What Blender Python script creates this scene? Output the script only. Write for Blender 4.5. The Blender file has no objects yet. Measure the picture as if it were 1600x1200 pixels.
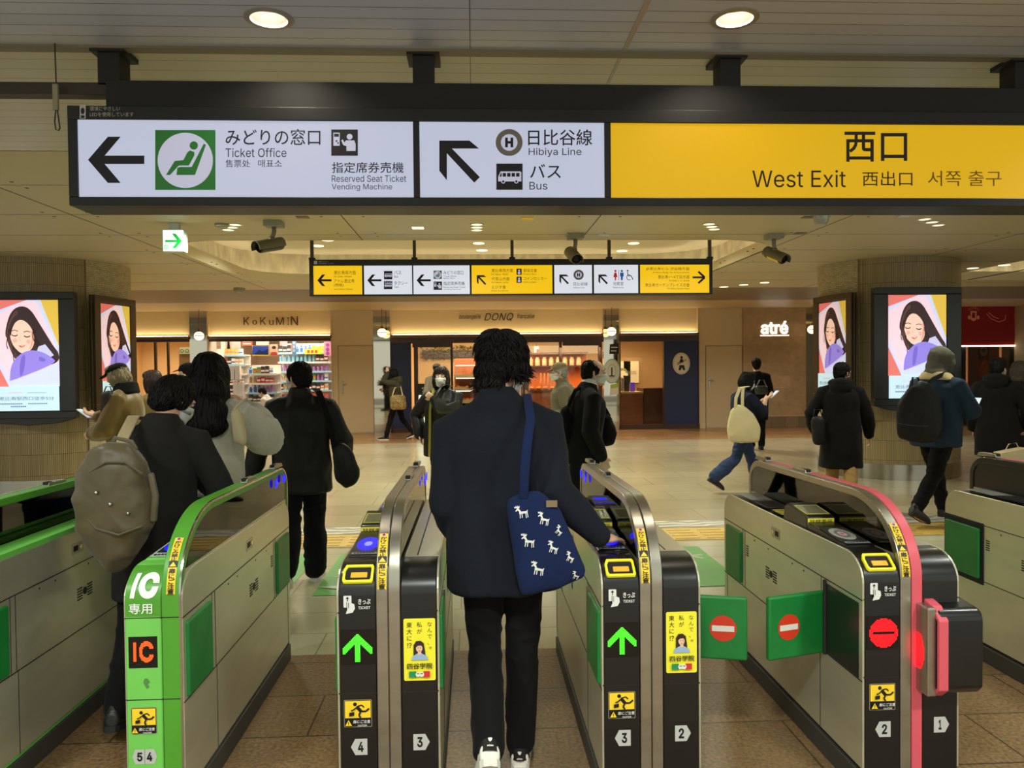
import bpy, bmesh, math, random
import numpy as np
from mathutils import Vector, Matrix, Quaternion

scene = bpy.context.scene
COL = scene.collection
PI = math.pi
rnd = random.Random(7)

# ------------------------------------------------------------------ camera
EYE = Vector((0.0, 0.0, 1.59))
FPX = 1200.0                                     # focal length for a 1600 x 1200 frame
YAW, PITCH, ROLL = math.radians(2.85), math.radians(1.22), math.radians(0.55)
CR = (Matrix.Rotation(-YAW, 3, 'Z') @ Matrix.Rotation(PI / 2 - PITCH, 3, 'X') @ Matrix.Rotation(-ROLL, 3, 'Z'))
cam_data = bpy.data.cameras.new('camera')
cam_data.sensor_fit = 'HORIZONTAL'
cam_data.sensor_width = 36.0
cam_data.lens = 36.0 * FPX / 1600.0
cam_data.clip_start, cam_data.clip_end = 0.05, 200
camera = bpy.data.objects.new('camera', cam_data)
COL.objects.link(camera)
camera.matrix_world = Matrix.Translation(EYE) @ CR.to_4x4()
scene.camera = camera

# ------------------------------------------------------------------ colour, world
scene.view_settings.view_transform = 'Standard'
scene.view_settings.look = 'None'
scene.view_settings.gamma = 1.0
scene.view_settings.use_curve_mapping = False
scene.view_settings.exposure = 0.0
world = bpy.data.worlds.new('world')
scene.world = world
world.use_nodes = True
world.node_tree.nodes['Background'].inputs['Color'].default_value = (0.94, 1.0, 0.90, 1)
world.node_tree.nodes['Background'].inputs['Strength'].default_value = 1.0

# ------------------------------------------------------------------ large lamps
def area_lamp(name, loc, size, power, color=(1, 0.86, 0.66), rot=(0, 0, 0), shape='DISK', spread=150, size_y=None):
    d = bpy.data.lights.new(name, 'AREA')
    d.shape = shape
    d.size = size
    if size_y:
        d.size_y = size_y
    d.energy = power
    d.color = color
    d.spread = math.radians(spread)
    o = bpy.data.objects.new(name, d)
    COL.objects.link(o)
    o.location = loc
    o.rotation_euler = rot
    return o

CEIL = 3.05
WARM = (1.0, 0.84, 0.60)
HALL = (0.96, 1.0, 0.82)
for x in (-5.0, -2.5, 0.0, 2.5, 5.0):            # rows of ceiling downlights over the gates and the concourse
    area_lamp('downlight_lamp', (x, 7.6, CEIL - 0.02), 0.34, 27, HALL)
for x in (-3.0, 3.2):
    area_lamp('downlight_lamp', (x, 3.1, CEIL - 0.03), 0.15, 13, (0.95, 1.0, 0.92), spread=120)
for x in (-2.4, 0.0, 2.4):
    area_lamp('downlight_lamp', (x, 0.4, CEIL - 0.02), 0.4, 78, (0.95, 1.0, 0.92))
for x in (-2.4, 0.0, 2.4):
    area_lamp('downlight_lamp', (x, 11.0, 3.5), 0.5, 72, HALL)
for x in (-8.0, -4.6, -1.5, 1.5, 4.6, 8.0):
    area_lamp('downlight_lamp', (x, 15.3, CEIL - 0.02), 0.4, 62, (1, 0.92, 0.78))

# ------------------------------------------------------------------ pixel to world
def ray(px, py):
    return CR @ Vector(((px - 800) / FPX, -(py - 600) / FPX, -1.0))
def onY(px, py, Y):
    d = ray(px, py); return EYE + d * (Y / d.y)
def onX(px, py, X):
    d = ray(px, py); return EYE + d * (X / d.x)
def onZ(px, py, Z):
    d = ray(px, py); return EYE + d * ((Z - EYE.z) / d.z)
def XZ(px, py, Y):
    p = onY(px, py, Y); return p.x, p.z

# ------------------------------------------------------------------ materials
def lin(c):
    r = []
    for v in c[:3]:
        v = v / 255.0
        r.append(v / 12.92 if v <= 0.04045 else ((v + 0.055) / 1.055) ** 2.4)
    return (r[0], r[1], r[2], 1.0)

MATS = {}
def M(name, rgb=(128, 128, 128), rough=0.5, metal=0.0, var=0.0, vscale=6.0, bump=0.0, bscale=60.0, emis=0.0, ecol=None,
      coat=0.0, spec=0.5, stretch=(1, 1, 1), sheen=0.0, rvar=0.0):
    if name in MATS:
        return MATS[name]
    m = bpy.data.materials.new(name)
    MATS[name] = m
    m.use_nodes = True
    nt = m.node_tree
    b = nt.nodes['Principled BSDF']
    c = lin(rgb)
    b.inputs['Base Color'].default_value = c
    b.inputs['Roughness'].default_value = rough
    b.inputs['Metallic'].default_value = metal
    b.inputs['Specular IOR Level'].default_value = spec
    b.inputs['Coat Weight'].default_value = coat
    b.inputs['Coat Roughness'].default_value = 0.08
    if sheen:
        b.inputs['Sheen Weight'].default_value = sheen
        b.inputs['Sheen Roughness'].default_value = 0.5
    if emis:
        b.inputs['Emission Color'].default_value = lin(ecol) if ecol else c
        b.inputs['Emission Strength'].default_value = emis
    tc = nt.nodes.new('ShaderNodeTexCoord')
    mp = nt.nodes.new('ShaderNodeMapping')
    mp.inputs['Scale'].default_value = stretch
    nt.links.new(tc.outputs['Object'], mp.inputs['Vector'])
    if var or rvar:
        n = nt.nodes.new('ShaderNodeTexNoise')
        n.inputs['Scale'].default_value = vscale
        n.inputs['Detail'].default_value = 5
        nt.links.new(mp.outputs['Vector'], n.inputs['Vector'])
        if var:
            r = nt.nodes.new('ShaderNodeValToRGB')
            r.color_ramp.elements[0].position = 0.3
            r.color_ramp.elements[1].position = 0.7
            r.color_ramp.elements[0].color = tuple(v * (1 - var) for v in c[:3]) + (1,)
            r.color_ramp.elements[1].color = tuple(min(1, v * (1 + var)) for v in c[:3]) + (1,)
            nt.links.new(n.outputs['Fac'], r.inputs['Fac'])
            nt.links.new(r.outputs['Color'], b.inputs['Base Color'])
        if rvar:
            mr = nt.nodes.new('ShaderNodeMapRange')
            mr.inputs['To Min'].default_value = max(0.02, rough - rvar)
            mr.inputs['To Max'].default_value = min(1, rough + rvar)
            nt.links.new(n.outputs['Fac'], mr.inputs['Value'])
            nt.links.new(mr.outputs['Result'], b.inputs['Roughness'])
    if bump:
        n2 = nt.nodes.new('ShaderNodeTexNoise')
        n2.inputs['Scale'].default_value = bscale
        n2.inputs['Detail'].default_value = 4
        nt.links.new(mp.outputs['Vector'], n2.inputs['Vector'])
        bp = nt.nodes.new('ShaderNodeBump')
        bp.inputs['Strength'].default_value = bump
        bp.inputs['Distance'].default_value = 0.01
        nt.links.new(n2.outputs['Fac'], bp.inputs['Height'])
        nt.links.new(bp.outputs['Normal'], b.inputs['Normal'])
    return m

def tile_mat(name, c1, c2, mortar, w, h, gap=0.004, rough=0.35, offset=0.0, speck=0.0, sscale=90, big=0.1, rot=0, bump=0.15, axes=None, shift=(0, 0, 0)):
    m = bpy.data.materials.new(name)
    m.use_nodes = True
    nt = m.node_tree
    b = nt.nodes['Principled BSDF']
    tc = nt.nodes.new('ShaderNodeTexCoord')
    mp = nt.nodes.new('ShaderNodeMapping')
    mp.inputs['Rotation'].default_value = (0, 0, rot)
    mp.inputs['Location'].default_value = shift
    nt.links.new(tc.outputs['UV' if axes == 'uv' else 'Object'], mp.inputs['Vector'])
    src = mp.outputs['Vector']
    if axes in ('xz', 'yz'):
        sp = nt.nodes.new('ShaderNodeSeparateXYZ'); cb = nt.nodes.new('ShaderNodeCombineXYZ')
        nt.links.new(src, sp.inputs[0])
        nt.links.new(sp.outputs['X' if axes == 'xz' else 'Y'], cb.inputs['X'])
        nt.links.new(sp.outputs['Z'], cb.inputs['Y'])
        src = cb.outputs[0]
    br = nt.nodes.new('ShaderNodeTexBrick')
    br.offset = offset
    br.inputs['Scale'].default_value = 1.0
    br.inputs['Brick Width'].default_value = w
    br.inputs['Row Height'].default_value = h
    br.inputs['Mortar Size'].default_value = gap
    br.inputs['Mortar Smooth'].default_value = 0.1
    br.inputs['Bias'].default_value = 0.0
    br.inputs['Color1'].default_value = lin(c1)
    br.inputs['Color2'].default_value = lin(c2)
    br.inputs['Mortar'].default_value = lin(mortar)
    nt.links.new(src, br.inputs['Vector'])
    col = br.outputs['Color']
    n0 = nt.nodes.new('ShaderNodeTexNoise'); n0.inputs['Scale'].default_value = 1.3; n0.inputs['Detail'].default_value = 4
    nt.links.new(tc.outputs['Object'], n0.inputs['Vector'])
    def mulnoise(col, n, lo, hi):
        mr = nt.nodes.new('ShaderNodeMapRange')
        mr.inputs['From Min'].default_value = 0.3; mr.inputs['From Max'].default_value = 0.7
        mr.inputs['To Min'].default_value = lo; mr.inputs['To Max'].default_value = hi
        nt.links.new(n.outputs['Fac'], mr.inputs['Value'])
        mx = nt.nodes.new('ShaderNodeMix'); mx.data_type = 'RGBA'; mx.blend_type = 'MULTIPLY'
        mx.inputs[0].default_value = 1.0
        nt.links.new(col, mx.inputs[6])
        nt.links.new(mr.outputs['Result'], mx.inputs[7])
        return mx.outputs[2]
    col = mulnoise(col, n0, 1 - big, 1 + big)
    if speck:
        n1 = nt.nodes.new('ShaderNodeTexNoise'); n1.inputs['Scale'].default_value = sscale; n1.inputs['Detail'].default_value = 3
        nt.links.new(tc.outputs['Object'], n1.inputs['Vector'])
        col = mulnoise(col, n1, 1 - speck, 1 + speck)
    nt.links.new(col, b.inputs['Base Color'])
    b.inputs['Roughness'].default_value = rough
    bp = nt.nodes.new('ShaderNodeBump'); bp.inputs['Strength'].default_value = bump; bp.inputs['Distance'].default_value = 0.004
    inv = nt.nodes.new('ShaderNodeMath'); inv.operation = 'SUBTRACT'; inv.inputs[0].default_value = 1.0
    nt.links.new(br.outputs['Fac'], inv.inputs[1])
    nt.links.new(inv.outputs[0], bp.inputs['Height'])
    nt.links.new(bp.outputs['Normal'], b.inputs['Normal'])
    return m

def glass_mat(name, tint, refl=0.08, rough=0.02, base=0.25):
    m = bpy.data.materials.new(name)
    m.use_nodes = True
    nt = m.node_tree
    nt.nodes.remove(nt.nodes['Principled BSDF'])
    out = nt.nodes['Material Output']
    tr = nt.nodes.new('ShaderNodeBsdfTransparent'); tr.inputs['Color'].default_value = lin(tint)
    gl = nt.nodes.new('ShaderNodeBsdfGlossy'); gl.inputs['Roughness'].default_value = rough
    gl.inputs['Color'].default_value = (0.9, 0.9, 0.9, 1)
    fr = nt.nodes.new('ShaderNodeLayerWeight'); fr.inputs['Blend'].default_value = base
    ml = nt.nodes.new('ShaderNodeMath'); ml.operation = 'MULTIPLY_ADD'
    ml.inputs[1].default_value = 0.55; ml.inputs[2].default_value = refl
    nt.links.new(fr.outputs['Fresnel'], ml.inputs[0])
    mx = nt.nodes.new('ShaderNodeMixShader')
    nt.links.new(ml.outputs[0], mx.inputs[0])
    nt.links.new(tr.outputs[0], mx.inputs[1])
    nt.links.new(gl.outputs[0], mx.inputs[2])
    nt.links.new(mx.outputs[0], out.inputs['Surface'])
    return m

# ------------------------------------------------------------------ objects
def thing(name, label=None, cat=None, loc=(0, 0, 0), rz=0.0, group=None):
    o = bpy.data.objects.new(name, None)
    o.empty_display_size = 0.1
    COL.objects.link(o)
    o.location = loc
    o.rotation_euler = (0, 0, rz)
    tag(o, label, cat, group)
    return o

def tag(o, label=None, cat=None, group=None, kind=None):
    if label: o['label'] = label
    if cat: o['category'] = cat
    if group: o['group'] = group
    if kind: o['kind'] = kind
    return o

def link(name, me, mats, parent=None, smooth=None, bevel=0.0, segs=2):
    o = bpy.data.objects.new(name, me)
    COL.objects.link(o)
    if mats is not None:
        for m in (mats if isinstance(mats, (list, tuple)) else [mats]):
            me.materials.append(m)
    if parent is not None:
        o.parent = parent
    if bevel:
        b = o.modifiers.new('bevel', 'BEVEL')
        b.width = bevel; b.segments = segs; b.limit_method = 'ANGLE'; b.angle_limit = math.radians(35)
        b.harden_normals = False
    if smooth is not None:
        for p in me.polygons:
            p.use_smooth = True
        try:
            me.set_sharp_from_angle(angle=math.radians(smooth))
        except Exception:
            pass
    return o

def obj(name, bm, mats, parent=None, smooth=None, bevel=0.0, segs=2, loc=None):
    bmesh.ops.recalc_face_normals(bm, faces=bm.faces[:])
    me = bpy.data.meshes.new(name)
    bm.to_mesh(me)
    bm.free()
    o = link(name, me, mats, parent, smooth, bevel, segs)
    if loc: o.location = loc
    return o

def struct(o):
    o['kind'] = 'structure'
    return o

def copy_tree(o, parent=None):
    c = o.copy()
    COL.objects.link(c)
    if parent is not None:
        c.parent = parent
    for ch in list(o.children):
        copy_tree(ch, c)
    return c

def box(bm, x0, y0, z0, x1, y1, z1, mi=0):
    v = [bm.verts.new(p) for p in ((x0, y0, z0), (x1, y0, z0), (x1, y1, z0), (x0, y1, z0), (x0, y0, z1), (x1, y0, z1), (x1, y1, z1), (x0, y1, z1))]
    for f in ((3, 2, 1, 0), (4, 5, 6, 7), (0, 1, 5, 4), (1, 2, 6, 5), (2, 3, 7, 6), (3, 0, 4, 7)):
        bm.faces.new([v[i] for i in f]).material_index = mi
    return v

def prism(bm, pts, axis, a, b, mi=0):
    """extrude a 2-D outline along axis 'x' (pts are y,z), 'y' (x,z) or 'z' (x,y) from a to b"""
    def P(p, t):
        return {'x': (t, p[0], p[1]), 'y': (p[0], t, p[1]), 'z': (p[0], p[1], t)}[axis]
    A = [bm.verts.new(P(p, a)) for p in pts]
    B = [bm.verts.new(P(p, b)) for p in pts]
    n = len(pts)
    bm.faces.new(A).material_index = mi
    bm.faces.new(B[::-1]).material_index = mi
    for i in range(n):
        bm.faces.new((A[i], B[i], B[(i + 1) % n], A[(i + 1) % n])).material_index = mi

def strip(bm, outer, inner, axis, a, b, mi=0):
    """band between two open outlines of equal length, extruded"""
    def P(p, t):
        return {'x': (t, p[0], p[1]), 'y': (p[0], t, p[1]), 'z': (p[0], p[1], t)}[axis]
    q = []
    for p, r in zip(outer, inner):
        q.append([bm.verts.new(P(p, a)), bm.verts.new(P(p, b)), bm.verts.new(P(r, b)), bm.verts.new(P(r, a))])
    for i in range(len(q) - 1):
        for k in range(4):
            f = bm.faces.new((q[i][k], q[i][(k + 1) % 4], q[i + 1][(k + 1) % 4], q[i + 1][k])); f.material_index = mi
    bm.faces.new(q[0]).material_index = mi
    bm.faces.new(q[-1][::-1]).material_index = mi

def lathe(bm, prof, c=(0, 0, 0), seg=24, mi=0, a0=0.0, a1=2 * PI, axis='z', cap=True):
    full = abs(a1 - a0 - 2 * PI) < 1e-6
    n = seg if full else seg + 1
    rings = []
    for r, z in prof:
        ring = []
        for i in range(n):
            t = a0 + (a1 - a0) * i / seg
            p = (r * math.cos(t), r * math.sin(t), z)
            if axis == 'y': p = (p[0], z, p[1])
            if axis == 'x': p = (z, p[0], p[1])
            ring.append(bm.verts.new((c[0] + p[0], c[1] + p[1], c[2] + p[2])))
        rings.append(ring)
    m = seg
    for a, b in zip(rings, rings[1:]):
        for i in range(m):
            f = bm.faces.new((a[i], a[(i + 1) % n], b[(i + 1) % n], b[i])); f.material_index = mi
    if full and cap:
        for r, (rad, _) in ((rings[0], prof[0]), (rings[-1], prof[-1])):
            if rad > 1e-5:
                bm.faces.new(r).material_index = mi

def frame_at(t, ref):
    t = t.normalized()
    s = ref - t * ref.dot(t)
    if s.length < 1e-4:
        s = Vector((0, 1, 0)) - t * t.y
        if s.length < 1e-4: s = Vector((0, 0, 1)) - t * t.z
    s.normalize()
    return s, t.cross(s)

def tube(bm, pts, rad, seg=12, ref=Vector((1, 0, 0)), cap=True, mi=0, power=2.0):
    """closed tube through pts; rad entries are r or (r_side, r_other); rounded ends"""
    pts = [Vector(p) for p in pts]
    R = [(r, r) if not isinstance(r, (tuple, list)) else r for r in rad]
    P, Q = list(pts), list(R)
    if cap:
        t0 = (pts[0] - pts[1]).normalized(); t1 = (pts[-1] - pts[-2]).normalized()
        pre, post, pr, qr = [], [], [], []
        for f, g in ((0.85, 0.5), (0.5, 0.87)):
            pre.append(pts[0] + t0 * min(R[0]) * f * (1 if f > .6 else 1)); pr.append((R[0][0] * g, R[0][1] * g))
        for f, g in ((0.5, 0.87), (0.85, 0.5)):
            post.append(pts[-1] + t1 * min(R[-1]) * f); qr.append((R[-1][0] * g, R[-1][1] * g))
        P = pre + P + post; Q = pr + Q + qr
    rings = []
    for i, p in enumerate(P):
        if i == 0: t = P[1] - P[0]
        elif i == len(P) - 1: t = P[-1] - P[-2]
        else: t = (P[i + 1] - P[i]).normalized() + (P[i] - P[i - 1]).normalized()
        s, u = frame_at(t, ref)
        ring = []
        for k in range(seg):
            a = 2 * PI * k / seg
            ca, sa = math.cos(a), math.sin(a)
            if power != 2.0:
                ca = math.copysign(abs(ca) ** (2 / power), ca); sa = math.copysign(abs(sa) ** (2 / power), sa)
            ring.append(bm.verts.new(p + s * (Q[i][0] * ca) + u * (Q[i][1] * sa)))
        rings.append(ring)
    for a, b in zip(rings, rings[1:]):
        for k in range(seg):
            f = bm.faces.new((a[k], a[(k + 1) % seg], b[(k + 1) % seg], b[k])); f.material_index = mi
    bm.faces.new(rings[0][::-1]).material_index = mi
    bm.faces.new(rings[-1]).material_index = mi

def ell(bm, c, r, rot=None, sub=3, mi=0):
    g = bmesh.ops.create_icosphere(bm, subdivisions=sub, radius=1.0)
    mat = Matrix.Translation(Vector(c)) @ (rot.to_4x4() if rot is not None else Matrix.Identity(4)) @ Matrix.Diagonal((r[0], r[1], r[2], 1))
    bmesh.ops.transform(bm, matrix=mat, verts=g['verts'])
    if mi:
        for v in g['verts']:
            for f in v.link_faces: f.material_index = mi
    return g['verts']

def arc(cx, cy, rx, ry, a0, a1, n=10):
    return [(cx + rx * math.cos(math.radians(a0 + (a1 - a0) * i / n)), cy + ry * math.sin(math.radians(a0 + (a1 - a0) * i / n))) for i in range(n + 1)]

def rrect(x0, y0, x1, y1, r, n=5):
    return arc(x1 - r, y1 - r, r, r, 0, 90, n) + arc(x0 + r, y1 - r, r, r, 90, 180, n) + arc(x0 + r, y0 + r, r, r, 180, 270, n) + arc(x1 - r, y0 + r, r, r, 270, 360, n)

# ------------------------------------------------------------------ flat artwork (signs, stickers, posters)
_TXT = {}
def sans_font():
    try:                                         # the sans face that ships inside Blender; its default face otherwise
        import os
        return bpy.data.fonts.load(os.path.join(bpy.utils.system_resource('DATAFILES', path='fonts'), 'Inter.woff2'))
    except Exception:
        return None
SANS = sans_font()
from mathutils.geometry import delaunay_2d_cdt
def fill_outline(V, E, bold=0.0):
    """triangles inside the glyph outlines, by winding number"""
    if not V: return [], []
    P = np.array([v[:] for v in V])
    if bold:                                     # thicken the strokes: push every outline outwards
        i, j = np.array(E).T
        d = P[j] - P[i]; area = (P[i][:, 0] * P[j][:, 1] - P[j][:, 0] * P[i][:, 1]).sum()
        nn = np.stack([d[:, 1], -d[:, 0]], 1) * (1 if area > 0 else -1)
        nn = nn / np.maximum(1e-9, np.linalg.norm(nn, axis=1))[:, None]
        N = np.zeros_like(P); np.add.at(N, i, nn); np.add.at(N, j, nn)
        L = np.linalg.norm(N, axis=1); N = N / np.maximum(.7, L * L / 2)[:, None]
        P = P + N * bold; V = [Vector(q) for q in P]
    A = np.array([P[e[0]] for e in E]); B = np.array([P[e[1]] for e in E])
    v2, _, f2, _, _, _ = delaunay_2d_cdt(V, E, [], 0, 1e-6)
    Q = np.array([v[:] for v in v2]); out = []
    F = [tuple(f) for f in f2]
    C = np.array([Q[list(f)].mean(0) for f in F])
    up = (A[:, 1] <= C[:, None, 1]) & (B[:, 1] > C[:, None, 1]); dn = (A[:, 1] > C[:, None, 1]) & (B[:, 1] <= C[:, None, 1])
    dy = B[:, 1] - A[:, 1]; dy = np.where(np.abs(dy) < 1e-12, 1e-12, dy)
    X = A[:, 0] + (C[:, None, 1] - A[:, 1]) / dy * (B[:, 0] - A[:, 0])
    w = (up & (X > C[:, None, 0])).sum(1) - (dn & (X > C[:, None, 0])).sum(1)
    return [tuple(q) for q in Q], [f for f, k in zip(F, w) if k != 0]
def text_geo(body, bold=0.0, italic=0.0):
    k = (body, bold, italic)
    if k not in _TXT:
        c = bpy.data.curves.new('txt', 'FONT')
        c.body = body; c.size = 1.0; c.resolution_u = 3; c.shear = italic; c.fill_mode = 'NONE'
        if SANS and all(ord(q) < 0x250 for q in body): c.font = SANS
        o = bpy.data.objects.new('txt', c)
        COL.objects.link(o)
        bpy.context.view_layer.update()
        me = bpy.data.meshes.new_from_object(o.evaluated_get(bpy.context.evaluated_depsgraph_get()))
        vs, fs = fill_outline([v.co.xy.copy() for v in me.vertices], [tuple(e.vertices) for e in me.edges], bold)
        bpy.data.objects.remove(o); bpy.data.curves.remove(c); bpy.data.meshes.remove(me)
        _TXT[k] = (vs, fs)
    return _TXT[k]

class Art:
    """a flat picture on the plane o + x*u + y*v, built in layers; one mesh, several materials"""
    def __init__(s, o, u, v, conv=None, step=0.0005, lift=0.001, map3=None):
        s.o, s.u, s.v = Vector(o), Vector(u), Vector(v)
        s.n = s.u.cross(s.v).normalized()
        s.conv = conv; s.step = step; s.h = lift; s.map3 = map3
        s.V, s.F, s.I, s.mats = [], [], [], []
    def mi(s, m):
        if m not in s.mats: s.mats.append(m)
        return s.mats.index(m)
    def put(s, pts, faces, m):
        b = len(s.V)
        for p in pts:
            if s.map3: s.V.append(s.map3(p[0], p[1], s.h)); continue
            x, y = s.conv(*p) if s.conv else p
            s.V.append(s.o + s.u * x + s.v * y + s.n * s.h)
        i = s.mi(m)
        for f in faces:
            s.F.append(tuple(b + k for k in f)); s.I.append(i)
    def up(s):
        s.h += s.step
    def poly(s, pts, m):
        s.put(pts, [tuple(range(len(pts)))], m); s.up()
    def rect(s, x0, y0, x1, y1, m):
        s.poly([(x0, y0), (x1, y0), (x1, y1), (x0, y1)], m)
    def disc(s, cx, cy, rx, m, ry=None, n=28, rot=0):
        ry = ry or rx
        c, d = math.cos(rot), math.sin(rot)
        s.poly([(cx + rx * math.cos(2 * PI * i / n) * c - ry * math.sin(2 * PI * i / n) * d, cy + rx * math.cos(2 * PI * i / n) * d + ry * math.sin(2 * PI * i / n) * c) for i in range(n)], m)
    def line(s, p, q, w, m):
        dx, dy = q[0] - p[0], q[1] - p[1]
        l = math.hypot(dx, dy) or 1
        nx, ny = -dy / l * w / 2, dx / l * w / 2
        s.poly([(p[0] + nx, p[1] + ny), (p[0] - nx, p[1] - ny), (q[0] - nx, q[1] - ny), (q[0] + nx, q[1] + ny)], m)
    def path(s, pts, w, m):
        for a, b in zip(pts, pts[1:]): s.line(a, b, w, m)
    def text(s, body, x0, y0, x1, y1, m, bold=0.0, italic=0.0):
        """fit the ink of body into the box; (x0,y0) is where its bottom-left goes, (x1,y1) its top-right"""
        vs, fs = text_geo(body, bold, italic)
        if not vs: return
        ax, bx = min(v[0] for v in vs), max(v[0] for v in vs)
        ay, by = min(v[1] for v in vs), max(v[1] for v in vs)
        s.put([(x0 + (v[0] - ax) / max(1e-6, bx - ax) * (x1 - x0), y0 + (v[1] - ay) / max(1e-6, by - ay) * (y1 - y0)) for v in vs], fs, m)
        s.up()
    def vtext(s, body, cx, y_top, size, m, bold=0.0, pitch=1.0, dirn=-1, rise=1, xs=1.0):
        """vertical text, one glyph under the other"""
        y = y_top
        for ch in body:
            if ch != ' ':
                vs, fs = text_geo(ch, bold)
                ax, bx = min(v[0] for v in vs), max(v[0] for v in vs)
                w = 1.0 if ord(ch) > 0x2000 else (bx + ax)
                s.put([(cx + (v[0] - w / 2) * size * xs, y + rise * (-0.88 + v[1]) * size) for v in vs], fs, m)
            y += dirn * size * pitch
        s.up()
    def build(s, name, parent=None):
        me = bpy.data.meshes.new(name)
        me.from_pydata([tuple(v) for v in s.V], [], s.F)
        for p, i in zip(me.polygons, s.I): p.material_index = i
        me.update()
        return link(name, me, s.mats, parent)

# ------------------------------------------------------------------ shared materials
BLACK = M('gate_black', (15, 15, 14), 0.32, var=0.15, vscale=8, coat=0.15)
BLACKM = M('matt_black', (20, 19, 18), 0.55)
INK = M('black_ink', (14, 13, 16), 0.5)
WHITEINK = M('white_ink', (225, 225, 220), 0.5)
STEEL = M('brushed_steel', (172, 166, 152), 0.30, 0.9, var=0.10, vscale=5, stretch=(1, 0.25, 3), rvar=0.08)
STEELD = M('brushed_steel_side', (206, 202, 176), 0.32, 0.62, var=0.14, vscale=3, stretch=(1, 0.5, 2), rvar=0.1)
CHROME = M('bright_steel', (190, 186, 178), 0.16, 1.0)
MIRROR = M('mirror_cladding', (190, 182, 165), 0.03, 1.0)
GREENP = M('gate_green', (112, 196, 84), 0.38, var=0.05)
GREEND = M('gate_green_deep', (78, 152, 42), 0.40, var=0.05)
FLAPG = M('flap_green', (22, 122, 52), 0.42, var=0.10, vscale=9, bump=0.15, bscale=18)
PINK = M('gate_pink', (214, 88, 100), 0.38)
YEL = M('sticker_yellow', (248, 208, 44), 0.5)
YELB = M('ring_yellow', (232, 222, 40), 0.4, emis=0.25)
SEAM = M('seam_dark', (30, 28, 24), 0.6)
SKIRT = M('skirting_grey', (58, 58, 54), 0.5)
RUBBER = M('black_rubber', (14, 14, 14), 0.7)
SMOKED = glass_mat('smoked_acrylic', (132, 126, 112), 0.05)
CLEAR = glass_mat('clear_glass', (236, 236, 230), 0.02, base=0.1)
SIGNW = M('sign_white_lit', (70, 70, 75), 0.35, emis=0.64, ecol=(222, 228, 252))
SIGNY = M('sign_yellow_lit', (120, 80, 6), 0.35, emis=0.66, ecol=(246, 196, 8))
SIGNBLK = M('sign_black', (20, 19, 16), 0.42)
CREAM = M('cream_panel', (206, 186, 146), 0.6, var=0.03)
BROWNW = M('dark_brown_frame', (64, 42, 28), 0.4, var=0.15, vscale=9)
BLUEP = M('navy_panel', (22, 36, 78), 0.45)
LAMPW = M('lamp_glow', (255, 245, 225), 0.5, emis=9.0, ecol=(255, 240, 215))
COVE = M('cove_glow', (255, 236, 200), 0.5, emis=11.0, ecol=(255, 230, 180))
COVEW = M('cove_white_glow', (255, 240, 210), 0.5, emis=5.5, ecol=(255, 246, 216))
BLUELED = M('blue_led', (20, 20, 255), 0.4, emis=2.6, ecol=(22, 16, 255))

# ------------------------------------------------------------------ floor
def slab(name, x0, y0, x1, y1, z, m, th=0.05):
    bm = bmesh.new(); box(bm, x0, y0, z - th, x1, y1, z)
    return struct(obj(name, bm, m))

XL, XR = -13.0, 14.0
F_Y = 19.25                                      # plane of the shop fronts
granite = tile_mat('brown_granite', (134, 106, 72), (122, 96, 64), (76, 60, 42), 0.84, 0.42, 0.005, 0.38, 0.5, speck=0.42, sscale=60, big=0.12, shift=(0.32, 0.02, 0))
pale = tile_mat('pale_grey_tile', (202, 196, 164), (194, 188, 156), (152, 144, 118), 0.80, 0.40, 0.004, 0.22, 0.5, speck=0.06, big=0.06, shift=(0.1, 0.15, 0))
conc = tile_mat('concourse_tile', (176, 164, 132), (166, 154, 122), (140, 128, 100), 1.2, 0.60, 0.004, 0.20, 0.5, speck=0.05, big=0.08)
amber = tile_mat('amber_stone', (168, 128, 80), (150, 112, 68), (122, 92, 58), 0.6, 0.3, 0.003, 0.25, 0.5, speck=0.12, sscale=25, big=0.15)
slab('floor_gates', XL, -3.0, XR, 4.30, 0, granite)
slab('floor_threshold', XL, 4.30, XR, 6.85, 0, pale)
slab('floor_concourse', XL, 6.85, XR, 16.4, 0, conc)
slab('floor_shops', XL, 16.4, XR, F_Y, 0, amber)
slab('floor_shop_interior', XL, F_Y, XR, 24.5, 0, tile_mat('shop_floor', (168, 138, 100), (160, 130, 94), (120, 98, 70), 0.6, 0.6, 0.003, 0.3))

mat_green = M('floor_green', (110, 178, 92), 0.4, var=0.06, vscale=3)
mat_floorwhite = M('floor_white', (222, 218, 200), 0.4)
a = Art((0, 0, 0.002), (1, 0, 0), (0, 1, 0))
for (x0, x1) in ((-3.3, -1.35), (-1.15, -0.50), (-0.30, 0.62), (0.75, 1.95)):
    a.rect(x0, 5.42, x1, 6.62, mat_green)
def star(cx, cy, r, m):
    for k in range(3):
        t = PI * k / 3 + 0.3
        a.line((cx - r * math.cos(t), cy - r * math.sin(t)), (cx + r * math.cos(t), cy + r * math.sin(t)), r * 0.22, m)
star(1.78, 6.30, 0.13, mat_floorwhite)
for cx in (-2.7, -0.85, 0.16):
    a.poly([(cx - 0.25, 5.9), (cx + 0.32, 6.02), (cx + 0.22, 5.78)], mat_floorwhite)
    a.poly([(cx - 0.30, 5.62), (cx + 0.10, 5.70), (cx - 0.05, 5.52)], mat_floorwhite)
for cx in (-0.24, -0.02, 0.22, 0.44):
    a.poly([(cx - 0.11, 5.56), (cx - 0.03, 5.74), (cx + 0.02, 5.64), (cx + 0.07, 5.70), (cx + 0.12, 5.56)], mat_floorwhite)
tag(a.build('floor_marking'), 'green painted floor graphic with white shapes beyond the ticket gates', 'floor marking')

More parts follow.
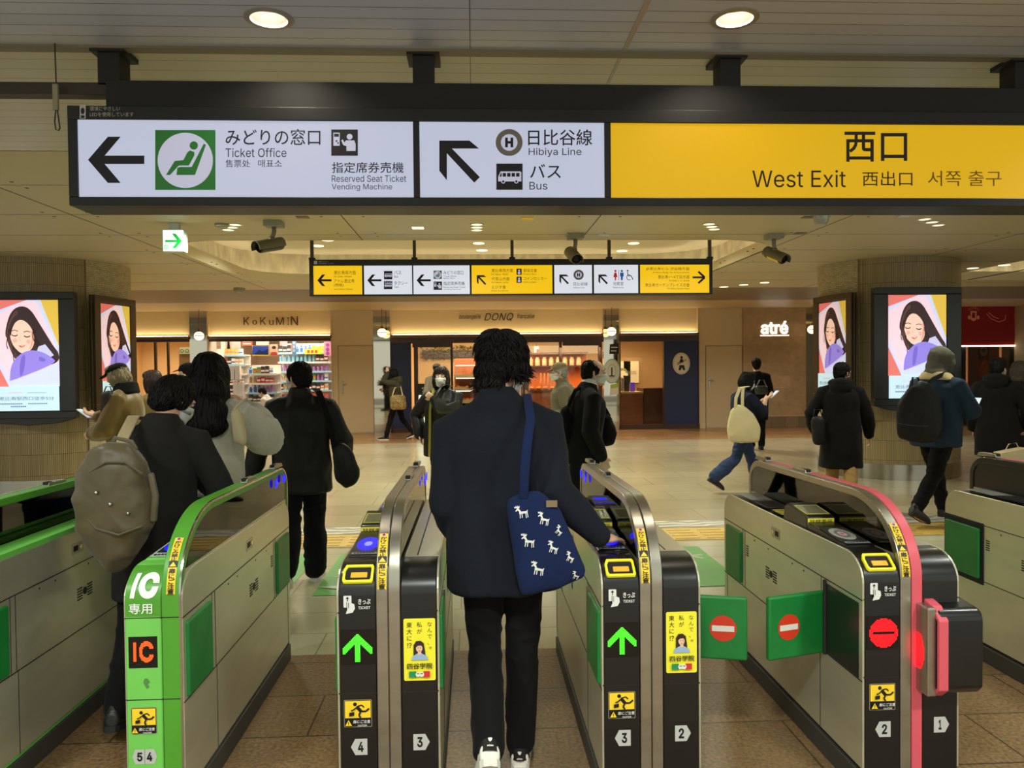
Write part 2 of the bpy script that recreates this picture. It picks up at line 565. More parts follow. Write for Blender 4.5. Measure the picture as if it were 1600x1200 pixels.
# tactile paving: yellow bars, and a pale wave-patterned strip behind it
bm = bmesh.new()
box(bm, XL, 6.90, 0.0, XR, 7.40, 0.004)
x = -4.2
while x < 6.5:
    for k in range(4):
        box(bm, x + 0.04, 6.94 + k * 0.115, 0.004, x + 0.27, 6.975 + k * 0.115, 0.008)
    x += 0.30
tag(obj('tactile_paving', bm, M('tactile_yellow', (214, 176, 86), 0.5, var=0.06)), 'yellow tactile paving strip across the concourse floor', 'tactile paving')
m = bpy.data.materials.new('wave_strip'); m.use_nodes = True
nt = m.node_tree; b = nt.nodes['Principled BSDF']
tc = nt.nodes.new('ShaderNodeTexCoord'); wv = nt.nodes.new('ShaderNodeTexWave'); rp = nt.nodes.new('ShaderNodeValToRGB')
wv.inputs['Scale'].default_value = 2.2; wv.inputs['Distortion'].default_value = 9; wv.inputs['Detail Scale'].default_value = 1.2; wv.bands_direction = 'Y'
rp.color_ramp.elements[0].color = lin((150, 144, 128)); rp.color_ramp.elements[1].color = lin((228, 222, 202))
nt.links.new(tc.outputs['Object'], wv.inputs['Vector']); nt.links.new(wv.outputs['Fac'], rp.inputs['Fac']); nt.links.new(rp.outputs['Color'], b.inputs['Base Color'])
b.inputs['Roughness'].default_value = 0.35
bm = bmesh.new(); box(bm, XL, 7.44, 0.0, XR, 7.76, 0.003)
tag(obj('floor_strip', bm, m), 'pale floor strip with grey wave pattern behind the tactile paving', 'floor strip')

# ------------------------------------------------------------------ ceiling
ceil_m = M('ceiling_cream', (196, 184, 150), 0.55, var=0.03, vscale=1.5)
ceil_strip = tile_mat('ceiling_strips', (196, 202, 212), (190, 196, 206), (80, 80, 80), 30.0, 0.10, 0.0022, 0.30, 0.0, big=0.03, bump=0.4, shift=(0, 0.045, 0))
ceil_strip2 = tile_mat('ceiling_strips_cream', (206, 198, 172), (200, 192, 166), (104, 96, 78), 30.0, 0.12, 0.002, 0.35, 0.0, big=0.03, bump=0.4)
LAMP_AT = [onZ(420, 28, CEIL), onZ(1148, 28, CEIL)]
bm = bmesh.new()
O = [bm.verts.new((p[0], p[1], CEIL)) for p in ((XL, -3.0), (XR, -3.0), (XR, 3.56), (XL, 3.56))]
es = [bm.edges.new((O[i], O[(i + 1) % 4])) for i in range(4)]
for q in LAMP_AT:
    H = [bm.verts.new((q.x + .078 * math.cos(2 * PI * i / 32), q.y + .078 * math.sin(2 * PI * i / 32), CEIL)) for i in range(32)]
    es += [bm.edges.new((H[i], H[(i + 1) % 32])) for i in range(32)]
bmesh.ops.triangle_fill(bm, use_beauty=True, edges=es)
struct(obj('ceiling_strips', bm, ceil_strip))
slab('ceiling_strips_rear', XL, 3.60, XR, 5.25, CEIL + 0.05, ceil_strip2)
bm = bmesh.new(); box(bm, XL, 3.55, CEIL - 0.012, XR, 3.61, CEIL + 0.05)
struct(obj('trim_1', bm, M('ceiling_trim', (120, 112, 92), 0.45)))
bm = bmesh.new()
box(bm, 0.70, -3, CEIL - 0.004, 0.722, 3.56, CEIL + 0.01)
box(bm, 0.70, 3.6, CEIL - 0.004, 0.715, 4.3, CEIL + 0.01)
struct(obj('trim_2', bm, M('ceiling_joint', (176, 168, 150), 0.4)))

def recess_outline(x0, y0, x1, y1, r):
    return rrect(x0, y0, x1, y1, r, 10)
REC = [(-3.62, 8.80, 3.72, 13.10, 0.85), (7.85, 8.80, 15.2, 13.10, 0.85)]
SPLIT = [(XL, REC[0][0] - 0.6), (REC[0][0] - 0.6, REC[0][2] + 0.6), (REC[0][2] + 0.6, XR)]
def ceiling_with_hole(name, x0, y0, x1, y1, hole):
    bm = bmesh.new()
    ring = lambda z: [bm.verts.new((p[0], p[1], z)) for p in hole]
    out = [(x0, y0), (x1, y0), (x1, y1), (x0, y1)]
    O = [bm.verts.new((p[0], p[1], CEIL)) for p in out]
    H = ring(CEIL)
    es = [bm.edges.new((O[i], O[(i + 1) % 4])) for i in range(4)] + [bm.edges.new((H[i], H[(i + 1) % len(H)])) for i in range(len(H))]
    bmesh.ops.triangle_fill(bm, use_beauty=True, edges=es)
    g = bmesh.ops.extrude_face_region(bm, geom=bm.faces[:])
    bmesh.ops.translate(bm, vec=(0, 0, 0.05), verts=[v for v in g['geom'] if isinstance(v, bmesh.types.BMVert)])
    return struct(obj(name, bm, ceil_m))
h0 = recess_outline(*REC[0])
ceiling_with_hole('ceiling_concourse', REC[0][0] - 0.6, 5.25, REC[0][2] + 0.6, 14.2, h0)
slab('ceiling_concourse_left', XL, 5.25, REC[0][0] - 0.6, 14.2, CEIL + 0.05, ceil_m)
h1 = recess_outline(7.85, 8.8, 13.2, 13.1, 0.6)
ceiling_with_hole('ceiling_concourse_right', REC[0][2] + 0.6, 5.25, XR, 14.2, h1)
slab('ceiling_shops_band', XL, 14.2, XR, 16.9, CEIL + 0.05, M('ceiling_brown', (128, 112, 84), 0.5))
slab('ceiling_shops', XL, 16.9, XR, F_Y + 0.1, CEIL + 0.05, M('ceiling_pale', (200, 178, 132), 0.5))
# panel joints with screw dots
bm = bmesh.new()
def joint(x0, y0, x1, y1): box(bm, x0, y0, CEIL - 0.0015, x1, y1, CEIL + 0.01)
for x in (-8.68, -6.20, -3.72, -1.24, 1.24, 3.72, 6.20, 8.68):
    for (y0, y1) in (((4.3, 8.8), (13.1, 14.2)) if abs(x) < 3.7 else ((4.3, 14.2),)):
        joint(x - 0.006, y0, x + 0.006, y1)
for y in (5.25, 6.2, 7.35, 8.45, 9.6, 10.7, 11.85, 12.95):
    if 8.8 < y < 13.1:
        joint(XL, y - 0.003, -3.62, y + 0.003); joint(3.72, y - 0.003, 7.8, y + 0.003)
    else:
        joint(XL, y - 0.003, XR, y + 0.003)
    for x in (-6.20, -3.72, -1.24, 1.24, 3.72, 6.20):
        if 8.8 < y < 13.1 and abs(x) < 3.7: continue
        for dx in (-0.20, 0.20):
            for dy in (-0.10, 0.10):
                box(bm, x + dx - 0.012, y + dy - 0.012, CEIL - 0.002, x + dx + 0.012, y + dy + 0.012, CEIL + 0.004)
struct(obj('trim_3', bm, M('joint_dark', (74, 66, 48), 0.6)))

# recesses with an upright lip, a trough with hidden strip light, a leaf-textured wall and a higher ceiling
lip_m = M('recess_lip', (214, 200, 164), 0.5)
leaf_m = M('recess_leaf', (206, 196, 166), 0.42, metal=0.25, var=0.22, vscale=7, stretch=(1, 1, 0.4), bump=0.3, bscale=9)
for k, (x0, y0, x1, y1, r) in enumerate([REC[0], (7.85, 8.8, 13.2, 13.1, 0.6)]):
    a_ = recess_outline(x0 + .004, y0 + .004, x1 - .004, y1 - .004, r)
    b_ = recess_outline(x0 - 0.04, y0 - 0.04, x1 + 0.04, y1 + 0.04, r + 0.04)
    c_ = recess_outline(x0 - 0.34, y0 - 0.34, x1 + 0.34, y1 + 0.34, r + 0.34)
    n = len(a_)
    bm = bmesh.new()
    def ringz(o, z): return [bm.verts.new((p[0], p[1], z)) for p in o]
    R = [ringz(a_, CEIL - 0.003), ringz(a_, CEIL + 0.15), ringz(b_, CEIL + 0.15), ringz(b_, CEIL + 0.055)]
    for A, B in zip(R, R[1:]):
        for i in range(n): bm.faces.new((A[i], A[(i + 1) % n], B[(i + 1) % n], B[i]))
    struct(obj('ceiling_lip', bm, lip_m, smooth=40))
    bm = bmesh.new()
    R = [ringz(c_, CEIL + 0.055), ringz(c_, CEIL + 0.52)]
    for i in range(n): bm.faces.new((R[0][i], R[0][(i + 1) % n], R[1][(i + 1) % n], R[1][i]))
    struct(obj('wall_recess', bm, leaf_m, smooth=40))
    bm = bmesh.new(); bm.faces.new(ringz(c_, CEIL + 0.52))
    top = bm.faces[:]
    g = bmesh.ops.extrude_face_region(bm, geom=top)
    bmesh.ops.translate(bm, vec=(0, 0, 0.04), verts=[v for v in g['geom'] if isinstance(v, bmesh.types.BMVert)])
    struct(obj('ceiling_recess', bm, M('recess_ceiling', (222, 210, 180), 0.5)))
    bm = bmesh.new()
    d_ = recess_outline(x0 - 0.10, y0 - 0.10, x1 + 0.10, y1 + 0.10, r + 0.10)
    e_ = recess_outline(x0 - 0.16, y0 - 0.16, x1 + 0.16, y1 + 0.16, r + 0.16)
    A, B, C_, D_ = ringz(d_, CEIL + 0.056), ringz(e_, CEIL + 0.056), ringz(d_, CEIL + 0.075), ringz(e_, CEIL + 0.075)
    for i in range(n):
        j = (i + 1) % n
        bm.faces.new((A[i], A[j], B[j], B[i])); bm.faces.new((C_[i], C_[j], D_[j], D_[i]))
        bm.faces.new((A[i], A[j], C_[j], C_[i])); bm.faces.new((B[i], B[j], D_[j], D_[i]))
    tag(obj('cove_light', bm, COVEW), ('warm strip light hidden behind the lip of the large ceiling recess' if k == 0
         else 'strip light glowing in the ceiling recess at the far right behind the column'), 'strip light')
# side and back walls well outside the picture close the hall
wallm = M('hall_wall', (170, 150, 116), 0.6)
bm = bmesh.new(); box(bm, XL - 0.1, 6, 0, XL, 24.5, 3.6); struct(obj('wall_left', bm, wallm))
bm = bmesh.new(); box(bm, XR, 6, 0, XR + 0.1, 24.5, 3.6); struct(obj('wall_right', bm, wallm))

# ------------------------------------------------------------------ ticket gates
GY = 2.72                                        # front faces of the gate row
GL = 1.55                                        # length of a gate
def con_prof(L=GL, top=0.885):
    return [(0, 0), (0, 0.79)] + arc(0.13, 0.79, 0.13, top - 0.79, 180, 90, 8)[1:] + [(L - 0.12, top - 0.008)] + arc(L - 0.12, top - 0.11, 0.12, 0.102, 90, 0, 6)[1:] + [(L, 0)]
def bar_prof(off=0.0, L=GL):
    return [(off, 0.0), (off, 0.80)] + arc(0.36, 0.80, 0.36 - off, 0.28 - off, 180, 90, 14)[1:] + [(L - 0.14, 1.066 - off)] + arc(L - 0.14, 0.95, 0.14 - off, 0.116 - off, 90, 0, 8)[1:] + [(L - off, 0.0)]
def bar_arc(t):
    """point and outward normal on the curved shoulder of a barrier, t in degrees from the vertical"""
    c, s_ = math.cos(math.radians(t)), math.sin(math.radians(t))
    n = Vector((0, -c / 0.36, s_ / 0.28)).normalized()
    return Vector((0, 0.36 - 0.36 * c, 0.80 + 0.28 * s_)), n

def dots(art, cx, cz, w, h, nx, nz, test, m, m_off=None):
    for i in range(nx):
        for j in range(nz):
            u, v = (i + 0.5) / nx * 2 - 1, (j + 0.5) / nz * 2 - 1
            on = test(u, v)
            mm = m if on else m_off
            if mm is None: continue
            x, z = cx + u * w / 2, cz + v * h / 2
            r = w / nx * (0.36 if on else 0.2)
            art.put([(x - r, z - r), (x + r, z - r), (x + r, z + r), (x - r, z + r)], [(0, 1, 2, 3)], mm)

LEDG = M('led_green', (60, 255, 40), 0.5, emis=2.4, ecol=(70, 255, 40))
LEDR = M('led_red', (255, 20, 24), 0.5, emis=2.6, ecol=(255, 16, 26))
LEDO = M('led_orange', (255, 90, 30), 0.5, emis=2.6, ecol=(255, 76, 22))
SCREEN = M('small_screen', (40, 42, 48), 0.15)
STONE_W = M('plate_grey', (186, 186, 182), 0.5)
LABELY = M('label_yellow', (226, 214, 60), 0.5, emis=0.10)
def t_arrow(u, v):
    if abs(u) < 0.21 and v < 0.85: return True
    k = 0.93 - 0.95 * abs(u)
    return (k - 0.52 < v < k) and abs(u) < 0.98
def t_no(u, v):
    return u * u + v * v < 1.0 and not (abs(v) < 0.10 and abs(u) < 0.72)
def t_ic(u, v):
    if -0.86 < u < -0.56: return abs(v) < 0.86
    x, y = (u - 0.26) / 0.62, v / 0.88
    r = math.hypot(x, y)
    return 0.56 < r < 1.02 and not (x > 0.28 and abs(y) < 0.30)

def front_frame(x):                              # drawing plane on a gate's front face: x across, z up
    return dict(o=(x, 0, 0), u=(1, 0, 0), v=(0, 0, 1))

def caution_sticker(parent, cx, z0, w=0.098, h=0.098):
    a = Art(**front_frame(cx))
    a.poly(rrect(-w / 2, z0, w / 2, z0 + h, 0.004), M('sticker_edge', (150, 140, 110), 0.5))
    a.poly(rrect(-w / 2 + .002, z0 + .002, w / 2 - .002, z0 + h - .002, 0.004), INK)
    a.rect(-w / 2 + .004, z0 + h * 0.34, w / 2 - .004, z0 + h - .004, YEL)
    k = w / 0.098
    zz = z0 + h * 0.34
    a.disc(-0.010 * k, zz + .049 * k, .0068 * k, INK)                         # running figure
    a.path([(-.004 * k, zz + .041 * k), (.012 * k, zz + .022 * k)], .012 * k, INK)
    a.path([(-.004 * k, zz + .041 * k), (.014 * k, zz + .046 * k), (.022 * k, zz + .038 * k)], .0045 * k, INK)
    a.path([(.012 * k, zz + .024 * k), (.028 * k, zz + .024 * k), (.040 * k, zz + .034 * k)], .006 * k, INK)
    a.path([(.010 * k, zz + .022 * k), (.004 * k, zz + .012 * k), (.010 * k, zz + .002 * k)], .006 * k, INK)
    a.path([(-.004 * k, zz + .039 * k), (-.016 * k, zz + .030 * k), (-.024 * k, zz + .028 * k)], .0045 * k, INK)
    a.poly([(-.030 * k, zz + .008 * k), (-.012 * k, zz + .011 * k), (-.012 * k, zz + .024 * k), (-.030 * k, zz + .021 * k)], INK)
    a.poly([(-.044 * k, z0 + .008 * k), (-.020 * k, z0 + .008 * k), (-.032 * k, z0 + .029 * k)], YEL)
    a.rect(-.0332 * k, z0 + .014 * k, -.0308 * k, z0 + .023 * k, INK)
    a.rect(-.0332 * k, z0 + .0105 * k, -.0308 * k, z0 + .0125 * k, INK)
    a.text('扉にご注意', -.016 * k, z0 + .017 * k, .044 * k, z0 + .029 * k, WHITEINK, 0.012)
    a.text('CAUTION', .000 * k, z0 + .006 * k, .032 * k, z0 + .0125 * k, WHITEINK, 0.012)
    a.build('caution_sticker', parent)

def number_plate(parent, cx, z0, num, dirn, w=0.058, h=0.058):
    a = Art(**front_frame(cx))
    if dirn == 0:
        pts = [(-w, z0 + h / 2), (-w * .78, z0 + h), (w * .78, z0 + h), (w, z0 + h / 2), (w * .78, z0), (-w * .78, z0)]
    else:
        pts = [(dirn * w * .55, z0 + h / 2), (dirn * w * .28, z0 + h), (-dirn * w * .45, z0 + h), (-dirn * w * .45, z0), (dirn * w * .28, z0)]
    a.poly(pts, STONE_W)
    if dirn == 0:
        a.rect(-.0006, z0, .0006, z0 + h, SEAM)
        a.text(num[0], -w * .62, z0 + h * .2, -w * .18, z0 + h * .8, INK, 0.03)
        a.text(num[1], w * .18, z0 + h * .2, w * .62, z0 + h * .8, INK, 0.03)
    else:
        c = -dirn * w * .05
        a.text(num, c - w * .17 * (0.55 if num == '1' else 1), z0 + h * .18, c + w * .17 * (0.55 if num == '1' else 1), z0 + h * .82, INK, 0.03)
    a.build('number_plate', parent)

def band_sticker(parent, cx, w, t0=2, t1=42):
    """yellow warning sticker that follows the curved shoulder of the barrier"""
    N = 40
    tab = [(t0 + (t1 - t0) * i / N) for i in range(N + 1)]
    P = [bar_arc(t)[0] for t in tab]
    S = [0.0]
    for a_, b_ in zip(P, P[1:]): S.append(S[-1] + (b_ - a_).length)
    L = S[-1]
    def map3(x, s, h):
        s = min(max(s, 0), L); 
        i = min(N - 1, max(0, int(np.searchsorted(S, s) - 1)))
        f = (s - S[i]) / max(1e-9, S[i + 1] - S[i])
        p, n = bar_arc(tab[i] + (tab[i + 1] - tab[i]) * f)
        return Vector((cx + x, p.y, p.z)) + n * h
    a = Art((0, 0, 0), (1, 0, 0), (0, 0, 1), map3=map3)
    n = 16
    def band(s0, s1, m):
        for i in range(n):
            p, q = s0 + (s1 - s0) * i / n, s0 + (s1 - s0) * (i + 1) / n
            a.put([(-w / 2, p), (w / 2, p), (w / 2, q), (-w / 2, q)], [(0, 1, 2, 3)], m)
        a.up()
    band(0, L * .45, YEL); band(L * .45, L * .56, INK); band(L * .56, L, YEL)
    a.poly([(-w * .4, L * .465), (w * .4, L * .465), (0, L * .545)], YEL)
    sz = w * 0.82
    for body, top in (('扉にご注意', L * .435), ('かけこみ禁止', L * .935)):
        k = (L * .435) / (len(body) * sz) if body[0] == '扉' else (L * .375) / (len(body) * sz)
        y = top
        for ch in body:
            vs, fs = text_geo(ch, 0.02)
            a.put([((v[0] - 0.5) * sz, y + (-0.88 + v[1]) * sz * min(1, k * 1.05)) for v in vs], fs, INK)
            y -= sz * k
        a.up()
    a.disc(0, L * .968, w * .3, M('ring_white', (210, 205, 190), 0.5), ry=w * .3)
    a.disc(0, L * .968, w * .18, M('no_red', (190, 40, 36), 0.5), ry=w * .18)
    a.build('warning_sticker', parent)

def ad_poster(parent, cx, z0, w=0.112, h=0.222):
    a = Art(**front_frame(cx))
    py = M('poster_yellow', (240, 230, 52), 0.5)
    a.poly(rrect(-w / 2, z0, w / 2, z0 + h, 0.006), py)
    k = w / 0.112
    top = z0 + h - .012
    a.vtext('なんで、', .036 * k, top, .019, INK, pitch=1.14)
    a.vtext('私が', .000, top, .020, INK, pitch=1.2)
    a.vtext('東大に', -.036 * k, top, .021, INK, pitch=1.12)
    a.text('!?', -.043 * k, top - .092, -.028 * k, top - .074, INK)
    a.vtext('甲', .038 * k, top - .088, .012, M('thin_brown', (150, 140, 60), .5))
    hair, skin, shirt = M('print_hair', (52, 34, 26), .5), M('print_skin', (232, 190, 160), .5), M('print_shirt', (150, 178, 206), .5)
    zc = z0 + .112
    a.poly([(-.022, zc - .030), (-.021, zc + .016), (-.012, zc + .030), (.004, zc + .031), (.015, zc + .022), (.019, zc - .004), (.021, zc - .030)], hair)
    a.poly([(-.030, zc - .038), (-.026, zc - .024), (-.008, zc - .014), (.008, zc - .014), (.026, zc - .024), (.031, zc - .038)], shirt)
    a.poly([(-.006, zc - .018), (.006, zc - .018), (.006, zc - .004), (-.006, zc - .004)], skin)
    a.disc(-.001, zc + .006, .0115, skin, ry=.0155)
    a.poly([(-.013, zc + .008), (-.012, zc + .022), (.003, zc + .026), (.012, zc + .018), (.0125, zc + .006), (.006, zc + .015), (-.006, zc + .014)], hair)
    a.disc(-.005, zc + .007, .0014, INK); a.disc(.004, zc + .007, .0014, INK)
    a.line((-.004, zc - .003), (.003, zc - .003), .0016, M('print_lip', (190, 90, 80), .5))
    a.text('四谷学院', -.045 * k, z0 + .044, .045 * k, z0 + .065, INK, 0.02)
    a.rect(-.038 * k, z0 + .014, -.012 * k, z0 + .036, M('badge_green', (30, 140, 80), .5))
    a.rect(.013 * k, z0 + .014, .036 * k, z0 + .036, M('badge_red', (205, 50, 50), .5))
    a.disc(-.006, z0 + .025, .0085, WHITEINK); a.disc(.007, z0 + .025, .0085, WHITEINK)
    for x in (-.006, .007):
        a.line((x - .004, z0 + .028), (x + .004, z0 + .028), .002, INK)
    a.build('advert_sticker', parent)

def ticket_slot(parent, cx, w=0.108):
    t = math.radians(44)
    c = Vector((cx, 0.13 - 0.13 * math.cos(t), 0.79 + 0.095 * math.sin(t)))
    n = Vector((0, -math.cos(t) / 0.13, math.sin(t) / 0.095)).normalized()
    v = n.cross(Vector((1, 0, 0))).normalized()
    if v.z < 0: v = -v
    mat = Matrix(((1, v.x, n.x, c.x), (0, v.y, n.y, c.y), (0, v.z, n.z, c.z), (0, 0, 0, 1)))
    def tr(bm): bmesh.ops.transform(bm, matrix=mat, verts=bm.verts[:])
    h = 0.076
    bm = bmesh.new()
    o = [(-w / 2 * .88, -h / 2), (w / 2, -h / 2), (w / 2 * .94, h / 2), (-w / 2 * .84, h / 2), (-w / 2, h * .2), (-w / 2, -h * .3)]
    o = [(-w/2*.9, -h/2), (w/2*.94, -h/2), (w/2, -h*.38), (w/2, h*.38), (w/2*.92, h/2), (-w/2*.84, h/2), (-w/2, h*.22), (-w/2, -h*.36)]
    i = [(p[0] * .84, p[1] * .76) for p in o]
    for (A, B, z0, z1) in ((o, i, -0.004, 0.008),):
        q = []
        for p, r in zip(A, B):
            q.append([bm.verts.new((p[0], p[1], z0)), bm.verts.new((p[0], p[1], z1)), bm.verts.new((r[0], r[1], z1)), bm.verts.new((r[0], r[1], z0))])
        for k in range(len(q)):
            for j in range(4):
                bm.faces.new((q[k][j], q[k][(j + 1) % 4], q[(k + 1) % len(q)][(j + 1) % 4], q[(k + 1) % len(q)][j]))
    tr(bm); s = obj('ticket_slot', bm, YELB, parent, bevel=0.0015)
    bm = bmesh.new(); prism(bm, i, 'z', -0.004, 0.0015); tr(bm); obj('slot_recess', bm, RUBBER, s)
    bm = bmesh.new(); box(bm, -w * .24, -h * .22, 0.001, w * .30, h * .06, 0.007); tr(bm); obj('slot_mouth', bm, M('slot_amber', (224, 160, 40), .4, emis=0.35), s, bevel=0.002)

def ticket_mark(parent, cx):
    a = Art(**front_frame(cx)); z = 0.735
    a.poly(rrect(-.048, z + .014, -.020, z + .056, .003), WHITEINK)
    a.path([(-.034, z + .036), (-.034, z + .050)], .003, INK); a.poly([(-.040, z + .045), (-.028, z + .045), (-.034, z + .053)], INK)
    a.poly([(-.040, z - .008), (-.016, z - .004), (-.008, z + .010), (-.010, z + .026), (-.020, z + .030), (-.026, z + .024), (-.030, z + .034), (-.035, z + .034), (-.036, z + .006)], WHITEINK)
    a.path([(-.030, z + .032), (-.030, z + .012)], .0018, INK); a.path([(-.036, z + .034), (-.036, z + .004)], .0018, INK)
    a.text('きっぷ', .004, z + .025, .047, z + .045, WHITEINK, 0.02)
    a.text('TICKET', .004, z + .008, .046, z + .018, WHITEINK, 0.015)
    a.build('ticket_mark', parent)

def reader_deck(parent, x0, x1, lit, deckm):
    """the devices along the top of a reader console: card reader, balance display, ticket outlet, rear screen and rear reader"""
    w = x1 - x0; cx = (x0 + x1) / 2
    bm = bmesh.new()
    prism(bm, [(0.155, 0.875), (0.17, 0.892), (0.50, 0.915), (0.505, 0.87)], 'x', x0 + .008, x1 - .006)
    r = obj('card_reader', bm, BLACK, parent, bevel=0.004)
    v = Vector((0, 0.33, 0.023)).normalized()
    a = Art((cx, 0.17, 0.892), (1, 0, 0), v, lift=0.0015)
    if lit:
        a.poly(rrect(-w * .42, .035, w * .42, .235, .01), M('reader_pad', (40, 44, 70), .25))
        a.disc(0, .14, w * .33, BLUELED, ry=.085)
        a.disc(0, .14, w * .12, M('reader_white', (150, 160, 255), .4, emis=0.5), ry=.03)
    else:
        a.poly(rrect(-w * .42, .035, w * .42, .235, .01), M('reader_pad_off', (52, 52, 50), .25))
        a.disc(0, .14, w * .33, M('reader_disc', (168, 168, 158), .4), ry=.08)
        a.disc(0, .14, w * .20, M('reader_disc_in', (110, 110, 104), .4), ry=.05)
        a.disc(0, .14, w * .12, M('reader_white2', (200, 170, 170), .4), ry=.03)
        a.disc(0, .14, w * .05, M('reader_pink', (190, 60, 90), .4), ry=.012)
    a.poly(rrect(-w * .36, .006, w * .38, .030, .004), M('reader_label', (150, 162, 160), .5))
    for i in range(7): a.rect(-w * .3 + w * .088 * i, .012, -w * .3 + w * .088 * i + w * .06, .024, INK)
    a.build('reader_face', r)
    bm = bmesh.new()
    prism(bm, [(0.50, 0.875), (0.503, 0.935), (0.515, 0.940), (0.70, 0.962), (0.74, 0.945), (0.76, 0.875)], 'x', x0 + .006, x1 - .004)
    d = obj('balance_display', bm, BLACK, parent, bevel=0.005)
    a = Art((cx, 0.5015, 0.90), (1, 0, 0), (0, 0, 1), lift=0.002)
    a.rect(-w * .44, -.004, w * .44, .030, LABELY)
    a.text('残額表示', -w * .38, .002, w * .38, .025, M('label_ink', (60, 60, 20), .5), 0.015)
    a.build('display_label', d)
    v = Vector((0, .185, .022)).normalized()
    a = Art((cx, 0.515, 0.940), (1, 0, 0), v, lift=0.0015)
    a.rect(-w * .40, .010, w * .40, .145, M('display_edge', (190, 190, 70), .4, emis=.12))
    a.rect(-w * .36, .020, w * .36, .135, M('display_glass', (112, 112, 84), .12, emis=.12 if lit else 0.03))
    a.build('display_screen', d)
    a = Art((cx, 0, 0.888), (1, 0, 0), (0, 1, 0), lift=0.001)
    a.rect(-w * .42, .79, w * .42, .93, M('outlet_black', (22, 22, 20), .3))
    for k in range(4):
        a.rect(-w * .38, .80 + k * .033, w * .38, .815 + k * .033, LABELY)
    a.rect(-w * .44, .955, w * .44, 1.16, M('outlet_edge', (34, 34, 34), .3))
    a.rect(-w * .38, .97, w * .38, 1.145, SCREEN)
    a.rect(-w * .42, 1.18, w * .42, 1.40, M('rear_plate', (140, 142, 134), .3))
    if lit:
        a.rect(-w * .40, 1.16, w * .40, 1.18, BLUELED)
        a.disc(0, 1.30, w * .3, BLUELED, ry=.05)
    a.build('rear_reader', parent)

def flap_folded(parent, x, y0, y1, side, m=None):
    bm = bmesh.new()
    box(bm, x - .012, y0, .435, x + .012, y1, .705)
    obj('flap_door', bm, m or FLAPG, parent, bevel=0.008, segs=3)

def side_panel(parent, x, out, L=GL, top=0.885, y0=0.004, m=None):
    """brushed panel on a lane side: out is -1 for the left face and +1 for the right face; with seams, lock and vents"""
    pts = [(y0, 0.10), (y0, 0.79)] + [(max(y0, p[0] + y0), p[1]) for p in con_prof(L, top)[2:-1]] + [(L, 0.10)]
    bm = bmesh.new()
    prism(bm, pts, 'x', x - .004, x + .004)
    s = obj('side_panel', bm, m or STEELD, parent, bevel=0.0015, segs=1)
    X0, X1 = (x - .0052, x - .0036) if out < 0 else (x + .0036, x + .0052)
    bm = bmesh.new()
    box(bm, X0, y0, .724, X1, L, .728); box(bm, X0, y0, .424, X1, L, .428)
    for y in (.335, 1.22, .30, 1.255): box(bm, X0, y, .428, X1, y + .003, .724)
    for y in (.345, 1.50): box(bm, X0, y, .10, X1, y + .003, .424)
    for y in (.50, .62, .9, 1.08): box(bm, X0, y, .70, X1, y + .008, .707)
    for k in range(5):
        box(bm, X0, .80 - .035 * 0 + .0, .56 + .012 * k, X1, .845, .566 + .012 * k); box(bm, X0, .89, .56 + .012 * k, X1, .935, .566 + .012 * k)
    for k in range(5): box(bm, X0, 1.17, .60 + .012 * k, X1, 1.20, .606 + .012 * k)
    obj('panel_seams', bm, SEAM, s)
    bm = bmesh.new(); lathe(bm, [(0.0, -.001), (.017, -.001), (.017, .001), (0, .001)], (x + out * .005, .868, .590), 16, axis='x'); obj('speaker_grille', bm, SEAM, s)
    bm = bmesh.new(); prism(bm, [(p[0], p[1]) for p in rrect(.76, .775, .86, .825, .008)], 'x', x + out * .003, x + out * .0055)
    lk = obj('lock_plate', bm, STEEL, s)
    bm = bmesh.new(); box(bm, min(x + out * .005, x + out * .0065), .775, .788, max(x + out * .005, x + out * .0065), .815, .812); obj('lock_window', bm, SEAM, lk)
    bm = bmesh.new(); lathe(bm, [(0, -.002), (.011, -.002), (.011, .002), (0, .002)], (x + out * .006, .838, .800), 14, axis='x'); obj('lock', bm, CHROME, lk)
    return s

def skirting(parent, x0, x1, L=GL):
    bm = bmesh.new()
    box(bm, x0 - .010, .012, 0, x1 + .010, L - .02, .085)
    obj('skirting', bm, SKIRT, parent, bevel=.004)

def barrier(parent, x0, x1, rails, glass=True, L=GL, bodym=None):
    O, I = bar_prof(0, L), bar_prof(0.032, L)
    xs = [x0 + (x1 - x0) * f for f in ([0, 1] if len(rails) == 1 else [0, 0.5, 1])]
    for k, m in enumerate(rails):
        bm = bmesh.new()
        strip(bm, O[:-1] + [(L, 0.05)], I[:-1] + [(L - .032, 0.05)], 'x', xs[k] + .0012, xs[k + 1] - .0012)
        obj('barrier_rail', bm, m, parent, smooth=30, bevel=0.003)
    bm = bmesh.new()
    box(bm, x0 + .004, .02, 0.02, x1 - .004, L - .03, 0.885)
    obj('barrier_body', bm, bodym or STEELD, parent)
    if glass:
        pts = [p for p in I if p[1] > 0.80]
        pts = [(I[0][0], 0.885)] + [p for p in I[1:-1] if p[1] >= 0.886] + [(L - .032, 0.885)]
        for side in (0, 1):
            bm = bmesh.new()
            x = x0 + .006 if side == 0 else x1 - .006
            prism(bm, pts, 'x', x - .002, x + .002)
            obj('smoked_screen', bm, SMOKED, parent)
    # small sensor housings on top of the rail
    for y in (0.86, 1.36):
        bm = bmesh.new()
        c = (x0 + x1) / 2
        prism(bm, [(y, 1.068), (y + .01, 1.088), (y + .15, 1.084), (y + .165, 1.064)], 'x', c - .017, c + .017)
        h = obj('rail_sensor', bm, STEEL, parent, bevel=.004)
        bm = bmesh.new(); box(bm, c - .011, y + .004, 1.074, c + .011, y + .04, 1.0895); obj('sensor_lens', bm, RUBBER, h)

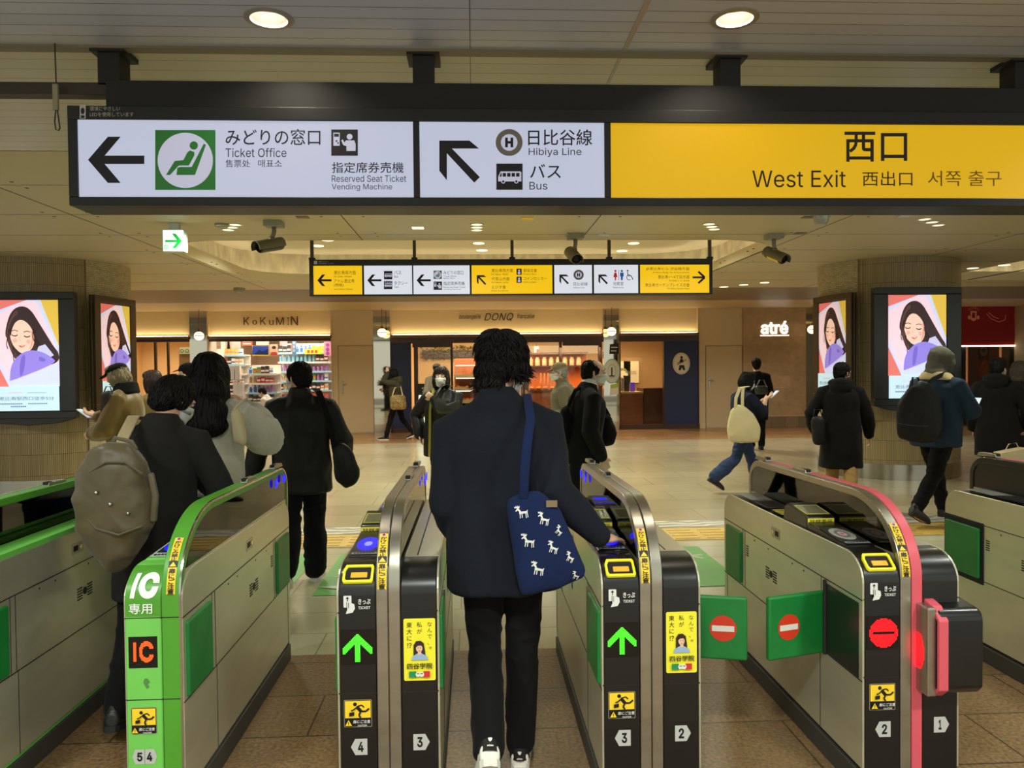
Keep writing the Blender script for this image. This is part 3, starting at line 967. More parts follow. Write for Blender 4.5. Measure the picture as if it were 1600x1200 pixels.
def blue_sensors(parent, x, out):
    for (y, z) in ((1.28, 1.005), (1.44, 1.008)):
        bm = bmesh.new(); lathe(bm, [(0, -.002), (.022, -.002), (.022, .002), (0, .002)], (x + out * .009, y, z), 16, axis='x')
        obj('sensor_light', bm, BLUELED, parent)

def console(parent, x0, x1, kind, out, frontm, L=GL):
    P = con_prof(L)
    bm = bmesh.new()
    n_front = 10
    Pi = [(p[0] + .001, p[1] - .001 if p[1] > .5 else p[1]) for p in P]
    prism(bm, Pi, 'x', x0 + (.004 if out < 0 else 0), x1 - (.004 if out > 0 else 0))
    obj('console_housing', bm, frontm, parent, smooth=25, bevel=0.004)
    bm = bmesh.new()
    for z in (0.730, 0.4425): box(bm, x0, -.0008, z - .0015, x1, .01, z + .0015)
    obj('front_seams', bm, SEAM, parent)
    if kind == 'plain':
        bm = bmesh.new()
        prism(bm, [(.165, .8845), (L - .11, .8765), (L - .11, .8795), (.165, .8885)], 'x', x0 + .003, x1 - .002)
        p = obj('top_plate', bm, STEELD, parent)
        bm = bmesh.new(); prism(bm, [(.17, .8885), (L - .12, .8800), (L - .12, .8806), (.17, .8892)], 'x', x0 + (x1 - x0) * .36, x0 + (x1 - x0) * .40)
        obj('plate_seam', bm, SEAM, p)

def gate(name, label, xl, wl, wb, wr, left, right, rails, led, nums, lit=True, wide=False, group='ticket gates in a row'):
    """left / right: 'reader', 'plain' or None"""
    g = thing(name, label, 'ticket gate', (xl, GY, 0), 0, group)
    W = wl + wb + wr
    skirting(g, 0, W)
    barrier(g, wl, wl + wb, rails)
    if left:
        console(g, 0, wl, left, -1, BLACK)
        side_panel(g, 0, -1)
    if right:
        console(g, wl + wb, W, right, 1, BLACK)
        side_panel(g, W, 1)
    if left == 'reader':
        reader_deck(g, 0.004, wl, lit, BLACK); ticket_slot(g, wl * .52); ticket_mark(g, wl * .52)
        a = Art(**front_frame(wl * .5)); cz = .607
        if led == 'arrow':
            dots(a, 0.002, cz, .104, .104, 22, 22, t_arrow, LEDG)
        else:
            dots(a, 0.004, cz, .108, .108, 24, 24, t_no, LEDR)
        bm = bmesh.new(); box(bm, wl * .5 - .058, -.0015, cz - .062, wl * .5 + .062, .004, cz + .062)
        d = obj('led_panel', bm, M('led_black', (8, 8, 8), .25), g)
        a.h += .002
        a2 = Art(**front_frame(wl * .5), lift=.003); a2.V, a2.F, a2.I, a2.mats = [v + Vector((0, -.002, 0)) for v in a.V], a.F, a.I, a.mats
        a2.build('led_sign', d)
        caution_sticker(g, wl * .5, .322); number_plate(g, wl * .54, .222, nums[0], -1)
        band_sticker(g, wl + wb * .26, wb * .36)
    if right == 'plain':
        number_plate(g, wl + wb + wr * .50, .232, nums[1], 1)
    return g

# the two gates that stand open
g43 = gate('ticket_gate', 'black ticket gate numbered 4 and 3 with green arrow, left of the man in navy', -0.489, .134, .087, .132, 'reader', 'plain', [STEEL, STEEL], 'arrow', '43')
g32 = gate('ticket_gate', 'black ticket gate numbered 3 and 2 with green arrow, right of the man in navy', 0.453, .135, .085, .134, 'reader', 'plain', [STEEL, STEEL], 'arrow', '32')
g21 = gate('ticket_gate', 'ticket gate numbered 2 and 1 with pink stripe and red no-entry light', 1.415, .136, .085, .136, 'reader', 'plain', [STEEL, PINK], 'no', '21', lit=False)
for g, W, wl, wb in ((g43, .353, .134, .087), (g32, .354, .135, .085)):
    ad_poster(g, wl + wb + .066, .482)
    blue_sensors(g, wl + wb if g is g43 else wl, 1 if g is g43 else -1)
# folded flap doors in the side slots
for g, W in ((g43, .353), (g32, .354), (g21, .357)):
    for (x, out) in ((0, -1), (W, 1)):
        closed = (g is g21 and out < 0) or (g is g32 and out > 0)
        if closed:
            bm = bmesh.new(); box(bm, min(x + out * .003, x + out * .0055), .03, .43, max(x + out * .003, x + out * .0055), .30, .71); obj('flap_slot_shade', bm, M('recess_shade', (30, 36, 30), .3), g)  # dark plate stands in for the shade inside the open flap slot
        else:
            flap_folded(g, x + out * .004, .03, .285, out)
        flap_folded(g, x + out * .004, 1.265, 1.50, out)
        bm = bmesh.new(); lathe(bm, [(.009, .42), (.009, .72)], (x + out * .006, .298, 0), 10); obj('flap_hinge', bm, SEAM if closed else STEEL, g)
# the two flap doors that close the lane between the gates numbered 2
def closed_flap(parent, x, out, length, ang, label):
    bm = bmesh.new()
    box(bm, 0, -.013, .418, length, .013, .672)
    if out < 0:
        bmesh.ops.scale(bm, vec=(-1, 1, 1), verts=bm.verts[:])
    f = obj('flap_door', bm, FLAPG, parent, bevel=.010, segs=4, smooth=40)
    f.location = (x, .325, 0); f.rotation_euler = (0, 0, ang); f['label'] = label
    red, whi = M('no_entry_red', (214, 58, 30), .45), M('no_entry_white', (226, 224, 214), .45)
    a = Art((0, -.013, 0), (1, 0, 0), (0, 0, 1), lift=.0012)
    c = out * length * .66
    a.disc(c, .545, .052, red); a.poly([(c - .043, .533), (c + .043, .533), (c + .043, .556), (c - .043, .556)], whi)
    a.build('no_entry_mark', f)
closed_flap(g32, .354, 1, .275, math.radians(-14), 'green padded flap door closed across the lane with red no-entry mark')
closed_flap(g21, 0, -1, .275, math.radians(16), 'green padded flap door closed across the lane with red no-entry mark')
# pink-edged sensor box on the wide lane side of the gate numbered 2 and 1
bm = bmesh.new()
prism(bm, [(-.085, .43), (-.085, .67)] + arc(-.045, .67, .04, .04, 180, 90, 5)[1:] + [(.22, .73), (.22, .40), (-.055, .40)], 'x', .232, .395)
sb = obj('sensor_box', bm, BLACK, g21, smooth=30, bevel=.010, segs=3)
bm = bmesh.new(); strip(bm, [(.16, .765), (-.05, .718), (-.092, .675), (-.092, .425), (-.055, .392), (.02, .392)], [(.16, .745), (-.045, .700), (-.076, .670), (-.076, .43), (-.05, .408), (.02, .408)], 'x', .226, .262)
obj('pink_edge', bm, PINK, sb, bevel=.004, segs=3)
bm = bmesh.new(); box(bm, .196, -.07, .395, .2315, .16, .715)
obj('box_side', bm, STEEL, sb, bevel=.006)
a = Art((.1955, -.0, .545), (0, -1, 0), (0, 0, 1), lift=.0012)
dots(a, .015, .0, .07, .13, 10, 20, lambda u, v: u * u + v * v < 1, LEDR)
a.build('side_led', sb)
# rear reader side for the rear of the wide lane: small raised yellow-edged display on the plain consoles
for g, xa, xb in ((g32, .222, .352),):
    bm = bmesh.new(); prism(bm, [(1.0, .88), (.92, .90), (1.20, .925), (1.42, .90), (1.45, .875)], 'x', xa + .01, xb - .01)
    r = obj('rear_display', bm, BLACK, g, bevel=.006)
    bm = bmesh.new(); prism(bm, [(1.20, .926), (1.21, .930), (1.34, .915), (1.34, .910)], 'x', xa + .025, xb - .025); obj('display_screen', bm, M('screen_steel', (140, 136, 118), .3), r)

# the green contactless-only gate
icg = thing('ticket_gate', 'narrow green contactless-only ticket gate with orange IC light numbered 5 and 4', 'ticket gate', (-1.223, GY, 0), 0, 'ticket gates in a row')
def ic_gate(g, wc, wb, mirror=False):
    """wc console, wb barrier; mirror puts the console on the right"""
    W = wc + wb
    c0, c1 = (0, wc) if not mirror else (wb, W)
    b0, b1 = (wc, W) if not mirror else (0, wb)
    skirting(g, 0, W)
    barrier(g, b0, b1, [GREEND], bodym=STEELD)
    P = con_prof(GL, .895)
    bm = bmesh.new(); prism(bm, P, 'x', c0, c1 - .001); obj('console_housing', bm, GREENP, g, smooth=25, bevel=.005)
    side_panel(g, c0 if not mirror else c1, -1 if not mirror else 1, top=.880)
    side_panel(g, b1 if not mirror else b0, 1 if not mirror else -1, top=.882)
    bm = bmesh.new()
    for z in (.730, .4425): box(bm, 0, -.001, z - .0015, W, .01, z + .0015)
    obj('front_seams', bm, SEAM, g)
    bm = bmesh.new()
    O = bar_prof(-.0015); I = bar_prof(.008)
    strip(bm, O[:-1] + [(GL + .0015, .1)], I[:-1] + [(GL - .008, .1)], 'x', b1 - .006 if not mirror else b0 - .001, b1 + .001 if not mirror else b0 + .006)
    obj('steel_edge', bm, CHROME, g, smooth=30)
    for y in (.03, 1.265):
        for x in (0, W): flap_folded(g, x + (-.004 if x == 0 else .004), y, y + .25, 1)
    return c0, c1, b0, b1
c0, c1, b0, b1 = ic_gate(icg, .125, .068)
blue_sensors(icg, .193, 1)
a = Art(**front_frame(.0625), lift=.004)
LIGHTG = M('ic_white', (236, 240, 232), .5)
bm = bmesh.new(); prism(bm, [(-.0012, .735), (-.0012, .79)] + arc(.13, .79, .1312, .1062, 180, 106, 7)[1:] + arc(.13, .79, .128, .103, 106, 180, 7) + [(0.002, .735)], 'x', .003, .1235)
hood = obj('hood_panel', bm, GREEND, icg, smooth=40)
def hoodmap(x, s, h):                            # wraps the IC lettering over the curved hood
    if s < .79: return Vector((.0625 + x, -.0012 - h, s))
    t = math.radians(min(74, (s - .79) / .115 * 60))
    n = Vector((0, -math.cos(t), math.sin(t)))
    return Vector((.0625 + x, .13 - .1312 * math.cos(t), .79 + .1062 * math.sin(t))) + n * h
a = Art((0, 0, 0), (1, 0, 0), (0, 0, 1), map3=hoodmap, lift=.002)
for k in range(12):
    q0, q1 = .800 + .0075 * k, .800 + .0075 * (k + 1)
    a.put([(-.043 + (q0 - .8) * .10, q0), (-.028 + (q0 - .8) * .10, q0), (-.028 + (q1 - .8) * .10, q1), (-.043 + (q1 - .8) * .10, q1)], [(0, 1, 2, 3)], LIGHTG)
a.text('C', -.016, .798, .052, .892, LIGHTG, 0.055)
a.text('専用', -.046, .745, .034, .782, LIGHTG, 0.01)
a.build('lettering', hood)
bm = bmesh.new(); box(bm, .012, -.0015, .555, .110, .004, .665); d = obj('led_panel', bm, M('led_black'), icg)
a = Art(**front_frame(.063), lift=.003); dots(a, 0, .612, .082, .082, 24, 24, t_ic, LEDO); a.build('led_sign', d)
caution_sticker(icg, .060, .322, .088, .094); number_plate(icg, .060, .216, '54', 0, .042, .052)
a = Art(**front_frame(.070), lift=.002)
a.poly([(-.010, .505), (-.004, .518), (.006, .516), (.012, .504), (.004, .498), (.010, .488), (.002, .482), (-.004, .492)], M('worn_mark', (84, 132, 66), .6)); a.build('worn_mark', icg)
band_sticker(icg, (b0 + b1) / 2, .030)
bm = bmesh.new(); prism(bm, [(.15, .885), (.165, .900), (.42, .915), (.43, .88)], 'x', .008, .120)
r = obj('card_reader', bm, GREENP, icg, bevel=.004)
a = Art((.064, .165, .900), (1, 0, 0), Vector((0, .255, .015)).normalized(), lift=.0015)
a.poly(rrect(-.050, .01, .050, .225, .006), M('reader_edge', (190, 206, 190), .4))
a.poly(rrect(-.044, .06, .044, .215, .006), M('reader_pad', (40, 44, 70), .25))
a.disc(0, .145, .040, BLUELED, ry=.065)
a.disc(0, .150, .014, M('reader_white', (150, 160, 255), .4, emis=.5), ry=.028)
[a.rect(-.040 + .013 * i, .024, -.031 + .013 * i, .040, INK) for i in range(6)]
a.build('reader_face', r)

# the green gate at the far left, seen from its lane side
g5 = thing('ticket_gate', 'green-topped ticket gate at the left edge of the photo, its steel side facing the lane', 'ticket gate', (-1.985, GY, 0), 0, 'ticket gates in a row')
c0, c1, b0, b1 = ic_gate(g5, .125, .068, mirror=True)
bm = bmesh.new(); P = con_prof(GL, .902); I = con_prof(GL, .872)
strip(bm, P[1:-1], I[1:-1], 'x', c1 - .045, c1 + .002); obj('console_edge', bm, GREENP, g5, smooth=30, bevel=.004)
bm = bmesh.new(); box(bm, .069, 1.12, .90, .075, 1.48, 1.03); s = obj('reader_screen', bm, M('screen_black', (10, 10, 14), .2), g5, bevel=.004)
bm = bmesh.new(); prism(bm, rrect(1.24, .975, 1.40, 1.008, .016), 'x', .0745, .078); obj('sensor_light', bm, BLUELED, s)

# the gate beyond the wide lane, at the right edge
g1 = thing('ticket_gate', 'steel-sided ticket gate at the right edge of the photo with black shield and green flap', 'ticket gate', (2.705, GY, 0), 0, 'ticket gates in a row')
skirting(g1, 0, .36)
barrier(g1, .136, .221, [BLACK, PINK], glass=False)
console(g1, 0, .136, 'reader', -1, BLACK); side_panel(g1, 0, -1); reader_deck(g1, .004, .136, False, BLACK); ticket_slot(g1, .07)
console(g1, .221, .357, 'plain', 1, BLACK); side_panel(g1, .357, 1)
bm = bmesh.new(); prism(bm, [p for p in [(.05, .885)] + [q for q in bar_prof(.01)[1:-1] if q[1] > .886] + [(GL - .01, .885)]], 'x', .142, .215); obj('barrier_shield', bm, BLACK, g1, bevel=.006)
flap_folded(g1, -.012, 1.24, 1.53, -1); flap_folded(g1, -.004, .03, .285, -1)
bm = bmesh.new(); box(bm, -.010, 1.215, .405, .002, 1.555, .735); obj('flap_surround', bm, RUBBER, g1, bevel=.012)

# ------------------------------------------------------------------ the large hanging sign over the gates
SY = 3.52
def P2(Y):
    return lambda px, py: XZ(px, py, Y)
def sign_frame(name, label, Y, x0, x1, z0, z1, depth, panels, bezel_top=None):
    """panels: list of (x0,x1,z0,z1,material)"""
    g = thing(name, label, 'sign', ((x0 + x1) / 2, Y, z0))
    ox = (x0 + x1) / 2
    bm = bmesh.new()
    box(bm, x0 - ox, .03, 0, x1 - ox, depth, z1 - z0)
    # front bezel pieces around the lit panels
    px = [x0] + sum([[p[0], p[1]] for p in panels], []) + [x1]
    zlo, zhi = panels[0][2], panels[0][3]
    box(bm, x0 - ox, -.012, 0, x1 - ox, .03, zlo - z0)
    box(bm, x0 - ox, -.012, zhi - z0, x1 - ox, .03, z1 - z0)
    for i in range(0, len(px), 2): box(bm, px[i] - ox, -.012, zlo - z0, px[i + 1] - ox, .03, zhi - z0)
    f = obj('sign_frame', bm, SIGNBLK, g, bevel=.003)
    return g, ox, z0

def lit_panel(g, ox, oz, x0, x1, z0, z1, m):
    bm = bmesh.new(); box(bm, x0 - ox, -.002, z0 - oz, x1 - ox, .028, z1 - oz)
    return obj('lit_panel', bm, m, g)

fl, bl = XZ(105, 323, SY), None
x_l, z_b = XZ(110, 322, SY)
_, z_t = XZ(110, 166, SY)
x_r = 2.95
e = [(123, 646), (656, 944)]
zlo = XZ(640, 309, SY)[1]; zhi = XZ(640, 190.5, SY)[1]
pan = []
for a0, a1 in e: pan.append((XZ(a0, 250, SY)[0], XZ(a1, 250, SY)[0], zlo, zhi))
pan.append((XZ(954, 250, SY)[0], x_r - .03, zlo, zhi))
big, ox, oz = sign_frame('hanging_sign', 'long black-framed hanging sign over the gates with a yellow West Exit panel', SY, x_l, x_r, z_b, z_t, .20, pan)
SIGNTXT = M('sign_text', (20, 18, 24), 0.5)
SGREEN = M('sign_green', (44, 120, 50), .5, emis=.12)
SGREY = M('sign_ring_grey', (120, 112, 104), .5, emis=.08)
panels = []
for (a0, a1, b0_, b1_), m in zip(pan, (SIGNW, SIGNW, SIGNY)):
    panels.append(lit_panel(big, ox, oz, a0, a1, b0_, b1_, m))
def sign_art(parent, Y, ox, oz, lift=.003):
    """artwork in photo measurements, laid on the sign plane at its own place"""
    def conv(px, py):
        x, z = XZ(px, py, Y); return x - ox, z - oz
    a = Art((0, 0, 0), (1, 0, 0), (0, 0, 1), conv=conv, step=.0003, lift=lift)
    return a
def arrow_left(a, x0, x1, y, h, w, m, head=None):
    """arrow with square-cut barbs pointing left, in photo measurements"""
    hw = head or h
    a.poly([(x0, y), (x0 + hw * .62, y - h / 2), (x0 + hw * 1.02, y - h / 2), (x0 + hw * .52, y - w / 2), (x0 + hw * .52, y + w / 2), (x0 + hw * 1.02, y + h / 2), (x0 + hw * .62, y + h / 2)], m)
    a.rect(x0 + hw * .30, y + w / 2, x1, y - w / 2, m)
def arrow_upleft(a, x0, y0, s, w, m):
    a.poly([(x0, y0), (x0 + s, y0), (x0 + s * .80, y0 + w * .0 + s * .0), (x0 + s * .80, y0)], m) if False else None
    a.poly([(x0, y0), (x0 + s * .76, y0), (x0 + s, y0 + s * .20), (x0 + s * .19, y0 + s * .20)], m)
    a.poly([(x0, y0), (x0 + s * .19, y0 + s * .20), (x0 + s * .19, y0 + s), (x0, y0 + s * .76)], m)
    a.poly([(x0 + s * .05, y0 + s * .17), (x0 + s * .17, y0 + s * .05), (x0 + s * 1.02, y0 + s * .92), (x0 + s * .88, y0 + s * 1.06)], m)
def T(a, s, x0, y0, x1, y1, m=None, bold=0.0, italic=0.0):
    a.text(s, x0, y1, x1, y0, m or SIGNTXT, bold, italic)

def green_seat(a, x, y, s, gm, wm):
    """green square with a white disc and a reclining seated passenger"""
    a.rect(x, y + s * .985, x + s * .99, y, gm)
    cx, cy, r = x + s * .495, y + s * .5, s * .455
    a.disc(cx, cy, r, wm, n=40)
    a.disc(x + s * .635, y + s * .255, s * .068, gm)
    a.poly([(x + s * .80, y + s * .225), (x + s * .835, y + s * .245), (x + s * .655, y + s * .74), (x + s * .35, y + s * .74), (x + s * .365, y + s * .625), (x + s * .40, y + s * .61), (x + s * .60, y + s * .61)], gm)
    a.poly([(x + s * .575, y + s * .335), (x + s * .645, y + s * .365), (x + s * .645, y + s * .42), (x + s * .555, y + s * .585), (x + s * .39, y + s * .585), (x + s * .245, y + s * .74), (x + s * .18, y + s * .74), (x + s * .31, y + s * .53), (x + s * .325, y + s * .51), (x + s * .465, y + s * .495), (x + s * .53, y + s * .37)], gm)
def ticket_machine(a, x, y, s, wm):
    a.rect(x, y + s, x + s * 1.01, y, SIGNTXT)
    a.rect(x + s * .08, y + s * .62, x + s * .32, y + s * .12, wm)
    a.rect(x + s * .11, y + s * .28, x + s * .29, y + s * .16, SIGNTXT)
    a.disc(x + s * .20, y + s * .44, s * .035, SIGNTXT); a.disc(x + s * .26, y + s * .52, s * .03, SIGNTXT)
    a.disc(x + s * .70, y + s * .28, s * .11, wm)
    a.poly([(x + s * .56, y + s * .42), (x + s * .88, y + s * .42), (x + s * .93, y + s * .56), (x + s * .93, y + s * .82), (x + s * .58, y + s * .82), (x + s * .58, y + s * .64), (x + s * .46, y + s * .60), (x + s * .38, y + s * .42), (x + s * .44, y + s * .38), (x + s * .50, y + s * .50)], wm)
def bus_icon(a, x, y, s, wm):
    a.rect(x, y + s, x + s, y, SIGNTXT)
    a.poly([(x + s * .07, y + s * .68), (x + s * .07, y + s * .50), (x + s * .16, y + s * .30), (x + s * .92, y + s * .30), (x + s * .95, y + s * .34), (x + s * .95, y + s * .68)], wm)
    for k in range(4): a.rect(x + s * (.24 + .17 * k), y + s * .50, x + s * (.37 + .17 * k), y + s * .36, SIGNTXT)
    a.poly([(x + s * .12, y + s * .50), (x + s * .17, y + s * .36), (x + s * .20, y + s * .36), (x + s * .20, y + s * .50)], SIGNTXT)
    for c in (.26, .76): a.disc(x + s * c, y + s * .69, s * .075, wm); a.disc(x + s * c, y + s * .69, s * .045, SIGNTXT)
def h_ring(a, cx, cy, r, wm):
    a.disc(cx, cy, r, SGREY, n=36); a.disc(cx, cy, r * .62, wm, n=30)
    T(a, 'H', cx - r * .30, cy - r * .36, cx + r * .30, cy + r * .36, bold=.05)

SWH = M('sign_white_ink', (120, 120, 125), .5, emis=.5, ecol=(226, 228, 255))
a = sign_art(panels[0], SY, ox, oz)
arrow_left(a, 138, 226, 250, 72, 13, SIGNTXT, 50)
green_seat(a, 243, 203.5, 95, SGREEN, SWH)
T(a, 'みどりの窓口', 353, 202, 501, 227, bold=.006)
T(a, 'Ticket Office', 353, 232, 448, 246); T(a, '售票处', 353, 250, 391, 262); T(a, '매표소', 404, 250, 441, 262)
ticket_machine(a, 518, 203, 41, SWH)
T(a, '指定席券売機', 519, 254, 631, 271, bold=.006)
T(a, 'Reserved Seat Ticket', 519, 274.5, 635, 285); T(a, 'Vending Machine', 519, 288, 613, 299)
a.build('lettering', panels[0])
a = sign_art(panels[1], SY, ox, oz)
arrow_upleft(a, 686.5, 220, 62, 15, SIGNTXT)
h_ring(a, 795.5, 223, 21, SWH); bus_icon(a, 775.5, 256, 41, SWH)
T(a, '日比谷線', 825, 203, 925, 228, bold=.006); T(a, 'Hibiya Line', 826, 232, 908, 246)
T(a, 'バス', 828, 257, 876, 279, bold=.006); T(a, 'Bus', 827, 285, 855, 297)
a.build('lettering', panels[1])
a = sign_art(panels[2], SY, ox, oz)
YTXT = M('sign_text_yellow', (34, 24, 8), .5); YTXT2 = M('sign_text_faint', (120, 84, 10), .5, emis=.12, ecol=(150, 100, 10))
T(a, '西口', 1319, 206, 1417, 253, YTXT, bold=.012)
T(a, 'West Exit', 1175, 266, 1321, 293, YTXT); T(a, '西出口', 1347, 268, 1425, 291, YTXT); T(a, '서쪽 출구', 1449, 267, 1564, 291, YTXT2)
a.build('lettering', panels[2])
a = sign_art(big, SY, ox, oz, lift=.014)
gt = M('sign_grey_ink', (170, 168, 160), .5, emis=.08)
a.rect(127, 187, 136.5, 165, gt); a.disc(131.7, 175, 3, SIGNBLK, ry=5); a.rect(129, 186, 134.5, 182, SIGNBLK)
T(a, '環境にやさしい', 143, 168, 190, 175, gt); T(a, 'LEDを使用しています', 143, 177, 211, 184, gt)
a.build('lettering', big)

# support beam, hangers and the conduit rail to the left
bx0 = XZ(160, 150, SY)[0]
hs = thing('sign_support', 'dark steel beam and ceiling brackets carrying the large hanging sign', 'support frame', (0, SY + .08, z_t))
bm = bmesh.new(); box(bm, bx0, -.05, .002, x_r, .12, XZ(640, 129, SY + .03)[1] - z_t)
obj('beam', bm, M('beam_brown', (20, 17, 13), .6), hs, bevel=.003)
bz = XZ(640, 129, SY + .03)[1] - z_t
bm = bmesh.new(); box(bm, -6.5, -.02, bz - .055, bx0 + .05, .05, bz); obj('side_rail', bm, M('rail_brown', (54, 42, 30), .5), hs, bevel=.003)
for px in (176, 662, 1137, 1592):
    X = XZ(px, 110, SY + .10)[0]
    bm = bmesh.new()
    box(bm, X - .048, -.02, bz - .01, X + .048, .09, CEIL - z_t - .012)
    obj('bracket', bm, M('beam_brown'), hs)
    bm = bmesh.new(); box(bm, X - .075, -.04, CEIL - z_t - .022, X + .075, .12, CEIL - z_t + .002); obj('bracket_plate', bm, M('beam_brown'), hs)
# hook hanging from the rail
X = XZ(93, 150, SY + .05)[0]
hk = thing('hook', 'wire hook with a paper tag hanging at the left end of the large sign', 'hook', (X, SY + .02, 2.70))
zz = [XZ(93, y, SY + .02)[1] - 2.70 for y in (92, 130, 165, 190, 204)]
bm = bmesh.new()
tube(bm, [(0, 0, CEIL - 2.70), (0.002, 0, zz[1]), (0, 0, zz[2])], [.003] * 3, 8)
tube(bm, [(0, 0, zz[2]), (-.008, 0, zz[3]), (-.004, 0, zz[4] + .005), (.008, 0, zz[4]), (.014, 0, zz[4] + .01), (.010, 0, zz[3] + .01), (.002, 0, zz[2])], [.003] * 7, 8)
obj('wire', bm, M('wire_dark', (70, 62, 48), .4, .6), hk)
bm = bmesh.new(); box(bm, -.012, -.006, zz[2] - .02, .010, .006, zz[1] - .005); obj('paper_tag', bm, M('tag_grey', (150, 140, 112), .7), hk)

# ------------------------------------------------------------------ the second hanging sign
S2 = 8.98
cells = [(490, 566, 'y'), (569, 644, 'w'), (646, 734, 'w'), (737, 863, 'y'), (866, 925, 'w'), (928, 997, 'w'), (1000, 1108, 'y')]
xl_, zb_ = XZ(484, 463, S2); xr_ = XZ(1113, 440, S2)[0]; zt_ = XZ(800, 405, S2)[1]; zb_ = XZ(800, 461.5, S2)[1]
zlo, zhi = XZ(800, 459, S2)[1], XZ(800, 414.5, S2)[1]
pan = [(XZ(c[0], 440, S2)[0], XZ(c[1], 440, S2)[0], zlo, zhi) for c in cells]
s2, ox2, oz2 = sign_frame('hanging_sign', 'smaller hanging sign of seven lit yellow and white panels farther back', S2, xl_, xr_, zb_, zt_, .14, pan)
SIGNY2 = M('sign_yellow_far', (150, 105, 8), .35, emis=.85, ecol=(248, 200, 14)); SIGNW2 = M('sign_white_far', (95, 95, 98), .35, emis=.78, ecol=(236, 240, 250))
p2 = [lit_panel(s2, ox2, oz2, q[0], q[1], q[2], q[3], SIGNY2 if c[2] == 'y' else SIGNW2) for q, c in zip(pan, cells)]
BL2 = M('sign_brown_text', (84, 62, 16), .5)
def A2(k): return sign_art(p2[k], S2, ox2, oz2)
a = A2(0); arrow_left(a, 496, 518, 438, 18, 3.2, SIGNTXT, 12)
T(a, '恵比寿南方面', 522, 423, 556, 429, BL2); T(a, 'for Ebisu-Minami', 522, 430.5, 550, 433.5, BL2); T(a, 'アトレ恵比寿', 522, 436, 554, 442, BL2); T(a, '(西館)', 522, 443, 537, 448.5, BL2); T(a, 'Atre Ebisu (West)', 522, 450.5, 551, 453.5, BL2); a.build('lettering', p2[0])
a = A2(1); arrow_left(a, 574, 596, 438, 18, 3.2, SIGNTXT, 12); bus_icon(a, 600, 423.5, 13, SWH); bus_icon(a, 600, 439, 13, SWH); T(a, 'TAXI', 601, 440, 612, 444, SWH)
T(a, 'バス', 616, 423, 627, 429); T(a, 'Bus', 616, 430.5, 622, 434); T(a, 'タクシー', 616, 439.5, 637, 445.5); T(a, 'Taxi', 616, 447, 623, 450); a.build('lettering', p2[1])
a = A2(2); arrow_left(a, 651, 673, 438, 18, 3.2, SIGNTXT, 12); green_seat(a, 677.5, 423, 13, SGREEN, SWH); ticket_machine(a, 677.5, 440, 13, SWH)
T(a, 'みどりの窓口', 693, 423, 724, 429); T(a, 'Ticket Office', 693, 430.5, 713, 433); T(a, '售票处 매표소', 693, 434, 711, 436); T(a, '指定席券売機', 693, 440, 726, 446); T(a, 'Reserved Seat Ticket', 693, 447.5, 727, 450); T(a, 'Vending Machine', 693, 451, 720, 453.5); a.build('lettering', p2[2])
a = A2(3); arrow_upleft(a, 745, 430, 14.5, 3.5, SIGNTXT)
for k, (s_, e_) in enumerate((('恵比寿西方面', 'for Ebisu-Nishi'), ('代官山方面', 'for Daikan-yama'), ('えびす像', 'Ebisu Sculpture'))):
    y = 420 + 13 * k; T(a, s_, 768, y, 768 + 5.6 * len(s_), y + 5.5, BL2); T(a, e_, 768, y + 7, 794, y + 10, BL2)
for k, (s_, e_) in enumerate((('駅前交番', 'Police Box'), ('コインロッカー', 'Coin Lockers'))):
    y = 420 + 12.5 * k; a.rect(807, y + 9.5, 815, y, SIGNTXT); a.disc(811, y + 3, 1.6, SWH); a.rect(809, y + 8.5, 813, y + 5, SWH)
    T(a, s_, 818, y, 818 + 5.2 * len(s_), y + 5.5, BL2); T(a, e_, 818, y + 7, 838, y + 9.6, BL2)
a.build('lettering', p2[3])
a = A2(4); arrow_upleft(a, 874, 429, 14.5, 3.5, SIGNTXT); h_ring(a, 904, 429.5, 8, SWH); T(a, '日比谷線', 896, 441, 918, 446.5); T(a, 'Hibiya Line', 896, 448.5, 913, 451); a.build('lettering', p2[4])
a = A2(5); arrow_upleft(a, 935, 429, 14.5, 3.5, SIGNTXT)
RED2, BLU2 = M('sign_red', (206, 40, 50), .5, emis=.25), M('sign_blue', (30, 100, 200), .5, emis=.25)
for cx, m_ in ((961.5, RED2), (971.5, BLU2)):
    a.disc(cx, 423.4, 1.7, m_)
    if m_ is RED2: a.poly([(cx - 1.5, 426), (cx + 1.5, 426), (cx + 3.2, 433), (cx + 1, 433), (cx + 1, 438), (cx - 1, 438), (cx - 1, 433), (cx - 3.2, 433)], m_)
    else: a.poly([(cx - 2.8, 426), (cx + 2.8, 426), (cx + 2.8, 432), (cx + 1.6, 432), (cx + 1.4, 438), (cx - 1.4, 438), (cx - 1.6, 432), (cx - 2.8, 432)], m_)
a.line((966.5, 438), (966.5, 422), .6, SIGNTXT)
a.disc(980.5, 423, 1.3, SIGNTXT); a.path([(980.5, 425), (981, 431), (986, 431), (989, 437)], 1.2, SIGNTXT)
for k in range(14):
    t0, t1 = 1.0 + k * .30, 1.0 + (k + 1) * .30
    a.line((983 + 4 * math.cos(t0), 433.5 + 4 * math.sin(t0)), (983 + 4 * math.cos(t1), 433.5 + 4 * math.sin(t1)), .9, SIGNTXT)
T(a, '化粧室', 958, 440.5, 974, 446); T(a, 'Restrooms', 958, 448, 974, 450.5); a.build('lettering', p2[5])
a = A2(6)
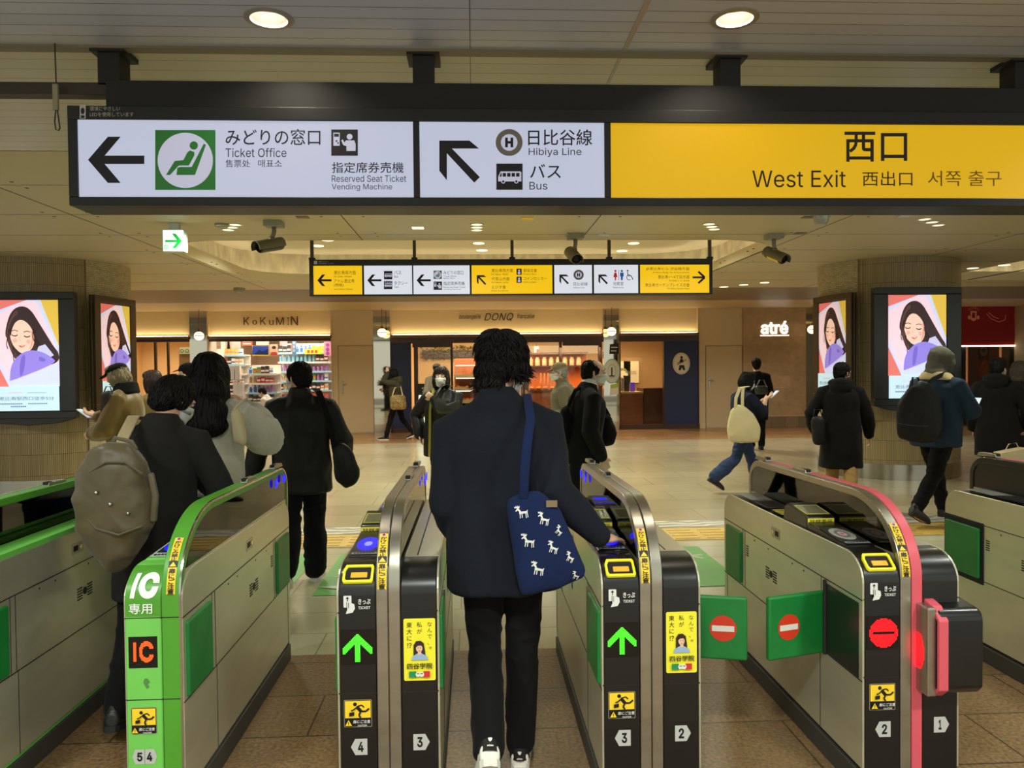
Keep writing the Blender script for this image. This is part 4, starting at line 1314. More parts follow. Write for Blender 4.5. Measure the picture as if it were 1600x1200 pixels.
for k, (s_, e_) in enumerate((('JR恵比寿ビル 渋谷橋方面', 'JR Ebisu Bldg. for Shibuyabashi'), ('恵比寿1〜4丁目方面', 'for Ebisu 1-4-chome'), ('恵比寿ガーデンプレイス方面', 'for Ebisu Garden Place'))):
    y = 417.5 + 12.5 * k; w_ = (68, 49, 69)[k]; T(a, s_, 1077 - w_, y, 1077, y + 5.6, BL2); T(a, e_, 1077 - (58, 32, 34)[k], y + 7, 1077, y + 9.8, BL2)
a.rect(1082, 435.0, 1100, 432.0, SIGNTXT); a.path([(1091, 424.5), (1101, 433.5), (1091, 442.5)], 3.2, SIGNTXT); a.build('lettering', p2[6])
a = sign_art(s2, S2, ox2, oz2, lift=.014); a.rect(491, 413, 496, 408, gt); T(a, '環境にやさしい', 498, 408, 514, 410, gt); T(a, 'LEDを使用しています', 498, 411, 522, 413, gt); a.build('lettering', s2)
for px in (486, 647, 800.5, 953, 1111):
    X = XZ(px, 400, S2)[0] - ox2
    top = (CEIL + .52 if True else CEIL)
    bm = bmesh.new(); box(bm, X - .018, .04, zt_ - oz2 - .01, X + .018, .075, top - oz2)
    obj('hanger_post', bm, M('post_bronze', (74, 66, 50), .4, .5), s2)
    bm = bmesh.new(); box(bm, X - .035, .03, zt_ - oz2 - .002, X + .035, .09, zt_ - oz2 + .03); obj('post_foot', bm, SIGNBLK, s2, bevel=.004)

# ------------------------------------------------------------------ ceiling fixtures
def on_ceiling(px, py): return onZ(px, py, CEIL)
# large round downlights
chrome_in = M('reflector', (120, 118, 110), .38, .9)
for px, lab in ((420, 'round chrome downlight in the strip ceiling above the ticket office panel'), (1148, 'round chrome downlight in the strip ceiling above the yellow sign panel')):
    p = on_ceiling(px, 28)
    g = thing('downlight', lab, 'ceiling light', (p.x, p.y, CEIL), 0, 'round chrome downlights')
    bm = bmesh.new(); lathe(bm, [(.098, .002), (.100, -.006), (.076, -.008), (.073, .0)], seg=36, cap=False); obj('trim_ring', bm, M('ring_grey', (170, 165, 150), .35, .4), g, smooth=40)
    bm = bmesh.new(); lathe(bm, [(.076, -.006), (.066, .022), (.050, .048)], seg=36, cap=False); obj('reflector', bm, chrome_in, g, smooth=50)
    bm = bmesh.new(); lathe(bm, [(.040, .046), (0.0, .047)], seg=36); obj('lamp', bm, M('lamp_bright', (255, 245, 225), .5, emis=300, ecol=(255, 244, 224)), g)
def triple(px, py, d, lab, lens=True, spread=.16, Z=CEIL):
    p = onZ(px, py, Z)
    g = thing('downlight_cluster', lab, 'ceiling light', (p.x, p.y, Z), 0, 'downlight clusters in the ceiling')
    for k in (-1, 0, 1):
        bm = bmesh.new(); lathe(bm, [(.075, .002), (.075, -.006), (.058, -.006), (.056, .001)], (d[0] * k * spread, d[1] * k * spread, 0), 20, cap=False); obj('trim_ring', bm, M('ring_pale', (214, 206, 182), .4), g, smooth=40)
        bm = bmesh.new(); lathe(bm, [(.057, -.002), (0, -.0025)], (d[0] * k * spread, d[1] * k * spread, 0), 20); obj('lamp', bm, M('lamp_soft', (255, 245, 225), .5, emis=1.4, ecol=(255, 236, 200)), g)
triple(362, 355, (.5, -.9), 'three downlights stepped beside the left ceiling camera')
triple(745, 355, (0, 1), 'three downlights in line above the middle of the smaller sign')
triple(1112, 354, (-.45, -.9), 'three downlights stepped between the ceiling camera and the dome')
triple(1456, 347, (-.85, -.8), 'three downlights stepped above the right display column', spread=.2)
for px, py, lab in ((497, 384, 'small downlight in the recess beside the second hanger post'), (512, 375, 'small downlight in the recess left of the bronze posts'), (748, 380, 'small downlight in the recess above the middle sign panel'), (753, 391, 'small downlight low in the recess above the middle sign panel'), (990, 380, 'small downlight in the recess right of the middle camera'), (972, 392, 'small downlight low in the recess right of the middle camera')):
    p = onZ(px, py, CEIL + .52)
    bm = bmesh.new(); lathe(bm, [(.09, .0), (.09, -.008), (.065, -.008), (.06, -.004), (0, -.004)], seg=20)
    tag(obj('recess_downlight', bm, M('lamp_soft'), smooth=40, loc=(p.x, p.y, CEIL + .52)), lab, 'ceiling light', 'downlights in the recess')
for k, (px, py, lab) in enumerate(((1162, 457, 'far small downlight row left of the right column'), (1520, 431, 'far small downlight row right of the right column'))):
    p = on_ceiling(px, py - 12)
    bm = bmesh.new()
    for q in (-1, 0, 1): lathe(bm, [(.08, .002), (.08, -.006), (0, -.006)], (q * .25, -q * .35, 0), 16)
    tag(obj('downlight_row', bm, M('lamp_soft'), loc=(p.x, p.y, CEIL)), lab, 'ceiling light')

# security cameras
def cctv(px, py_top, py_body, px_body, yaw, pitch, lab, tape=False):
    p = on_ceiling(px, py_top)
    g = thing('security_camera', lab, 'camera', (p.x, p.y, CEIL), 0, 'ceiling security cameras')
    metal = M('camera_grey', (124, 118, 98), .4, .5); dark = M('camera_dark', (64, 58, 46), .35, .4)
    bm = bmesh.new(); box(bm, -.085, -.085, -.055, .085, .085, 0); obj('mount_box', bm, M('mount_grey', (150, 146, 128), .5), g, bevel=.004)
    b = onY(px_body, py_body, p.y); zz = b.z - CEIL; xx = b.x - p.x
    bm = bmesh.new(); tube(bm, [(0, 0, -.05), (0, 0, zz * .45), (xx * .5, 0, zz * .72)], [.024, .022, .02], 12); ell(bm, (xx * .5, 0, zz * .72), (.032,) * 3, sub=2); obj('arm', bm, metal, g, smooth=50)
    R = Matrix.Rotation(yaw, 4, 'Z') @ Matrix.Rotation(pitch, 4, 'X')
    def tr(bm): bmesh.ops.transform(bm, matrix=Matrix.Translation((xx, 0, zz)) @ R, verts=bm.verts[:])
    bm = bmesh.new(); lathe(bm, [(0, .15), (.05, .15), (.058, .13), (.058, -.12), (.05, -.13), (.05, -.10), (0, -.10)], axis='y', seg=20); tr(bm); c = obj('camera_body', bm, dark, g, smooth=35)
    bm = bmesh.new(); prism(bm, arc(0, 0, .07, .07, 200, -20, 12) + arc(0, 0, .064, .064, -20, 200, 12), 'y', -.17, .15); tr(bm); obj('sun_hood', bm, metal, c, smooth=40)
    bm = bmesh.new(); lathe(bm, [(.045, -.105), (.03, -.115), (0, -.116)], axis='y', seg=18); tr(bm); obj('lens', bm, RUBBER, c)
    if tape:
        bm = bmesh.new(); prism(bm, arc(0, 0, .0595, .0595, 170, 250, 8) + arc(0, 0, .0585, .0585, 250, 170, 8), 'y', -.10, .08); tr(bm); obj('label', bm, YEL, c)
cctv(428, 346, 384, 421, math.radians(-38), math.radians(14), 'tilted security camera under the ceiling right of the green arrow sign')
cctv(899, 366, 400, 896, math.radians(8), math.radians(24), 'security camera pointing down in front of the smaller hanging sign')
cctv(1209, 366, 400, 1212, math.radians(22), math.radians(24), 'security camera with a yellow label left of the right column', True)
# dome lamp, smoke detector, small plates
p = on_ceiling(1283, 331)
g = thing('dome_camera', 'clear dome fixture on the ceiling under the yellow West Exit panel', 'ceiling fixture', (p.x, p.y, CEIL))
bm = bmesh.new(); lathe(bm, [(.10, 0), (.105, -.02), (.09, -.03), (.0, -.03)], seg=28); obj('base', bm, M('mount_grey'), g, smooth=40)
bm = bmesh.new(); lathe(bm, [(.072, -.03), (.068, -.09), (.050, -.125), (0, -.135)], seg=28); obj('dome', bm, M('dome_grey', (168, 168, 160), .1, coat=.5), g, smooth=50)
p = on_ceiling(347, 350)
bm = bmesh.new(); lathe(bm, [(.07, 0), (.07, -.02), (.05, -.035), (0, -.038)], seg=24); tag(obj('smoke_detector', bm, M('mount_grey'), smooth=40, loc=(p.x, p.y, CEIL)), 'small round smoke detector beside the left stepped downlights', 'smoke detector')
p = on_ceiling(374, 450)
bm = bmesh.new(); lathe(bm, [(.10, 0), (.10, -.05), (.07, -.08), (0, -.085)], seg=24); tag(obj('ceiling_speaker', bm, M('mount_grey'), smooth=40, loc=(p.x, p.y, CEIL)), 'pale round fixture on the ceiling above the drugstore front', 'ceiling fixture')
for px, py, lab, m_ in ((473, 339, 'grey flat plate on the ceiling above the left camera', M('plate_brown', (110, 96, 70), .5)), (1263, 339, 'brown flat plate on the ceiling left of the dome', M('plate_brown')), (1250, 364, 'brown flat plate on the ceiling behind the right camera', M('plate_brown')), (824, 341, 'tiny yellow tag stuck on the ceiling near the middle downlights', YEL), (943, 367, 'pale flat plate at the recess edge above the middle camera', M('plate_pale', (206, 206, 200), .4)), (1414, 337, 'small white plate on the ceiling above the right column', M('plate_pale')), (653, 356, 'single small round downlight left of the middle cluster', M('lamp_soft'))):
    p = on_ceiling(px, py)
    bm = bmesh.new(); box(bm, -.06, -.05, -.006, .06, .05, 0); tag(obj('ceiling_plate', bm, m_, bevel=.002, loc=(p.x, p.y, CEIL)), lab, 'ceiling plate')
# green emergency exit sign
EY = 7.75
ex0, ez1 = XZ(253, 358, EY); ex1, ez0 = XZ(288.5, 393.5, EY)
g = thing('exit_sign', 'small lit white exit sign with a green arrow under the ceiling', 'exit sign', ((ex0 + ex1) / 2, EY, ez0))
w_, h_ = ex1 - ex0, ez1 - ez0
bm = bmesh.new(); box(bm, -w_ / 2, 0, 0, w_ / 2, .09, h_); box(bm, -.05, .02, h_, .05, .07, CEIL - ez0); obj('housing', bm, M('exit_white', (200, 206, 198), .5), g, bevel=.003)
bm = bmesh.new(); box(bm, -w_ / 2 + .01, -.003, .01, w_ / 2 - .01, .0, h_ - .01); pl = obj('lit_panel', bm, M('exit_lit', (235, 255, 245), .4, emis=1.1, ecol=(226, 255, 240)), g)
a = Art((0, -.003, 0), (1, 0, 0), (0, 0, 1)); EG = M('exit_green', (20, 190, 70), .5, emis=.5)
a.rect(-w_ * .36, h_ * .42, w_ * .28, h_ * .52, EG); a.poly([(-w_ * .05, h_ * .80), (w_ * .12, h_ * .80), (w_ * .40, h_ * .47), (w_ * .12, h_ * .16), (-w_ * .05, h_ * .16), (w_ * .20, h_ * .47)], EG)
a.path([(-w_ * .40, h_ * .10), (-w_ * .40, h_ * .28), (-w_ * .22, h_ * .28), (-w_ * .22, h_ * .10)], .006, EG); a.path([(-w_ * .34, h_ * .24), (-w_ * .30, h_ * .16), (-w_ * .34, h_ * .10)], .008, EG)
a.build('arrow_mark', pl)

# ------------------------------------------------------------------ round display columns
def uv_cyl(name, r, a0, a1, z0, z1, mats, c, seg=48):
    """part of a cylinder wall with u = arc length and v = height"""
    bm = bmesh.new(); uvl = bm.loops.layers.uv.new('UVMap')
    n = max(3, int(seg * abs(a1 - a0) / (2 * PI)) + 1)
    A = [a0 + (a1 - a0) * i / n for i in range(n + 1)]
    lo = [bm.verts.new((c[0] + r * math.sin(t), c[1] - r * math.cos(t), z0)) for t in A]
    hi = [bm.verts.new((c[0] + r * math.sin(t), c[1] - r * math.cos(t), z1)) for t in A]
    for i in range(n):
        f = bm.faces.new((lo[i], lo[i + 1], hi[i + 1], hi[i]))
        for lp, (k, z) in zip(f.loops, ((i, z0), (i + 1, z0), (i + 1, z1), (i, z1))): lp[uvl].uv = (A[k] * r, z)
    o = obj(name, bm, mats, smooth=60)
    return o
ribbed = tile_mat('ribbed_tile', (164, 144, 100), (148, 128, 88), (84, 70, 44), 0.022, 0.27, 0.0028, 0.42, 0.0, big=0.05, bump=0.6, axes='uv')
mosaic = tile_mat('split_stone', (186, 172, 138), (166, 152, 120), (128, 116, 90), 0.075, 0.026, 0.002, 0.6, 0.45, speck=0.14, sscale=40, big=0.06, bump=0.6, axes='uv')
steelc = M('column_steel', (176, 172, 160), .18, 1.0)
RC = .947
def column(cx, cy, sign, n):
    """azimuth 0 faces the camera (-Y); sign +1: stone sector towards -X (right column), -1 the mirror of it"""
    face = math.atan2(-cx, cy) if False else math.atan2(cx, cy)    # turn so azimuth 0 looks at the camera
    z = lambda t: -face + t if False else t - face
    b = sign * math.radians(-22); far = sign * math.radians(-115); oth = sign * math.radians(95)
    c = (cx, cy)
    p = struct(uv_cyl('column_ribbed_%d' % n if False else 'column_ribbed', RC, min(z(b), z(oth)), max(z(b), z(oth)), .215, CEIL, ribbed, c))
    p = struct(uv_cyl('column_stone', RC + .004, min(z(b), z(far)), max(z(b), z(far)), .215, CEIL, mosaic, c))
    p = struct(uv_cyl('column_back', RC, max(z(far), z(oth)), min(z(far), z(oth)) + 2 * PI, .0, CEIL, ribbed, c))
    bm = bmesh.new(); lathe(bm, [(RC - .02, 0), (RC + .010, 0), (RC + .010, .215), (RC - .02, .22)], (cx, cy, 0), 64); struct(obj('column_base', bm, steelc, smooth=40))
    bm = bmesh.new()
    for t in (b, oth): 
        x, y = cx + RC * math.sin(z(t)), cy - RC * math.cos(z(t))
        lathe(bm, [(.012, .215), (.012, CEIL)], (x, y, 0), 8)
    struct(obj('column_trim', bm, M('trim_bronze', (120, 104, 72), .4, .5)))
    return c, z
def ad_art(parent, w, h, lum):
    """advert on a screen: tilted print with a smiling woman in lilac, text strip below; origin at the lower left"""
    E = lambda n, c: M('ad_%s_%d' % (n, int(lum * 10)), c, .25, emis=lum)
    bg, yel, frm, inner, sky = E('coral', (226, 116, 108)), E('ochre', (222, 186, 70)), E('print', (206, 214, 246)), E('pink', (244, 210, 224)), E('sky', (196, 226, 244))
    hair, hair2, skin, skin2, lil, lil2, lip, ink, coll = E('hair', (48, 28, 30)), E('hair2', (84, 52, 46)), E('skin', (246, 204, 184)), E('skin2', (226, 160, 140)), E('lilac', (146, 128, 228)), E('lilac2', (118, 98, 206)), E('lip', (206, 80, 84)), E('ink', (90, 100, 120)), E('collar', (200, 198, 236))
    a = Art((-w / 2, 0, 0), (w, 0, 0), (0, 0, h), conv=lambda x, y: (x, 1 - y), lift=.0015, step=.0004)
    def sm(p):                                   # round the corners of a drawn shape
        for _ in range(2): p = [q for i in range(len(p)) for q in ((p[i][0] * .75 + p[(i + 1) % len(p)][0] * .25, p[i][1] * .75 + p[(i + 1) % len(p)][1] * .25), (p[i][0] * .25 + p[(i + 1) % len(p)][0] * .75, p[i][1] * .25 + p[(i + 1) % len(p)][1] * .75))]
        return p
    # coordinates run 0..1 across and 0..1 downwards over the screen
    a.rect(0, 0.78, 1, 0, bg)
    a.poly([(.62, 0), (.97, 0), (1, .0), (1, .48), (.72, .0)], yel)
    a.poly([(0, .11), (.52, 0), (.73, 0), (1, .42), (1, .62), (1, .78), (.23, .78), (0, .50)], frm)
    a.poly([(0, .15), (.50, .012), (.66, .012), (1, .50), (1, .565), (.255, .735), (0, .44)], inner)
    a.poly(sm([(.22, .20), (.28, .11), (.38, .06), (.50, .055), (.60, .10), (.68, .18), (.80, .30), (.92, .42), (1, .48), (1, .56), (.80, .60), (.50, .52), (.34, .55), (.30, .48), (.24, .36), (.18, .32)]), hair)
    a.poly(sm([(.23, .22), (.34, .09), (.40, .10), (.34, .19), (.28, .30), (.28, .42), (.37, .50), (.34, .54), (.28, .48), (.20, .34)]), hair2)
    a.disc(.445, .325, .185, skin, ry=.145, rot=.25, n=36)
    a.poly(sm([(.29, .37), (.36, .455), (.46, .49), (.59, .45), (.645, .35), (.50, .24), (.28, .28)]), skin)
    a.poly(sm([(.57, .25), (.64, .32), (.60, .42), (.54, .46), (.60, .36)]), skin2)
    a.poly(sm([(.24, .26), (.33, .14), (.44, .12), (.58, .15), (.69, .28), (.68, .42), (.64, .36), (.60, .26), (.52, .20), (.44, .175), (.36, .19), (.30, .25), (.27, .34)]), hair)
    for (cx, cy) in ((.335, .315), (.525, .325)):
        a.path([(cx - .05, cy - .003), (cx - .02, cy + .008), (cx + .02, cy + .008), (cx + .045, cy - .002)], .010, hair)
        a.path([(cx - .055, cy - .035), (cx, cy - .045), (cx + .05, cy - .034)], .007, hair2)
    a.path([(.425, .32), (.405, .36), (.43, .365)], .007, skin2)
    a.disc(.34, .365, .035, E('blush', (244, 172, 160)), ry=.02); a.disc(.545, .375, .035, E('blush', (244, 172, 160)), ry=.02)
    a.poly(sm([(.385, .405), (.44, .412), (.51, .398), (.46, .428), (.42, .428)]), lip); a.poly([(.405, .410), (.44, .414), (.485, .405), (.45, .418)], E('teeth', (250, 240, 236)))
    for x0, x1, y1 in ((.25, .21, .44), (.27, .30, .56), (.64, .70, .46), (.62, .66, .44)):
        a.path([(x0, .26), (x0 * .8 + x1 * .2 - .015, .34), (x1, .40), (x1 + .02, y1)], .012, hair)
    a.poly([(.70, .42), (.80, .40), (.93, .50), (.80, .54), (.66, .48)], coll)
    a.poly(sm([(.25, .72), (.27, .60), (.34, .53), (.46, .47), (.60, .45), (.76, .47), (.90, .52), (.98, .57), (.255, .735)]), lil)
    a.poly(sm([(.42, .52), (.50, .48), (.49, .58), (.45, .68), (.40, .69)]), lil2)
    a.poly(sm([(.70, .50), (.84, .55), (.70, .56)]), lil2)
    a.rect(0, 1, 1, .78, sky)
    T2 = lambda s_, x0, y0, x1, y1, m, it=0: a.text(s_, x0, y1, x1, y0, m, 0, it)
    rose = E('rose', (222, 140, 160))            # lines too small to read in the photo stay unreadable strokes
    a.path([(.22 + .012 * i, .835 + .009 * math.sin(i * 1.9)) for i in range(20)], .004, rose)
    a.path([(.52 + .012 * i, .836 + .004 * math.sin(i * 2.3)) for i in range(26)], .003, ink)
    T2('恵比寿駅西口徒歩5分', .10, .87, .93, .905, ink)
    for x0, x1, y in ((.10, .46, .930), (.54, .86, .930), (.28, .52, .955)):
        for i in range(int((x1 - x0) / .03)): a.rect(x0 + .03 * i, y + .010, x0 + .03 * i + .022, y, ink)
    return a.build('advert', parent)
def display(c, z, az, w, h, zc, label, sign, flat_yaw=None, lum=.9, out=.05, thick=.16, mx=.20, frame_m=None):
    """portrait screen in a dark curved housing, standing proud of the column"""
    t = z(az); yaw = t if flat_yaw is None else flat_yaw
    x, y = c[0] + (RC + out) * math.sin(t), c[1] - (RC + out) * math.cos(t)
    g = thing('display', label, 'screen', (x, y, zc - h / 2), yaw, 'advertising screens on the columns')
    fm = frame_m or M('display_housing', (30, 27, 24), .30, var=.1)
    W = w / 2 + mx
    bm = bmesh.new()
    # hollow frame: front ring around the screen, curved back box
    top, bot = h + .10, -.14
    out_ = [(-W, top), (W, top), (W, bot * .7), (W * .6, bot * 1.15), (0, bot * 1.35), (-W * .6, bot * 1.15), (-W, bot * .7)]
    prism(bm, out_, 'y', .03, .075); box(bm, -W * .5, .07, 0, W * .5, out + .03, h)
    box(bm, -W, -.02, h + .012, W, .035, top); box(bm, -W, -.02, bot * .7, W, .035, -.012)
    box(bm, -W, -.02, -.012, -w / 2 - .008, .035, h + .012); box(bm, w / 2 + .008, -.02, -.012, W, .035, h + .012)
    obj('housing', bm, fm, g, bevel=.008)
    bm = bmesh.new(); box(bm, -w / 2 - .01, .004, -.014, w / 2 + .01, .02, h + .014); s = obj('screen', bm, M('screen_black'), g)
    ar = ad_art(s, w, h, lum); ar.location = (0, .002, 0)
    return g
cR, zR = column(6.10, 11.06, 1, 2)
cL, zL = column(-5.77, 10.92, -1, 1)
bz_ = M('display_bronze', (74, 58, 38), .28, .35)
display(cR, zR, math.radians(20), .79, 1.38, 1.82, 'advertising screen facing us on the right column behind the hooded man', 1, flat_yaw=math.radians(-1), lum=.85, out=.12)
display(cL, zL, math.radians(-17), .79, 1.38, 1.80, 'advertising screen at the left edge on the left column', -1, flat_yaw=math.radians(1), lum=.85, out=.12)
display(cR, zR, math.radians(-42), .62, 1.30, 1.83, 'glossy advertising screen on the stone side of the right column', 1, flat_yaw=math.radians(-80), lum=.40, mx=.12, frame_m=bz_, out=.10)
display(cL, zL, math.radians(42), .62, 1.30, 1.83, 'glossy advertising screen on the stone side of the left column', -1, flat_yaw=math.radians(80), lum=.40, mx=.12, frame_m=bz_, out=.10)

# ------------------------------------------------------------------ shop fronts, 62 px per metre
def fx(px): return XZ(px, 575, F_Y)[0]
def fz(px, py): return XZ(px, py, F_Y)[1]
def wallbox(name, px0, px1, z0, z1, m, y0=0.0, y1=0.12, smooth=None, bevel=0.0):
    bm = bmesh.new(); box(bm, fx(px0), F_Y + y0, z0, fx(px1), F_Y + y1, z1)
    return struct(obj(name, bm, m, bevel=bevel))
FT = 2.46                                        # underside of the lit fascias
fascia = M('fascia_cream', (214, 192, 148), .55)
def fascia_box(px0, px1, label):
    """signboard band leaning back above a hidden strip light along its foot"""
    x0, x1 = fx(px0), fx(px1)
    bm = bmesh.new(); box(bm, x0, F_Y + .06, FT + .02, x1, F_Y + .12, CEIL); struct(obj('wall_fascia', bm, fascia))
    bm = bmesh.new(); box(bm, x0, F_Y - .10, FT - .10, x1, F_Y + .12, FT - .03); struct(obj('trim_fascia', bm, M('fascia_foot', (110, 80, 46), .5)))
    bm = bmesh.new(); box(bm, x0 + .05, F_Y - .04, FT - .03, x1 - .05, F_Y + .02, FT - .012)
    tag(obj('strip_light', bm, COVE), label, 'strip light')
fascia_box(140, 297, 'strip light along the foot of the plain fascia at the far left')
fascia_box(326, 519, 'strip light along the foot of the drugstore signboard')
fascia_box(611, 942, 'strip light along the foot of the bakery signboard')
fascia_box(968, 1091, 'strip light along the foot of the signboard right of the round sticker mirror')
for px in (326, 519): wallbox('trim_post', px - 1.2, px + 1.2, 0, CEIL, CREAM, -.03)
for px in (611, 942, 968, 1091): wallbox('trim_post', px - .9, px + .9, FT - .05, CEIL, CREAM, -.03)
# cream panels, service doors
wallbox('wall_panel', 519, 584, 0, CEIL, CREAM, .0)
wallbox('wall_panel', 1091, 1160, 0, CEIL, CREAM, .0)
def service_door(px0, px1, pxh, label, n):
    x0, x1 = fx(px0), fx(px1); zt = fz(px0, 541)
    g = thing('door_%d' % n, None, None, ((x0 + x1) / 2, F_Y - .012, 0)); g['kind'] = 'structure'
    w = (x1 - x0) / 2
    bm = bmesh.new(); box(bm, -w, 0, .02, w, .02, zt); obj('door_leaf', bm, M('cream_door', (200, 180, 140), .55), g)
    bm = bmesh.new()
    for (a0, b0_, a1, b1_) in ((-w - .012, 0, -w, zt), (w, 0, w + .012, zt), (-w - .012, zt, w + .012, zt + .012)): box(bm, a0, -.001, b0_, a1, .012, b1_)
    obj('door_gap', bm, M('door_gap', (110, 92, 62), .6), g)
    hx = fx(pxh) - (x0 + x1) / 2
    bm = bmesh.new(); box(bm, hx - .02, -.015, .98, hx + .02, 0, 1.30); h_ = obj('handle_plate', bm, STEEL, g, bevel=.004)
    bm = bmesh.new(); tube(bm, [(hx, -.01, 1.22), (hx, -.05, 1.22), (hx + .09, -.05, 1.215)], [.012] * 3, 10); obj('handle', bm, STEEL, h_)
service_door(529, 583, 535, '', 1); service_door(1103, 1159, 1108, '', 2)
# mirror pilasters
def mirror(px0, px1, n):
    wallbox('wall_mirror', px0, px1, 0, CEIL, MIRROR, -.02)
for n, (a0, a1) in enumerate(((297.5, 325), (584, 610), (943, 967), (1258, 1279))): mirror(a0, a1, n)
# stone wall with the lit word
struct(wallbox('wall_stone', 1160, 1258, .28, CEIL, tile_mat('stone_panels', (186, 156, 114), (172, 142, 102), (160, 132, 96), 0.62, 0.33, 0.002, .5, .37, speck=.10, sscale=8, big=.10, bump=.1, axes='xz'), -.05))
wallbox('baseboard_stone', 1160, 1258, 0, .28, tile_mat('stone_base', (128, 104, 76), (116, 94, 68), (84, 68, 50), 0.36, 0.4, 0.006, .5, 0, axes='xz'), -.06)
def word(body, px0, py0, px1, py1, m, name, label, bold=0, italic=0, depth=.03, yoff=-.05, cat='shop sign'):
    vs, fs = text_geo(body, bold, italic)
    ax, bx = min(v[0] for v in vs), max(v[0] for v in vs); ay, by = min(v[1] for v in vs), max(v[1] for v in vs)
    X0, X1, Z0, Z1 = fx(px0), fx(px1), fz((px0 + px1) / 2, py1), fz((px0 + px1) / 2, py0)
    bm = bmesh.new()
    V = [bm.verts.new((X0 + (v[0] - ax) / (bx - ax) * (X1 - X0), F_Y + yoff, Z0 + (v[1] - ay) / (by - ay) * (Z1 - Z0))) for v in vs]
    for f in fs:
        try: bm.faces.new([V[i] for i in f])
        except ValueError: pass
    o = tag(obj(name, bm, m), label, cat)
    d_ = o.modifiers.new('depth', 'SOLIDIFY'); d_.thickness = depth; d_.offset = 0
    return o
w_ = word('atré', 1188, 502, 1230, 522, M('lit_letters', (255, 255, 250), .4, emis=3.0), 'wall_sign', 'glowing white underlined word atré on the stone wall', bold=.015)
bm = bmesh.new(); box(bm, fx(1187), F_Y - .05, fz(1208, 525.2), fx(1232), F_Y - .02, fz(1208, 523.4)); obj('underline', bm, M('lit_letters'), w_)
BRZ = M('sign_bronze', (96, 70, 40), .4, .3)
g = thing('shop_sign', 'raised bronze KoKuMiN letters on the drugstore signboard', 'shop sign', (0, 0, 0))
for ch, px0, py0, px1, py1 in (('K', 381, 495.5, 390, 507.5), ('o', 395, 500, 402, 507), ('K', 407, 495.5, 416, 507.5), ('u', 421, 500, 428, 507.5), ('M', 432, 495.5, 444, 507.5), ('I', 449.5, 496, 452, 507.5), ('N', 455, 494, 466, 508)):
    w_ = word(ch, px0, py0, px1, py1, BRZ, 'letter', None, cat=None, yoff=.04, depth=.015); w_.parent = g
g = thing('shop_sign', 'dark italic bakery lettering boulangerie DONQ française on the signboard', 'shop sign', (0, 0, 0))
for body, px0, py0, px1, py1 in (('boulangerie', 718, 491, 752, 499.5), ('DONQ', 757.5, 489, 803, 501.5), ('française', 809, 490, 836, 499)):
    w_ = word(body, px0, py0, px1, py1, M('sign_dark_bronze', (58, 40, 22), .4, .2), 'lettering', None, cat=None, italic=.3, yoff=.04, depth=.012); w_.parent = g
# glass pendant lamps before the mirrors
def pendant(px, py, label, Y=F_Y - .45):
    c = XZ(px, py, Y)
    g = thing('pendant_lamp', label, 'lamp', (c[0], Y, c[1]), 0, 'globe pendant lamps before the mirrors')
    bm = bmesh.new(); ell(bm, (0, 0, 0), (.115, .115, .105), sub=3); obj('globe', bm, M('globe_glow', (255, 236, 200), .4, emis=2.6, ecol=(255, 226, 176)), g, smooth=60)
    bm = bmesh.new(); lathe(bm, [(.116, -.008), (.124, -.008), (.124, .008), (.116, .008)], seg=28); obj('band', bm, M('lamp_brass', (130, 92, 44), .35, .7), g)
    bm = bmesh.new(); lathe(bm, [(.0, .16), (.03, .16), (.035, .09), (.0, .09)], seg=16); obj('cap', bm, M('lamp_brass'), g)
    bm = bmesh.new(); tube(bm, [(0, 0, .15), (0, 0, CEIL - c[1])], [.008, .008], 8); obj('rod', bm, M('lamp_brass'), g)
pendant(311, 525, 'globe pendant lamp before the mirror left of the drugstore')
pendant(597, 520, 'globe pendant lamp before the mirror left of the bakery')
pendant(955.5, 518, 'globe pendant lamp before the mirror right of the bakery')
pendant(1269, 515, 'globe pendant lamp before the mirror beside the right column')
# round sticker and notices on the mirror
a = Art((0, F_Y - .021, 0), (1, 0, 0), (0, 0, 1), conv=lambda px, py: XZ(px, py, F_Y - .021), lift=.002)
a.disc(956, 580, 13, M('sticker_mint', (150, 190, 178), .5), ry=19.5, n=32); a.disc(956, 580, 11.5, M('sticker_pale', (206, 208, 190), .5), ry=17.5, n=32); a.disc(956, 580, 7.2, M('sticker_mint'), ry=11, n=32); a.disc(956, 580, 6.2, M('sticker_pale'), ry=9.5)
a.rect(955, 587, 957, 574, SEAM); a.rect(952, 588.5, 960, 586.5, SEAM)
a.poly([(953, 618), (966, 616), (966, 599), (954, 601)], M('notice_white', (214, 212, 190), .5)); a.poly([(954, 607), (966, 605), (966, 599), (954, 601)], M('notice_lime', (170, 190, 60), .5))
a.poly([(952, 553), (967, 553), (967, 536), (953, 538)], SEAM); a.rect(954.5, 543.5, 965, 542, WHITEINK); a.rect(954.5, 549, 963, 547.6, WHITEINK)
tag(a.build('sticker'), 'round mint sticker and notices on the mirror right of the bakery', 'sticker')

